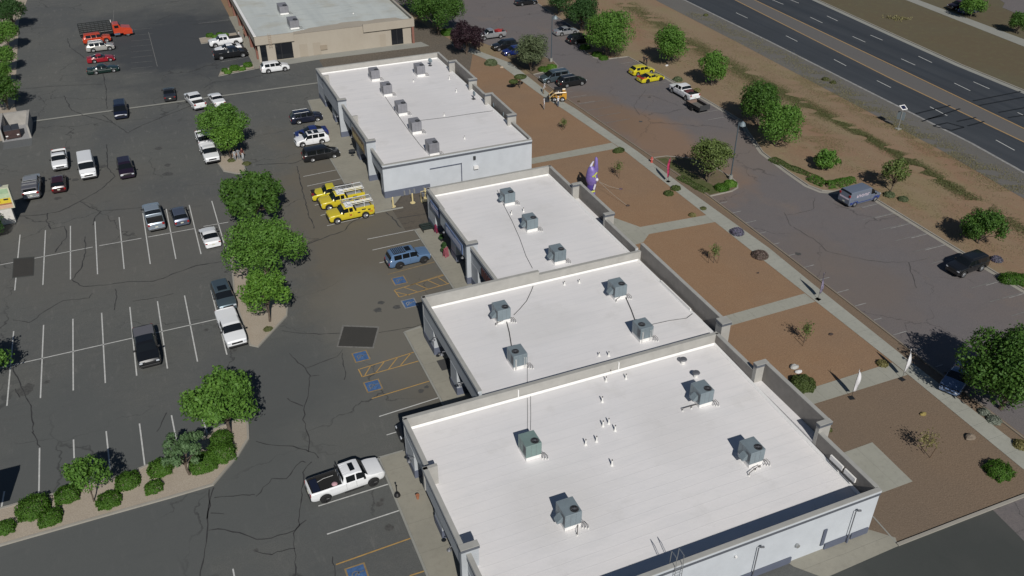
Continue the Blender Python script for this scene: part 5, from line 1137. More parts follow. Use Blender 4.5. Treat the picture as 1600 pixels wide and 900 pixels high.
# ---- utility trailer ----
p = G(1089, 166, .5); t = empty('utility_trailer', (p.x, p.y, 0), math.radians(93), 'black open trailer hitched behind the white pickup', 'trailer')
MB().box((-1.9, -.95, .5), (1.6, .95, .58)).build('deck', mat('trailer_deck', (.13, .125, .115), .8, var=.2), t)
mb = MB()
for s in (1, -1):
    for z in (.75, 1.0): mb.box((-1.9, s*.97-.025, z), (1.6, s*.97+.025, z+.05))
    for x in np.arange(-1.9, 1.61, .44): mb.box((x-.025, s*.97-.025, .5), (x+.025, s*.97+.025, 1.05))
    mb.box((-1.9, s*.965-.008, .55), (1.6, s*.965+.008, .98))
mb.tube([(1.6, .8, .5), (2.7, 0, .5)], .05, 6); mb.tube([(1.6, -.8, .5), (2.7, 0, .5)], .05, 6)
mb.build('side_rails', M_BLACK, t)
MB().box((-2.0, -.9, .55), (-1.93, .9, 1.35)).build('ramp_gate', M_DKGREY, t); MB().box((1.3, -.9, .58), (1.6, .9, 1.0)).build('front_box', mat('rusty_box', (.22, .15, .12), .8), t)
ty, rm = wheel_meshes(.34, 'd')
for x in (-.1,):
    for s in (1, -1): q = link('wheel', ty, t, (x, s*1.12, .34)); link('rim', rm, q); MB().box((x-.45, s*1.12-.13, .70), (x+.45, s*1.12+.13, .75)).build('mudguard', M_BLACK, t)
# ---- skid loader ----
p = G(872, 150, .7); t = empty('skid_loader', (p.x, p.y, 0), math.radians(160), 'yellow-orange skid loader with its bucket down on the sidewalk', 'loader')
OY = paint('loader_yellow', (.52, .27, .03)); CR_ = paint('loader_cream', (.5, .36, .16))
MB().sideprism([(-1.3, .45), (-1.3, 1.35), (-.7, 1.5), (-.5, .9), (.9, .8), (.9, .35), (-1.1, .3)], -.62, .62).build('chassis', OY, t)
mb = MB()
for x in (-.55, .55):
    for y in (-.5, .5): mb.tube([(x, y, .8), (x, y, 1.95)], .04, 6)
for y in (-.5, .5): mb.tube([(-.55, y, 1.4), (.55, y, 1.4)], .03, 6)
mb.build('roll_cage', M_BLACK, t); MB().box((-.62, -.58, 1.95), (.62, .58, 2.02)).build('cab_roof', M_TRIM, t); MB().box((-.3, -.3, .9), (.1, .3, 1.3)).build('seat', M_TRIM, t)
for s in (1, -1):
    mb = MB(); mb.tube([(-1.2, s*.72, 1.55), (.6, s*.72, 1.45), (1.35, s*.72, .75), (1.5, s*.72, .35)], .085, 6); mb.build('lift_arm', CR_, t)
MB().sideprism([(1.45, .08), (2.25, .08), (2.25, .12), (1.6, .2), (1.5, .7), (1.42, .7)], -.95, .95).build('bucket', M_DKGREY, t)
ty, rm = wheel_meshes(.42, 'l')
for x in (-.62, .62):
    for s in (1, -1): q = link('wheel', ty, t, (x, s*.80, .42)); link('rim', rm, q)
# ---------------- plants ----------------
def leafmat(name, a, b, rough=.6, trans=.25):
    m = bpy.data.materials.new(name); m.use_nodes = True; n = m.node_tree.nodes; l = m.node_tree.links; bs = n['Principled BSDF']
    g = n.new('ShaderNodeNewGeometry'); r = n.new('ShaderNodeValToRGB'); r.color_ramp.elements[0].color = (*a, 1); r.color_ramp.elements[1].color = (*b, 1)
    t = n.new('ShaderNodeTexNoise'); t.inputs['Scale'].default_value = .8; l.new(g.outputs['Position'], t.inputs['Vector'])
    ad = n.new('ShaderNodeMath'); ad.operation = 'MULTIPLY_ADD'; ad.inputs[1].default_value = .6; l.new(g.outputs['Random Per Island'], ad.inputs[0])
    m2 = n.new('ShaderNodeMath'); m2.operation = 'MULTIPLY'; m2.inputs[1].default_value = .5; l.new(t.outputs['Fac'], m2.inputs[0]); l.new(m2.outputs[0], ad.inputs[2])
    l.new(ad.outputs[0], r.inputs[0]); l.new(r.outputs[0], bs.inputs['Base Color']); bs.inputs['Roughness'].default_value = rough; bs.inputs['Specular IOR Level'].default_value = .3
    tr = n.new('ShaderNodeBsdfTranslucent'); l.new(r.outputs[0], tr.inputs[0]); mx = n.new('ShaderNodeMixShader'); mx.inputs[0].default_value = trans
    l.new(bs.outputs[0], mx.inputs[1]); l.new(tr.outputs[0], mx.inputs[2]); l.new(mx.outputs[0], n['Material Output'].inputs[0]); return m
LM = {'mid': leafmat('leaf_mid_green', (.048, .13, .018), (.15, .29, .05)), 'bright': leafmat('leaf_bright_green', (.055, .15, .018), (.165, .31, .045)), 'deep': leafmat('leaf_deep_green', (.028, .085, .014), (.095, .19, .032)),
      'dark': leafmat('leaf_dark_green', (.02, .06, .018), (.055, .12, .03)), 'olive': leafmat('leaf_olive', (.07, .105, .028), (.18, .24, .07)), 'grey': leafmat('leaf_grey_green', (.08, .11, .05), (.17, .21, .11)),
      'greygreen': leafmat('leaf_fresh_grey', (.06, .13, .045), (.15, .24, .11)), 'purple': leafmat('leaf_purple', (.016, .008, .012), (.045, .022, .03), trans=.1), 'hedge': leafmat('leaf_hedge', (.035, .10, .010), (.095, .20, .025)), 'hedgedull': leafmat('leaf_hedge_dull', (.055, .085, .022), (.11, .15, .045)),
      'lavender': leafmat('flower_lavender', (.085, .11, .08), (.22, .19, .32)), 'pink': leafmat('flower_pinkish', (.09, .08, .055), (.24, .17, .16)), 'dry': leafmat('leaf_dry_yellow', (.16, .15, .05), (.30, .27, .12)), 'silver': leafmat('leaf_silver', (.14, .17, .13), (.32, .35, .29)), 'weed': leafmat('weed_green', (.085, .10, .035), (.17, .185, .075)), 'straw': leafmat('straw_grass', (.17, .16, .07), (.29, .26, .13))}
def leaves_mesh(C, D, size, rng, m, name, longer=1.5):
    """C centres (n,3), D facing directions (n,3)"""
    n = len(C); D = D+rng.normal(0, .55, D.shape); D /= np.linalg.norm(D, axis=1)[:, None]+1e-9
    a = rng.normal(0, 1, (n, 3)); u = np.cross(D, a); u /= np.linalg.norm(u, axis=1)[:, None]+1e-9; v = np.cross(D, u)
    s = (size*rng.uniform(.6, 1.3, n))[:, None]
    V4 = np.stack([C-u*s*.5*longer, C-v*s*.42+D*s*.08, C+u*s*.5*longer, C+v*s*.42+D*s*.08], 1).reshape(-1, 3)
    me = bpy.data.meshes.new(name); me.vertices.add(4*n); me.vertices.foreach_set('co', V4.astype(np.float32).ravel())
    me.loops.add(4*n); me.loops.foreach_set('vertex_index', np.arange(4*n, dtype=np.int32)); me.polygons.add(n)
    me.polygons.foreach_set('loop_start', np.arange(0, 4*n, 4, dtype=np.int32)); me.polygons.foreach_set('loop_total', np.full(n, 4, np.int32))
    me.materials.append(m); me.update(); return me
def crown_points(rng, rx, rz, nlobe, nleaf, lobe=.42, spread=.62, ry=None, flatbottom=True, twig=.0):
    ry = ry or rx; L = []
    for i in range(nlobe):
        th = i*2.39996+rng.uniform(-.5, .5); h = rng.uniform(-.7, .95)
        if i < nlobe*.25: rad = rng.uniform(0, .35); h = rng.uniform(.2, .8)
        else: rad = spread*1.08*math.sqrt(max(.05, 1-h*h))*rng.uniform(.6, 1.22)
        L.append((np.array([rad*math.cos(th)*rx, rad*math.sin(th)*ry, h*spread*rz]), rng.uniform(.7, 1.25)*lobe*min(rx, 1.25*rz)))
    w_ = np.array([r**2 for _, r in L]); w_ /= w_.sum(); idx = rng.choice(len(L), nleaf, p=w_)
    d = rng.normal(0, 1, (nleaf, 3)); d[:, 2] = d[:, 2]+.25; d /= np.linalg.norm(d, axis=1)[:, None]
    cen = np.array([c for c, _ in L])[idx]; rad = np.array([r for _, r in L])[idx]
    rr_ = rad*(.62+.42*rng.random(nleaf)**.6)
    # ragged clump noise
    rr_ *= 1+.16*np.sin(d[:, 0]*9+idx)*np.sin(d[:, 1]*8+idx*2)+.12*np.sin(d[:, 2]*13+idx)
    P = cen+d*rr_[:, None]
    return P, d, L
def tree(px, rpx_, kind, label, ratio=.82, clear=.45, seed=0, dens=1.0, nlobe=16, leaf=.19, group='trees planted around the lots', name='shade_tree', sparse=False, trunk=.13, cat='tree', rpy=None, loc=None, rm=None, lobe=.33):
    nlobe = int(nlobe*1.7)
    rng = np.random.default_rng(seed+11)
    rx = rm; rpx = rpx_*1.12
    if rx is None: rx = 3.0
    for _ in range(4):
        zc = clear+rx*ratio; c = G(px[0], px[1], zc) if loc is None else Vector((loc[0], loc[1], zc))
        if rm is None: rx = rpx*depth(c)/FOC
    rz = rx*ratio
    root = empty(name, (c.x, c.y, 0), rng.uniform(0, 6.28), label, cat, group)
    n = int(520*rx*rx*dens*(.25/leaf)**1.3); n = max(300, min(n, 34000))
    P, D, L = crown_points(rng, rx*.92, rz*.92, nlobe, n, lobe=lobe)
    if sparse:
        keep = (np.sin(P[:, 0]*2.1+seed)*np.sin(P[:, 1]*2.3)*np.sin(P[:, 2]*2.7+seed)) > -.12; P, D = P[keep], D[keep]
    P = P+np.array([0, 0, zc]); keep = P[:, 2] > .15; P, D = P[keep], D[keep]
    link('crown', leaves_mesh(P, D, leaf, rng, LM[kind], 'crown'), root)
    mb = MB(); h = zc
    base = [(0, 0, 0), (rng.uniform(-.1, .1), rng.uniform(-.1, .1), clear*.6), (rng.uniform(-.2, .2), rng.uniform(-.2, .2), zc*.9)]
    tr = trunk*max(.6, rx/3); mb.tube(base, [tr, tr*.8, tr*.4], 8)
    for i, (cc, rr_) in enumerate(L):
        if i % 2 == 0 or sparse:
            e = Vector((cc[0], cc[1], cc[2]+zc)); s = Vector(base[1]).lerp(Vector(base[2]), rng.uniform(0, .7)); m_ = s.lerp(e, .5)+Vector((0, 0, -.15*rx*.3))
            mb.tube([s, m_, e], [tr*.45, tr*.28, tr*.1], 6)
    mb.build('trunk', M_BARK, root, smooth=True)
    return root
T = tree
T((347, 186), 41, 'mid', 'wide leafy tree above the white pickups in the left lot', ratio=.62, seed=1, nlobe=18, clear=1.8)
T((354, 216), 27, 'bright', 'rounder bright tree just in front of the wide leafy one', ratio=.7, seed=2, clear=1.5)
T((393, 303), 62, 'deep', 'dark feathery tree in the middle of the island row', ratio=.5, seed=3, nlobe=22, sparse=True, clear=1.2, lobe=.34, leaf=.26)
T((409, 384), 61, 'mid', 'big bright round tree in the island row', ratio=.66, seed=4, nlobe=20, clear=1.6)
T((413, 455), 42, 'bright', 'round tree at the near end of the gravel island', ratio=.76, seed=5, clear=1.5)
T((346, 620), 64, 'mid', 'large bright tree at the end of the planter strip', ratio=.62, seed=6, nlobe=20, clear=1.8, leaf=.22)
T((131, 742), 36, 'mid', 'small tree among the planter shrubs, trunk showing', ratio=.85, seed=7, nlobe=12, clear=1.3, leaf=.17, trunk=.1, dens=.75, lobe=.3)
T((286, 704), 46, 'greygreen', 'thin grey-green tree with gaps in the planter strip', ratio=.55, seed=8, nlobe=15, clear=1.3, leaf=.16, dens=.5, lobe=.24)
for i, (px, r_, kd, lb) in enumerate([((15, 18), 24, 'dark', 'topmost tree at the left edge'), ((8, 52), 22, 'mid', 'second tree down the left edge'), ((4, 88), 20, 'mid', 'third tree down the left edge'), ((3, 140), 27, 'deep', 'lowest tree at the left edge, beside the bin enclosure'), ((2, 112), 18, 'mid', 'small tree between two larger ones at the left edge')]):
    T(px, r_, kd, lb, seed=20+i, ratio=.85, clear=.8)
T((-32, 560), 40, 'mid', 'tree beyond the left edge whose shadow falls on the stalls', seed=30, ratio=.8); T((-22, 350), 26, 'dark', 'dark tree over the coloured sign at the left edge', seed=31, ratio=.8, clear=.4)
T((950, 48), 40, 'mid', 'big bright tree at the far kerb of the right-hand lot', seed=40, ratio=.85, nlobe=20); T((910, 17), 31, 'dark', 'darker tree behind the big bright one', seed=41, ratio=.8); T((873, 0), 22, 'dark', 'dark tree at the top edge beyond the right-hand lot', seed=42)
T((830, 77), 27, 'grey', 'grey-green willowy tree beside the tall lamp post', seed=43, ratio=1.15, clear=.2, leaf=.17, dens=1.3, nlobe=18); T((728, 58), 30, 'purple', 'purple-leaved tree beyond the farthest unit', seed=44, ratio=.72, clear=.4, dens=1.3)
T((683, 14), 42, 'deep', 'large deep green tree beside the beige building', seed=45, ratio=.7, nlobe=20, clear=.8); T((655, -8), 34, 'deep', 'deep green tree at the corner of the beige building', seed=46, ratio=.8)
T((1048, 67), 29, 'mid', 'round tree on the verge behind the yellow cars', seed=47, ratio=.95); T((1116, 104), 24, 'mid', 'small round tree on the verge behind the white pickup', seed=48, ratio=1.0)
T((1190, 160), 37, 'deep', 'tall tree on the verge beside the lamp post', seed=49, ratio=.85, nlobe=18); T((1219, 192), 38, 'mid', 'tree in front of the tall one on the verge', seed=50, ratio=.85, nlobe=18)
T((1111, 243), 37, 'olive', 'olive-coloured open tree in the planted island', seed=51, ratio=.85, sparse=True, nlobe=18, leaf=.2, clear=1.0)
T((1292, 249), 21, 'mid', 'low wide little tree on the verge', seed=52, ratio=.62, clear=.3, leaf=.2); T((1400, 267), 22, 'olive', 'small pale tree behind the blue van', seed=53, ratio=.95, sparse=True, leaf=.2, clear=1.0)
T((1538, 353), 36, 'deep', 'bushy tree above the black off-road SUV', seed=54, ratio=.68, nlobe=18, clear=.3); T((1588, 578), 84, 'deep', 'very large deep green tree at the right edge', seed=55, ratio=.66, nlobe=26, clear=1.0, leaf=.2)
T((1522, 6), 20, 'mid', 'tree over the blue car beyond the highway', seed=56, ratio=.8); T((1594, 33), 17, 'deep', 'small tree at the right edge beyond the highway', seed=57, ratio=.8)
# topiary
def shrub(px, rpx, kind, label, ratio=.62, ry=None, leaf=.10, seed=0, name='shrub', group='shrubs and small plants', dens=1.0, rot=0, cat='shrub', z0=.05, spiky=False):
    rng = np.random.default_rng(seed+500); rx = 1
    for _ in range(3): c = G(px[0], px[1], z0+rx*ratio*.5); rx = rpx*depth(c)/FOC
    ryy = rx*(ry or 1); rz = rx*ratio if not ry or ry < 1.5 else rx*ratio
    n = int(min(14000, 1900*rx*ryy*dens*(.1/leaf)**1.6*1.6)); n = max(160, n)
    d = rng.normal(0, 1, (n, 3)); d[:, 2] = np.abs(d[:, 2]); d /= np.linalg.norm(d, axis=1)[:, None]
    d = d*np.array([1, 1, .9]); d /= np.maximum(np.abs(d).max(axis=1)[:, None]*.62+.38, .5) if kind == 'hedge' else 1.0; k = .80+.2*rng.random(n); k *= 1+.10*np.sin(d[:, 0]*7+seed)*np.sin(d[:, 1]*6+seed)+.05*np.sin(d[:, 1]*15)
    if spiky: k = rng.random(n)**.6
    P = d*k[:, None]*np.array([rx, ryy, rz*1.25]); P[:, 2] += z0
    o = link(name, leaves_mesh(P, d, leaf*(1.0), rng, LM[kind], name, longer=2.8 if spiky else 1.4), None, (c.x, c.y, 0), rot)
    if not spiky:      # dark woody inside so that the ground does not show through
        pass
    return tag(o, label, cat, group)
S = shrub
g1 = 'round shrubs along the planter strip'
S((8, 824), 15, 'hedge', 'shrub at the left end of the planter strip', seed=1, group=g1); S((51, 792), 25, 'hedge', 'largest shrub of the planter strip', seed=2, group=g1); S((78, 808), 18, 'hedge', 'shrub growing into the largest one', seed=3, group=g1)
S((105, 772), 19, 'hedge', 'shrub beneath the small tree in the planter', seed=4, group=g1); S((170, 781), 19, 'hedge', 'low oval shrub at the kerb of the planter strip', seed=5, ratio=.45, group=g1); S((199, 751), 19, 'hedge', 'dense shrub between the two thin trees', seed=6, group=g1)
S((240, 761), 14, 'hedge', 'smallest round shrub of the planter strip', seed=7, group=g1); S((250, 731), 19, 'hedge', 'shrub at the foot of the thin grey-green tree', seed=8, group=g1); S((318, 722), 22, 'hedge', 'low shrub at the base of the hedge clump', seed=9, group=g1)
S((345, 706), 22, 'hedge', 'middle shrub of the hedge clump by the kerb corner', seed=10, ratio=.8, group=g1); S((346, 686), 17, 'hedge', 'upper shrub of the hedge clump by the kerb corner', seed=11, ratio=.8, group=g1); S((419, 514), 8, 'weed', 'tiny scrubby plant at the tip of the gravel island', seed=12, ratio=.3)
S((362, 250), 7, 'weed', 'small plant at the feet of the three people', seed=13, ratio=.4); S((385, 255), 7, 'weed', 'small plant at the edge of the north island', seed=14, ratio=.4)
gb = 'round shrubs by the beige building'
for i, (px, rr_, lb) in enumerate([((328, 55), 6, 'left shrub of the far beige planter'), ((336, 57), 5, 'lower shrub of the far beige planter'), ((343, 53), 5, 'middle shrub of the far beige planter'), ((351, 54), 6, 'right shrub of the far beige planter'), ((351, 109), 5, 'upper left shrub of the near beige planter'), ((356, 112), 6, 'lower left shrub of the near beige planter'), ((367, 106), 8, 'largest shrub of the near beige planter'), ((378, 107), 6, 'shrub right of the largest in the near beige planter'), ((387, 101), 7, 'right shrub of the near beige planter')]):
    S(px, rr_, 'bright' if i % 2 else 'hedge', lb, seed=30+i, group=gb, leaf=.14, z0=.15)
S((967, 234), 10, 'hedgedull', 'flat dark shrub where the far walkway meets the sidewalk', ry=.6, seed=50); S((1045, 301), 8, 'hedgedull', 'left one of two round dark shrubs near the pink flag', seed=51); S((1056, 293), 8, 'hedgedull', 'right one of two round dark shrubs near the pink flag', seed=52)
S((1099, 325), 5, 'weed', 'tiny green tuft by the middle walkway', seed=53); S((1082, 335), 6, 'dry', 'yellowish tuft by the middle walkway', seed=54, spiky=True); S((1152, 361), 11, 'lavender', 'flowering lavender bush beside the long sidewalk', seed=55, ratio=.7, spiky=True, dens=2.2); S((1188, 397), 13, 'pink', 'pinkish brown bush beside the sidewalk', seed=56, ratio=.6, spiky=True, dens=2.0)
S((1255, 597), 21, 'hedgedull', 'large dome shrub beside the parapet of the nearest unit', seed=57, ratio=.6); S((1562, 734), 20, 'hedge', 'dome shrub at the lower right of the gravel', seed=58, ratio=.6); S((1379, 567), 9, 'dry', 'yellow-green tuft beside the near walkway', seed=59, spiky=True, dens=1.5)
S((1296, 671), 5, 'weed', 'small tuft at the corner of the nearest unit', seed=60); S((1538, 643), 9, 'silver', 'farther silvery plant in the shade of the big tree', seed=61, spiky=True, dens=2); S((1554, 655), 11, 'silver', 'nearer silvery plant in the shade of the big tree', seed=62, spiky=True, dens=2); S((1596, 694), 12, 'dry', 'pale tuft at the right edge beside the sidewalk', seed=63, spiky=True, dens=2)
S((767, 97), 10, 'grey', 'grey-green agave clump on the rocks', seed=64, spiky=True, dens=2.5, leaf=.2); S((1128, 293), 11, 'hedge', 'left bright shrub at the tip of the planted island', seed=65); S((1142, 286), 11, 'bright', 'right bright shrub at the tip of the planted island', seed=66)
S((862, 104), 9, 'bright', 'bright shrub at the foot of the tall lamp post', seed=67); S((849, 108), 8, 'hedge', 'shrub beside the bright one under the grey-green tree', seed=68); S((700, 50), 11, 'hedge', 'round clipped shrub behind the purple-leaved tree', seed=69, ratio=.5)
S((1390, 303), 9, 'grey', 'grey bush in front of the blue van', seed=70); S((1412, 310), 8, 'grey', 'grey bush further along the kerb', seed=71); S((1558, 404), 9, 'lavender', 'purple flowering bush behind the black off-road SUV', seed=72, spiky=True, dens=2); S((1591, 436), 28, 'hedge', 'broad clipped hedge at the right edge', ry=.5, seed=73, ratio=.35, rot=-.6)
S((1290, 122+0), 5, 'weed', 'dark tuft at the roadside gravel', seed=74) if False else None
S((1103, 23), 4, 'weed', 'dark tuft beside the highway shoulder', seed=75); S((1290, 123), 6, 'weed', 'darker scrub beside the shoulder of the highway', seed=76, spiky=True); S((1302, 128), 5, 'weed', 'small scrub beside the darker one', seed=77, spiky=True)
S((1059, 123), 8, 'grey', 'bare grey bush in front of the white pickup', seed=78, spiky=True); S((1089, 140), 6, 'dry', 'dry tuft behind the white pickup', seed=79, spiky=True)
S((914, 73), 9, 'bright', 'upper bright shrub of the far island', seed=80); S((933, 85), 8, 'hedge', 'middle shrub of the far island', seed=81); S((943, 90), 7, 'hedge', 'lower shrub of the far island', seed=82)
# clipped hedges that follow the kerbs
def hedge(pts, w_, h, kind, label, seed):
    rng = np.random.default_rng(seed); P = [G(*p) for p in pts]; C, D = [], []
    for a, b in zip(P, P[1:]):
        n = int(420*(b-a).length*w_); t = rng.random(n); ang = rng.uniform(0, math.pi, n); dv = (b-a).normalized(); nn = np.array([-dv.y, dv.x, 0])
        k = rng.uniform(.85, 1.02, n)*(1+.12*np.sin(t*(b-a).length*1.7))
        c = np.array(a)[None]+np.outer(t, np.array(b-a))+np.outer(np.cos(ang)*w_*k, nn)+np.outer(np.sin(ang)*h*k, [0, 0, 1]); C.append(c); D.append(np.outer(np.cos(ang), nn)+np.outer(np.sin(ang), [0, 0, 1]))
    C, D = np.concatenate(C), np.concatenate(D); o = link('hedge', leaves_mesh(C, D, .13, rng, LM[kind], 'hedge'), None); return tag(o, label, 'hedge', 'clipped hedges along the kerbs')
hedge([(1206, 249), (1235, 263), (1266, 275)], .75, .35, 'hedgedull', 'long low dull hedge along the far kerb', 5)
hedge([(1266, 280), (1290, 292), (1305, 291), (1332, 283)], .85, .75, 'hedge', 'bright wavy hedge behind the blue van', 6)
hedge([(1062, 277), (1085, 290), (1106, 301)], .7, .25, 'hedgedull', 'low ground-cover hedge of the planted island', 7)
hedge([(1568, 424), (1590, 440), (1625, 462)], 1.0, .8, 'hedgedull', 'rounded hedge at the right edge beyond the kerb', 8) if False else None
# topiary tree
p = G(812, 138); t = empty('topiary_tree', p, 0, 'cloud-pruned little tree with two flat heads', 'tree')
mb = MB(); mb.tube([(0, 0, 0), (.1, 0, .9), (0, .1, 1.7)], [.09, .07, .05], 8); mb.tube([(.05, 0, .7), (-.8, -.1, 1.1)], .04, 6); mb.build('trunk', M_BARK, t)
for (cx, cy_, cz, rr_) in ((.1, 0, 1.95, 1.05), (-1.15, -.1, 1.35, .75)):
    rng = np.random.default_rng(3); n = 1600; d = rng.normal(0, 1, (n, 3)); d /= np.linalg.norm(d, axis=1)[:, None]
    link('foliage_head', leaves_mesh(d*np.array([rr_, rr_*.8, .32])+np.array([cx, cy_, cz]), d, .11, rng, LM['hedgedull'], 'head'), t)
# staked saplings
def sapling(px, h, lab, kind='olive', seed=0, n=220, wide=.42):
    p = G(*px); r_ = empty('staked_sapling', p, seed, lab, 'sapling', 'young staked trees on the gravel'); rng = np.random.default_rng(seed)
    mb = MB(); mb.tube([(0, 0, 0), (.05, 0, h*.5), (0, .05, h)], [.035, .025, .012], 6)
    for i in range(9):
        z = h*(.3+.07*i); a = i*2.4; mb.tube([(0, 0, z), (wide*math.cos(a)*.8, wide*math.sin(a)*.8, z+.35)], .012, 5)
    mb.build('trunk', M_BARK, r_)
    mb = MB(); mb.tube([(.55, -.1, 0), (.75, -.1, h*.5)], .03, 6); mb.tube([(-.35, .2, 0), (-.45, .2, h*.45)], .03, 6); mb.build('stake', mat('wood_stake', (.14, .09, .055), .9), r_)
    C = rng.normal(0, 1, (n, 3))*np.array([wide, wide, h*.2])*.62+np.array([0, 0, h*.62]); D = rng.normal(0, 1, (n, 3)); link('crown', leaves_mesh(C, D, .13, rng, LM[kind], 'crown'), r_); return r_
sapling((881, 203), 2.1, 'farthest staked sapling, near the three workers', seed=1); sapling((965, 277), 2.6, 'staked sapling between the purple inflatable and the pink flag', seed=2); sapling((1115, 411), 2.7, 'staked sapling below the lavender bush', seed=3, n=260)
sapling((1256, 536), 2.8, 'staked sapling left of the sidewalk flag', seed=4, n=300); sapling((1444, 709), 2.6, 'widest staked sapling, on the lowest gravel bed', seed=5, n=300, wide=.6, kind='dry')
# rocks
def rock(px, r, lab, col=(.20, .16, .12)):
    p = G(*px); mb = MB(); mb.ball((0, 0, r*.3), r, 2, (1.2, .8, .6)); rng = random.Random(int(px[0]))
    for v in mb.bm.verts: v.co *= rng.uniform(.85, 1.12)
    o = mb.build('rock', mat('rock_%d' % int(col[0]*100), col, .9, var=.2, vscale=5), None); o.location = p; tag(o, lab, 'rock')
rock((1515, 685), .45, 'tan boulder on the lowest gravel bed'); rock((1442, 648), .28, 'yellow-stained rock above the widest sapling', (.28, .22, .07)); rock((784, 106), .3, 'pale rock near the agave', (.40, .32, .24)); rock((1241, 575), .42, 'pale rock leaning behind the dome shrub', (.42, .42, .40)); rock((1247, 582), .3, 'white rock against the dome shrub', (.6, .6, .6))
rock((1148, 235+40), .2, 'dark stone at the kerb of the planted island', (.08, .06, .05)) if False else None
rock((981, 322), .22, 'dark anchor stone left on the gravel', (.05, .035, .03)); rock((904, 159), .2, 'dark lump on the gravel near the loader', (.07, .05, .03)); rock((1298, 523), .22, 'dark green lump on the gravel right of a sapling', (.05, .05, .02)); rock((1184, 427), .15, 'small dark lump beside the middle sidewalk', (.05, .04, .03)); rock((1042, 103), .25, 'white stone beneath the round verge tree', (.6, .6, .58))
# weeds in the ditch and straw on the verge (uncountable)
def scatter(name, quads, n, size, kind, seed, ztop=.25):
    rng = np.random.default_rng(seed); C = []
    for (a, b, w_, share) in quads:
        a, b = np.array(G(*a)), np.array(G(*b)); m_ = int(n*share); t = rng.random(m_); c = a[None]+np.outer(t, b-a); c[:, 0] += rng.normal(0, w_, m_); c[:, 1] += rng.normal(0, .8, m_)
        kp = np.sin(c[:, 0]*.9+seed)*np.sin(c[:, 1]*.55)+.5*np.sin(c[:, 1]*1.7+c[:, 0]) > -.45; c = c[kp]; c[:, 2] = rng.random(len(c))*ztop+.04; C.append(c)
    C = np.concatenate(C); D = rng.normal(0, 1, C.shape); D[:, 2] = np.abs(D[:, 2])+.3; o = link(name, leaves_mesh(C, D, size, rng, LM[kind], name), None); return tag(o, 'low weeds and dry grass on the verge', 'ground cover', kind='stuff')
scatter('ditch_weeds', [((975, 5), (1080, 68), 1.2, .2), ((1080, 68), (1180, 125), 1.2, .2), ((1180, 125), (1300, 185), 1.0, .2), ((1300, 185), (1400, 240), .6, .15), ((1400, 240), (1500, 300), .7, .15), ((1500, 300), (1640, 385), .7, .1)], 60000, .085, 'weed', 1, .15)
scatter('straw_grass', [((1000, 30), (1180, 150), 3, .25), ((1180, 150), (1300, 240), 3, .25), ((1130, 60), (1300, 170), 2.5, .1), ((1250, 120), (1400, 200), 1.6, .15), ((1400, 200), (1600, 310), 1.6, .15), ((1300, 250), (1600, 400), 3, .1)], 60000, .07, 'straw', 2, .06)
scatter('roadside_straw', [((1080, 20), (1230, 90), 1.2, .3), ((1230, 90), (1400, 190), 1.3, .35), ((1400, 190), (1600, 295), 1.5, .35)], 16000, .08, 'straw', 3, .08)
scatter('debris_on_far_verge', [((1390, 27), (1415, 31), 1.0, 1)], 260, .28, 'straw', 4, .1)
# ---------------- street furniture and small things ----------------
def lamp_post(px, lab, hd):
    p = G(*px); r = empty('street_lamp', p, hd, lab, 'lamp post', 'tall lamp posts of the right-hand lot')
    MB().tube([(0, 0, 0), (0, 0, .7)], .26, 14).build('base', M_CONC, r)
    MB().tube([(0, 0, .6), (0, 0, 8.1)], .085, 10, .065).build('pole', M_POLE, r)
    a = MB().tube([(0, 0, 7.7), (.35, 0, 7.95), (.75, 0, 7.95)], .045, 8).build('arm', M_POLE, r)
    h = MB().tube([(.75, 0, 8.0), (.75, 0, 7.85), (.75, 0, 7.55), (.75, 0, 7.45)], [.08, .28, .40, .42], 16).build('lamp_head', M_HVAC, r)
lamp_post((861, 97), 'tall lamp post beside the grey-green tree', .3); lamp_post((1141, 281), 'tall lamp post rising from the planted island', .2)
def feather(px, h, m, lab, lean, seed=0, rz=0):
    p = G(*px); r = empty('feather_flag', p, rz, lab, 'flag', 'feather flags along the sidewalk')
    pts = [(0, 0, 0), (0, 0, h*.6), (.06*lean, 0, h*.9), (.32*lean, 0, h)]; MB().tube(pts, .018, 6).build('pole', M_TRIM, r)
    mb = MB(); n = 16; L, R = [], []
    for i in range(n+1):
        t = i/n; z = h*(.22+.78*t); w_ = .42*(math.sin(math.pi*min(1, t*.55+.35)))*(1 if t < .8 else max(.06, (1-t)/.2))
        x0 = .06*lean*max(0, t-.5)*2; wave = .07*math.sin(t*8+seed)
        L.append(mb.bm.verts.new((x0, wave*.3, z))); R.append(mb.bm.verts.new((x0+w_*lean, .12*math.sin(t*6+seed), z-.12*(1-t))))
    for i in range(n): mb.bm.faces.new((L[i], L[i+1], R[i+1], R[i]))
    me = mb.mesh('banner', m, True); o = link('banner', me, r); so_ = o.modifiers.new('thick', 'SOLIDIFY'); so_.thickness = .012
    MB().box((-.25, -.25, 0), (.25, .25, .05)).build('base', M_TRIM, r)
    return r
FW1 = mat('flag_white', (.68, .68, .70), .7, var=.15, vscale=2.5); FP = mat('flag_crimson', (.35, .03, .09), .6, var=.5, vscale=3); FG = mat('flag_grey_purple', (.20, .18, .26), .7, var=.6, vscale=4)
feather((1330, 622), 3.3, FW1, 'white feather flag on the near walkway', 1, 1, -.2); feather((1409, 593), 3.5, FW1, 'white feather flag where the near walkway meets the sidewalk', 1, 2, .1)
feather((1278, 468), 3.3, FG, 'grey and purple feather flag at the end of the middle walkway', 1, 3, .3); feather((1044, 284), 3.6, FP, 'crimson feather flag standing on a small mound by the sidewalk', -1, 4, .2)
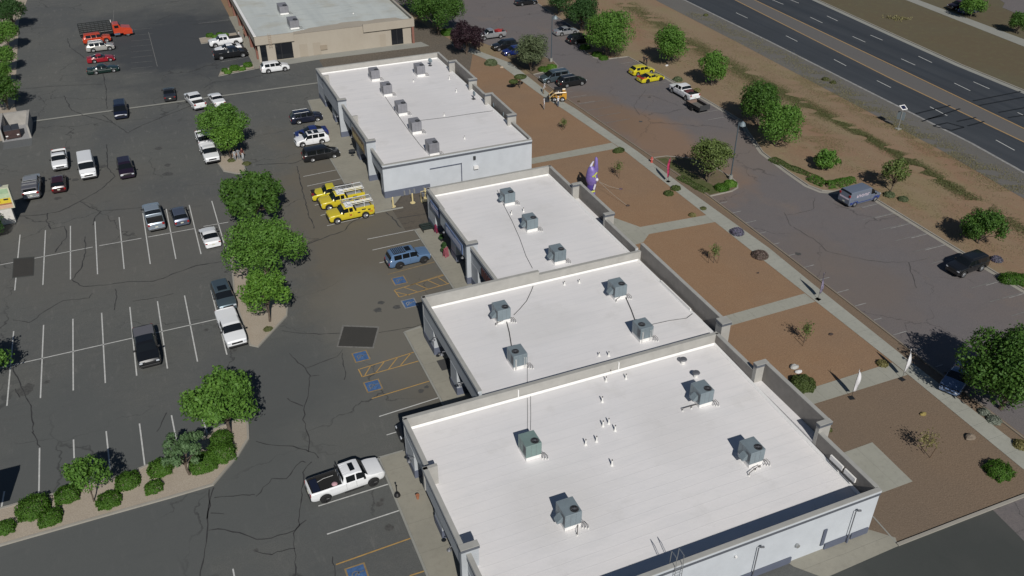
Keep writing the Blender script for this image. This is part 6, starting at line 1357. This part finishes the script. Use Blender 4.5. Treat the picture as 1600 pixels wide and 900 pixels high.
# hydrant
p = G(1018, 254); r = empty('fire_hydrant', p, 0, 'red and pink fire hydrant at the sidewalk edge', 'hydrant'); HR = mat('hydrant_red', (.48, .09, .07), .5)
MB().tube([(0, 0, 0), (0, 0, .08), (0, 0, .1), (0, 0, .65), (0, 0, .8), (0, 0, .86)], [.2, .2, .14, .14, .10, .04], 12).build('barrel', HR, r); MB().tube([(-.24, 0, .5), (.24, 0, .5)], .07, 8).tube([(0, -.2, .5), (0, .2, .5)], .09, 8).build('outlet', mat('hydrant_pink', (.55, .22, .2), .5), r)
# solar sign
p = G(1403, 202); r = empty('solar_sign', p, 0, 'roadside post with a small solar panel and a sign', 'sign')
MB().box((-.35, -.35, 0), (.35, .35, .15)).build('footing', M_CONC, r); MB().tube([(0, 0, .1), (0, 0, 3.3)], .07, 8).build('pole', M_STEEL, r)
sp_ = MB().box((-.02, -.5, 1.5), (.06, .6, 2.7)).build('sign_panel', M_HVAC, r); sp_.rotation_euler = (0, 0, .35)
q = MB().box((-.5, -.45, -.03), (.5, .45, .0)).build('solar_frame', M_ROOFT, r); q.location = (0, 0, 3.42); q.rotation_euler = (math.radians(28), 0, 0); MB().box((-.36, -.32, .001), (.36, .32, .012)).build('solar_cell', mat('solar_blue', (.02, .025, .06), .2), q)
# bollards
for px, lab in (((614.5, 323), 'yellow bollard nearer the sidewalk, south of the farthest unit'), ((645, 317), 'yellow bollard farther along the pale blue wall'), ((665, 309), 'cream bollard by the gas meters')):
    p = G(*px); r = empty('bollard', p, 0, lab, 'bollard', 'yellow bollards by the pale blue wall'); MB().tube([(0, 0, 0), (0, 0, .02), (0, 0, .06)], .33, 14).build('base', M_YPOST, r); MB().tube([(0, 0, .05), (0, 0, 1.3), (0, 0, 1.36)], [.1, .1, .05], 12).build('post', M_YPOST, r)
p = G(669, 314); r = empty('gas_meter_rack', p, 0, 'yellowish gas meter rack against the pale blue wall', 'meter')
MB().box((-.9, -.2, 0), (.9, .3, .12)).build('pad', M_YPOST, r)
mb = MB()
for x in (-.6, 0, .6): mb.box((x-.18, -.1, .75), (x+.18, .15, 1.25), bev=.03)
mb.build('meter', M_HVACD, r); mb = MB(); mb.tube([(-.9, 0, .1), (-.9, 0, 1.5), (.9, 0, 1.5), (.9, 0, .1)], .045, 6); mb.build('pipe_frame', M_YPOST, r)
# standing ash bin
p = G(621, 776); r = empty('standing_ashtray', (p.x, p.y, .12), 0, 'black post with a round base on the front sidewalk', 'ashtray')
MB().tube([(0, 0, 0), (0, 0, .12), (0, 0, .3)], [.26, .24, .12], 16).build('base', M_BLACK, r); MB().tube([(0, 0, .3), (0, 0, 1.05)], .03, 8).build('post', M_BLACK, r); MB().tube([(0, 0, 1.05), (0, 0, 1.15)], .07, 10).build('top', M_BLACK, r)
p = G(653, 781); r = empty('terracotta_pot', (p.x, p.y, .12), 0, 'small terracotta pot against the storefront', 'pot')
MB().tube([(0, 0, 0), (0, 0, .38), (0, 0, .42), (0, 0, .42)], [.09, .14, .16, .12], 14).build('pot', mat('terracotta', (.36, .14, .07), .8), r)
p = G(551, 244); r = empty('cafe_table', (p.x, p.y, .12), 0, 'small dark table outside the farthest unit', 'table'); MB().tube([(0, 0, .7), (0, 0, .74)], .5, 16).build('table_top', M_DKGREY, r); MB().tube([(0, 0, 0), (0, 0, .7)], .04, 8).build('leg', M_DKGREY, r); MB().tube([(0, 0, 0), (0, 0, .03)], .25, 12).build('foot', M_DKGREY, r)
p = G(695, 571); r = empty('door_mat', (p.x, p.y, .125), 0, 'dark mat outside the second unit', 'mat'); MB().box((-.55, -.8, 0), (.9, .8, .02)).build('mat_sheet', mat('mat_dark', (.055, .055, .055), .9), r)
# benches / pallets at the third unit
p = G(670, 358); r = empty('slatted_bench', (p.x, p.y, .12), 0, 'dark slatted bench beside the storefront of the third unit', 'bench')
mb = MB()
for k_ in range(4): mb.box((-1.0, -.8+k_*.4, .42), (.5, -.62+k_*.4, .47))
mb.build('seat', mat('bench_green', (.02, .035, .03), .6), r)
for x in (-.9, .4): MB().box((x-.04, -.8, 0), (x+.04, .58, .42)).build('leg', M_BLACK, r)
for i, (px, lab) in enumerate((((683, 364), 'crimson A-board farther along the storefront of the third unit'), ((697, 402), 'pink A-board nearer the camera at the third unit'))):
    p = G(*px); r = empty('sidewalk_sign', (p.x, p.y, .12), .4, lab, 'sign', 'small red signs outside the third unit')
    for s in (1, -1):
        o = MB().box((-.3, -.015, 0), (.3, .015, 1.15)).build('sign_face', mat('aboard_red%d' % i, ((.16, .02, .05), (.24, .07, .09))[i], .6, var=.5, vscale=5), r); o.location = (0, s*.2, 0); o.rotation_euler = (s*.17, 0, 0)
for i, px in enumerate(((690, 378), (694, 390), (693, 397), (684, 350))):
    p = G(*px); mb = MB(); mb.ball((0, 0, .5), .35, 2, (1, 1, 1.2)); o = None
    rng = np.random.default_rng(i); n = 260; d = rng.normal(0, 1, (n, 3)); d[:, 2] = abs(d[:, 2]); d /= np.linalg.norm(d, axis=1)[:, None]
    r = empty('potted_plant', (p.x, p.y, .12), 0, ['dark potted plant just past the crimson sign', 'middle potted plant of the storefront row', 'potted plant nearest the pink sign', 'potted plant nearest the slatted bench'][i], 'plant', 'potted plants outside the third unit')
    link('foliage', leaves_mesh(d*np.array([.25, .25, .4])+np.array([0, 0, .42]), d, .14, rng, LM['dark'], 'foliage'), r); MB().tube([(0, 0, 0), (0, 0, .45)], [.14, .18], 12).build('pot', M_TRIM, r)
# risers with small lamps on the front wall of the nearest unit
for px, lab in (((1325, 851), 'thin lamp riser on the end wall, right of the doorway'), ((1174, 905), 'thin lamp riser on the end wall, left of the round vent')):
    p = G(*px); r = empty('wall_riser_lamp', (p.x, 30.66, 0), 0, lab, 'lamp', 'thin lamp risers on the end wall')
    MB().tube([(0, 0, 0), (0, 0, .1), (0, 0, 3.35), (.12, -.06, 3.45)], .04, 8).build('riser', M_HVACD, r); MB().tube([(.1, -.05, 3.45), (.34, -.12, 3.42)], .08, 8).build('lamp_head', M_HVACD, r); MB().box((-.06, -.06, 0), (.06, .17, .5)).build('box', M_BASE, r)
# bin enclosure
c0, c1, c2, c3 = G(4, 217), G(47, 213), G(44, 178), G(4, 180)
xw, xe = -22.1, -18.3; ys, yn = 135.6, 141.6
r = empty('bin_enclosure', ((xw+xe)/2, (ys+yn)/2, 0), 0, 'three-sided pale block enclosure around a waste skip', 'enclosure'); M_BLOCK = mat('pale_block', (.34, .325, .30), .85, var=.12, vscale=1.5); M_SLAB = M_CONC
for a, b in (((xw, ys), (xw+.25, yn)), ((xe-.25, ys), (xe, yn)), ((xw+.25, yn-.25), (xe-.25, yn))):
    o = MB().box((a[0], a[1], 0), (b[0], b[1], 2.0)).build('wall', M_BLOCK, r)
    MB().box((a[0]-.04, a[1]-.04, 2.0), (b[0]+.04, b[1]+.04, 2.06)).build('wall_cap', M_BLOCK, o)
MB().box((xw, ys-.2, 0), (xe, yn-.26, .03)).build('floor_slab', mat('grey_slab', (.30, .30, .305), .85, var=.1), r)
local(r)
tag(MB().box((xw+.2, ys-3.0, 0), (xe+.1, ys-.22, .028)).build('concrete_slab', mat('dark_slab', (.12, .125, .125), .85, var=.1)), kind='structure')
p = Vector((-20.65, 136.9, .03)); r = empty('waste_skip', p, .12, 'dark brown waste skip with grey lids inside the enclosure', 'skip')
MB().sideprism([(-1.0, .15), (.9, .15), (.95, 1.35), (-1.05, 1.35)], -.95, .9).build('body', mat('skip_brown', (.055, .032, .03), .6, var=.3), r)
for x0, x1 in ((-1.07, -.07), (-.02, .98)):
    o = MB().box((x0, -.98, 0), (x1, .95, .07), bev=.02).build('lid', mat('skip_lid', (.045, .05, .06), .5), r); o.location = (0, 0, 1.40); o.rotation_euler = (.08, 0, 0)
for x in (-1.0, .45): MB().box((x, -1.0, .5), (x+.3, -.95, .66)).build('label_plate', M_ROOFT, r)
# coloured sign tower at the left edge
p = G(14, 349); r = empty('colourful_sign_tower', (p.x-1.1, p.y+.2, 0), 0, 'tall sign with green, yellow and orange bands at the left edge', 'sign')
MB().box((-2.2, -.35, 0), (1.9, .35, 2.0)).build('plinth', mat('sign_plinth_white', (.62, .60, .56), .7, var=.08), r)
MB().box((-2.6, -.42, 2.0), (2.35, .42, 4.7)).build('cabinet', mat('sign_cream', (.55, .55, .42), .6), r)
for z0, z1, c_, nm in ((4.0, 4.6, (.34, .47, .30), 'green_band'), (3.45, 3.98, (.45, .55, .36), 'green_band'), (2.75, 3.4, (.68, .52, .04), 'yellow_band'), (2.55, 2.73, (.40, .17, .08), 'orange_band'), (2.1, 2.5, (.60, .40, .28), 'orange_band')):
    MB().box((-2.5, -.44, z0), (2.2, -.421, z1)).build(nm, mat('sign_band_%d' % int(z0*100), c_, .6, var=.1), r)
MB().box((1.45, -.46, 3.15), (1.95, -.441, 3.33)).build('dark_emblem', M_TRIM, r); MB().box((-1.4, -.46, 2.95), (1.1, -.441, 3.12)).build('lettering', mat('letter_ochre', (.45, .30, .02), .6), r)
MB().box((-.1, -.35, 4.72), (1.7, .3, 4.8), rot=.5).build('rooftop_panel', M_HVACD, r)
# sign box beyond the lower left edge that throws the shadow on the stalls
p = G(-38, 815); r = empty('pole_sign', (p.x, p.y, .1), 0, 'sign board on two posts beyond the lower left edge', 'sign')
for x in (-1.1, 1.1): MB().box((x-.1, -.1, 0), (x+.1, .1, 1.4)).build('post', M_DKGREY, r)
MB().box((-1.9, -.25, 1.2), (2.0, .25, 4.0)).build('board', M_ROOFT, r)
# inflatable advertising figure (generic)
p = G(932, 300); t = empty('inflatable_figure', (p.x-.9, p.y-.2, .02), -.5, 'tall purple inflatable figure with a raised arm, tethered on the gravel', 'inflatable')
PU = mat('vinyl_purple', (.19, .14, .40), .4, var=.3, vscale=1.6); PU2 = mat('vinyl_dark_purple', (.075, .05, .25), .35); LIME = mat('vinyl_lime', (.50, .55, .10), .4); VW = mat('vinyl_white', (.66, .64, .72), .4)
def lathe(mb, prof, n=20, off=(0, 0)):
    rings = [[mb.bm.verts.new((off[0]+x+rr_*math.cos(2*math.pi*k/n), off[1]+rr_*.8*math.sin(2*math.pi*k/n), z)) for k in range(n)] for rr_, z, x in prof]
    for a, b in zip(rings, rings[1:]):
        for k in range(n): mb.bm.faces.new((a[k], a[(k+1) % n], b[(k+1) % n], b[k]))
    mb.bm.faces.new(rings[0][::-1]); mb.bm.faces.new(rings[-1]); return mb
lathe(MB(), [(.55, .3, 0), (.8, .8, 0), (.9, 1.3, 0), (.78, 1.8, 0)]).build('legs', PU2, t, smooth=True)
lathe(MB(), [(.85, 1.75, 0), (1.15, 2.3, 0), (1.25, 2.9, 0), (1.1, 3.5, -.05), (.9, 4.1, -.1), (.7, 4.5, -.15), (.35, 4.8, -.2)]).build('torso', PU, t, smooth=True)
MB().tube([(.5, 0, 3.6), (.75, 0, 4.4), (.7, .05, 5.3), (.65, .1, 6.1), (.6, .1, 6.4)], [.5, .48, .36, .3, .12], 14).build('raised_arm', PU, t, smooth=True)
MB().tube([(-.6, 0, 4.2), (-.2, .2, 5.0), (.15, .2, 5.6)], [.3, .22, .12], 12).build('horn', VW, t, smooth=True)
for s, x in ((1, .45), (-1, -.3)): mb = MB(); mb.ball((x, -.35, .28), .5, 2, (.9, 1.3, .55)); mb.build('foot', PU, t, smooth=True)
mb = MB(); mb.tube([(.1, -.95, 3.35), (.55, -.95, 3.65), (.95, -.75, 4.1)], .14, 8); mb.tube([(.5, -.95, 3.6), (.7, -.9, 3.2)], .13, 8); mb.build('lime_emblem', LIME, t, smooth=True)
mb = MB(); mb.ball((1.0, -.55, 2.75), .34, 2, (1, 1, .9)); mb.build('white_glove', VW, t, smooth=True); MB().tube([(.5, -.85, 1.15), (.75, -.75, 2.0)], .2, 8).build('white_flap', VW, t, smooth=True)
MB().tube([(-.7, -.75, .75), (0, -1.0, .7), (.7, -.75, .8)], .17, 8).build('lime_trim', LIME, t, smooth=True)
for a, b, lab in (((935, 283), (981, 322), 'tether rope to the dark anchor stone'), ((935, 285), (970, 296), 'tether rope to the small anchor bag')):
    A = Vector((p.x+.3, p.y, 1.4)); Bq = G(*b, .1); tag(MB().tube([A, A.lerp(Bq, .5)+Vector((0, 0, -.12)), Bq], .015, 5).build('tether_rope', M_PARTOP), lab, 'rope')
t.scale = (.64, .64, .80)
rock((970, 296), .22, 'small purple-brown anchor bag on the gravel', (.10, .06, .08))
rock((967, 237+500), .1, 'x') if False else None
# litter
for px, lab in (((748, 372), 0),): pass
# ---------------- people ----------------
def person(px, shirt, pants, lab, yaw=0, pose='stand', hat=None, hair=(.03, .02, .015), group=None, z=0.02, loc=None, h=1.74, hold=None):
    p = G(*px) if loc is None else Vector(loc); s = h/1.74
    bm = bmesh.new(); V_, E_, R_ = [], [], []
    def v(x, y, z_, r): V_.append((x*s, y*s, z_*s)); R_.append(r*s); return len(V_)-1
    def e(a, b): E_.append((a, b))
    lean = .18 if pose == 'bend' else 0
    pel = v(0, 0, .95, .13); ab = v(0, lean*.3, 1.12, .125); ch = v(0, lean*.7, 1.32, .145); nk = v(0, lean, 1.48, .06); hd = v(0, lean+.02, 1.60, .092); tp = v(0, lean+.01, 1.69, .075)
    for a, b in ((pel, ab), (ab, ch), (ch, nk), (nk, hd), (hd, tp)): e(a, b)
    nose = v(0, lean+.115, 1.595, .018); e(hd, nose)
    for sx in (-1, 1):
        st = .06*sx if pose == 'walk' else 0
        hip = v(.09*sx, 0, .90, .095); kn = v(.10*sx, .03+st*1.5, .50, .062); an = v(.10*sx, -.02+st*3, .09, .042); toe = v(.11*sx, .14+st*3, .035, .035)
        e(pel, hip); e(hip, kn); e(kn, an); e(an, toe)
        sh = v(.19*sx, lean*.8, 1.40, .062)
        fwd = .22 if (pose == 'bend' or (pose == 'hold')) else .03
        el = v(.25*sx, lean*.8+fwd*.35, 1.14, .045); wr = v(.23*sx, lean+fwd+.06, .94+(.12 if fwd > .1 else -.03), .028); pm_ = v(.225*sx, lean+fwd+.10, .90+(.12 if fwd > .1 else -.04), .030)
        e(ch, sh); e(sh, el); e(el, wr); e(wr, pm_)
        for k_ in range(4):
            b_ = v(.225*sx+(k_-1.5)*.019, lean+fwd+.14, .865+(.12 if fwd > .1 else -.04), .009); c_ = v(.225*sx+(k_-1.5)*.021, lean+fwd+.15, .825+.004*abs(k_-1)+(.12 if fwd > .1 else -.04), .008); e(pm_, b_); e(b_, c_)
        th = v(.225*sx-.045*sx, lean+fwd+.12, .885+(.12 if fwd > .1 else -.04), .010); e(pm_, th)
    me = bpy.data.meshes.new('person'); me.from_pydata(V_, E_, []); o = bpy.data.objects.new('person', me); COL.objects.link(o)
    sk = o.modifiers.new('skin', 'SKIN'); sk.use_smooth_shade = True; o.modifiers.new('sub', 'SUBSURF').levels = 1; o.modifiers['sub'].render_levels = 1
    for i, r_ in enumerate(R_): me.skin_vertices[0].data[i].radius = (r_, r_*.85 if i < 3 else r_)
    me.skin_vertices[0].data[0].use_root = True
    dg = bpy.context.evaluated_depsgraph_get(); ev = o.evaluated_get(dg); m2 = bpy.data.meshes.new_from_object(ev); o.modifiers.clear(); o.data = m2
    m2.materials.clear()
    for m_ in (mat('cloth_%s' % shirt[0], shirt[1], .8), mat('cloth_%s' % pants[0], pants[1], .85), M_SKIN, M_TRIM): m2.materials.append(m_)
    for f in m2.polygons:
        z_ = f.center.z/s; x_ = abs(f.center.x)/s
        f.material_index = 0 if (.97 < z_ < 1.49 and not (x_ > .17 and z_ < 1.16)) else 2 if (z_ >= 1.49 or x_ > .165) else 3 if z_ < .09 else 1
        f.use_smooth = True
    o.location = (p.x, p.y, z); o.rotation_euler = (0, 0, yaw); tag(o, lab, 'person', group)
    mb = MB(); mb.ball((0, lean*s-.012*s, 1.655*s), .102*s, 2, (1, 1.05, .85)); 
    if hat: mb.tube([(0, lean*s+.02, 1.655*s), (0, lean*s+.02, 1.665*s)], .16*s, 14); mb.build('hat', mat('hat_%s' % hat[0], hat[1], .7), o, smooth=True)
    else: mb.build('hair', mat('hair_%d' % int(hair[0]*1000), hair, .7), o, smooth=True)
    mb = MB()
    for sx in (-1, 1): mb.ball((.033*s*sx, (lean+.098)*s, 1.61*s), .011*s, 1)
    mb.build('eye', M_TRIM, o)
    MB().tube([(-.022*s, (lean+.097)*s, 1.56*s), (.022*s, (lean+.097)*s, 1.56*s)], .006*s, 5).build('mouth', mat('lip', (.25, .09, .07), .6), o)
    return o
WS = ('white', (.62, .63, .65)); GS = ('grey', (.28, .29, .31)); BS = ('black', (.015, .015, .017)); JN = ('denim', (.05, .07, .12)); KH = ('khaki', (.27, .22, .15)); MS = ('maroon', (.12, .03, .03)); LG = ('lightgrey', (.40, .40, .40))
ga = 'workers around the skid loader'
person((850, 171), WS, GS, 'worker in a white shirt standing lowest left on the gravel', 1.2, hat=('white', (.6, .6, .6)), group=ga); person((872, 167), WS, JN, 'worker in a white shirt and dark trousers beside the loader wheel', .5, hat=('white', (0, 0, 0)), group=ga)
person((849, 147), LG, KH, 'worker bending on the sidewalk in front of the bucket', -1.6, 'bend', hat=('white', (0, 0, 0)), group=ga)
person(None, WS, JN, 'driver with a white helmet seated in the skid loader', math.radians(70), hat=('white', (0, 0, 0)), loc=(G(872, 150, .7).x, G(872, 150, .7).y, 0), z=.36, h=1.5, group=ga)
gb_ = 'people under the leafy tree'
person((368, 252), LG, GS, 'person in light grey at the left of the three under the tree', 2.6, group=gb_); person((374, 250), GS, GS, 'person in grey in the middle of the three under the tree', 3.3, group=gb_); person((380, 249), MS, WS, 'person in a maroon top and white trousers under the tree', 3.8, group=gb_)
gc_ = 'people by the beige building'
person((375, 62), WS, WS, 'person in white by the bed of the white pickup', 1.5, group=gc_); person((382, 60), KH, BS, 'person in dark trousers in the shade of the beige building', 4.5, group=gc_)
gd_ = 'people behind the yellow cars'
person((1005.5, 101), BS, BS, 'left one of two people in black behind the yellow hatchback', 2.9, group=gd_); person((1009.5, 103), BS, BS, 'right one of two people in black behind the yellow hatchback', 3.2, group=gd_)
person((549, 266), WS, BS, 'person')  if False else None
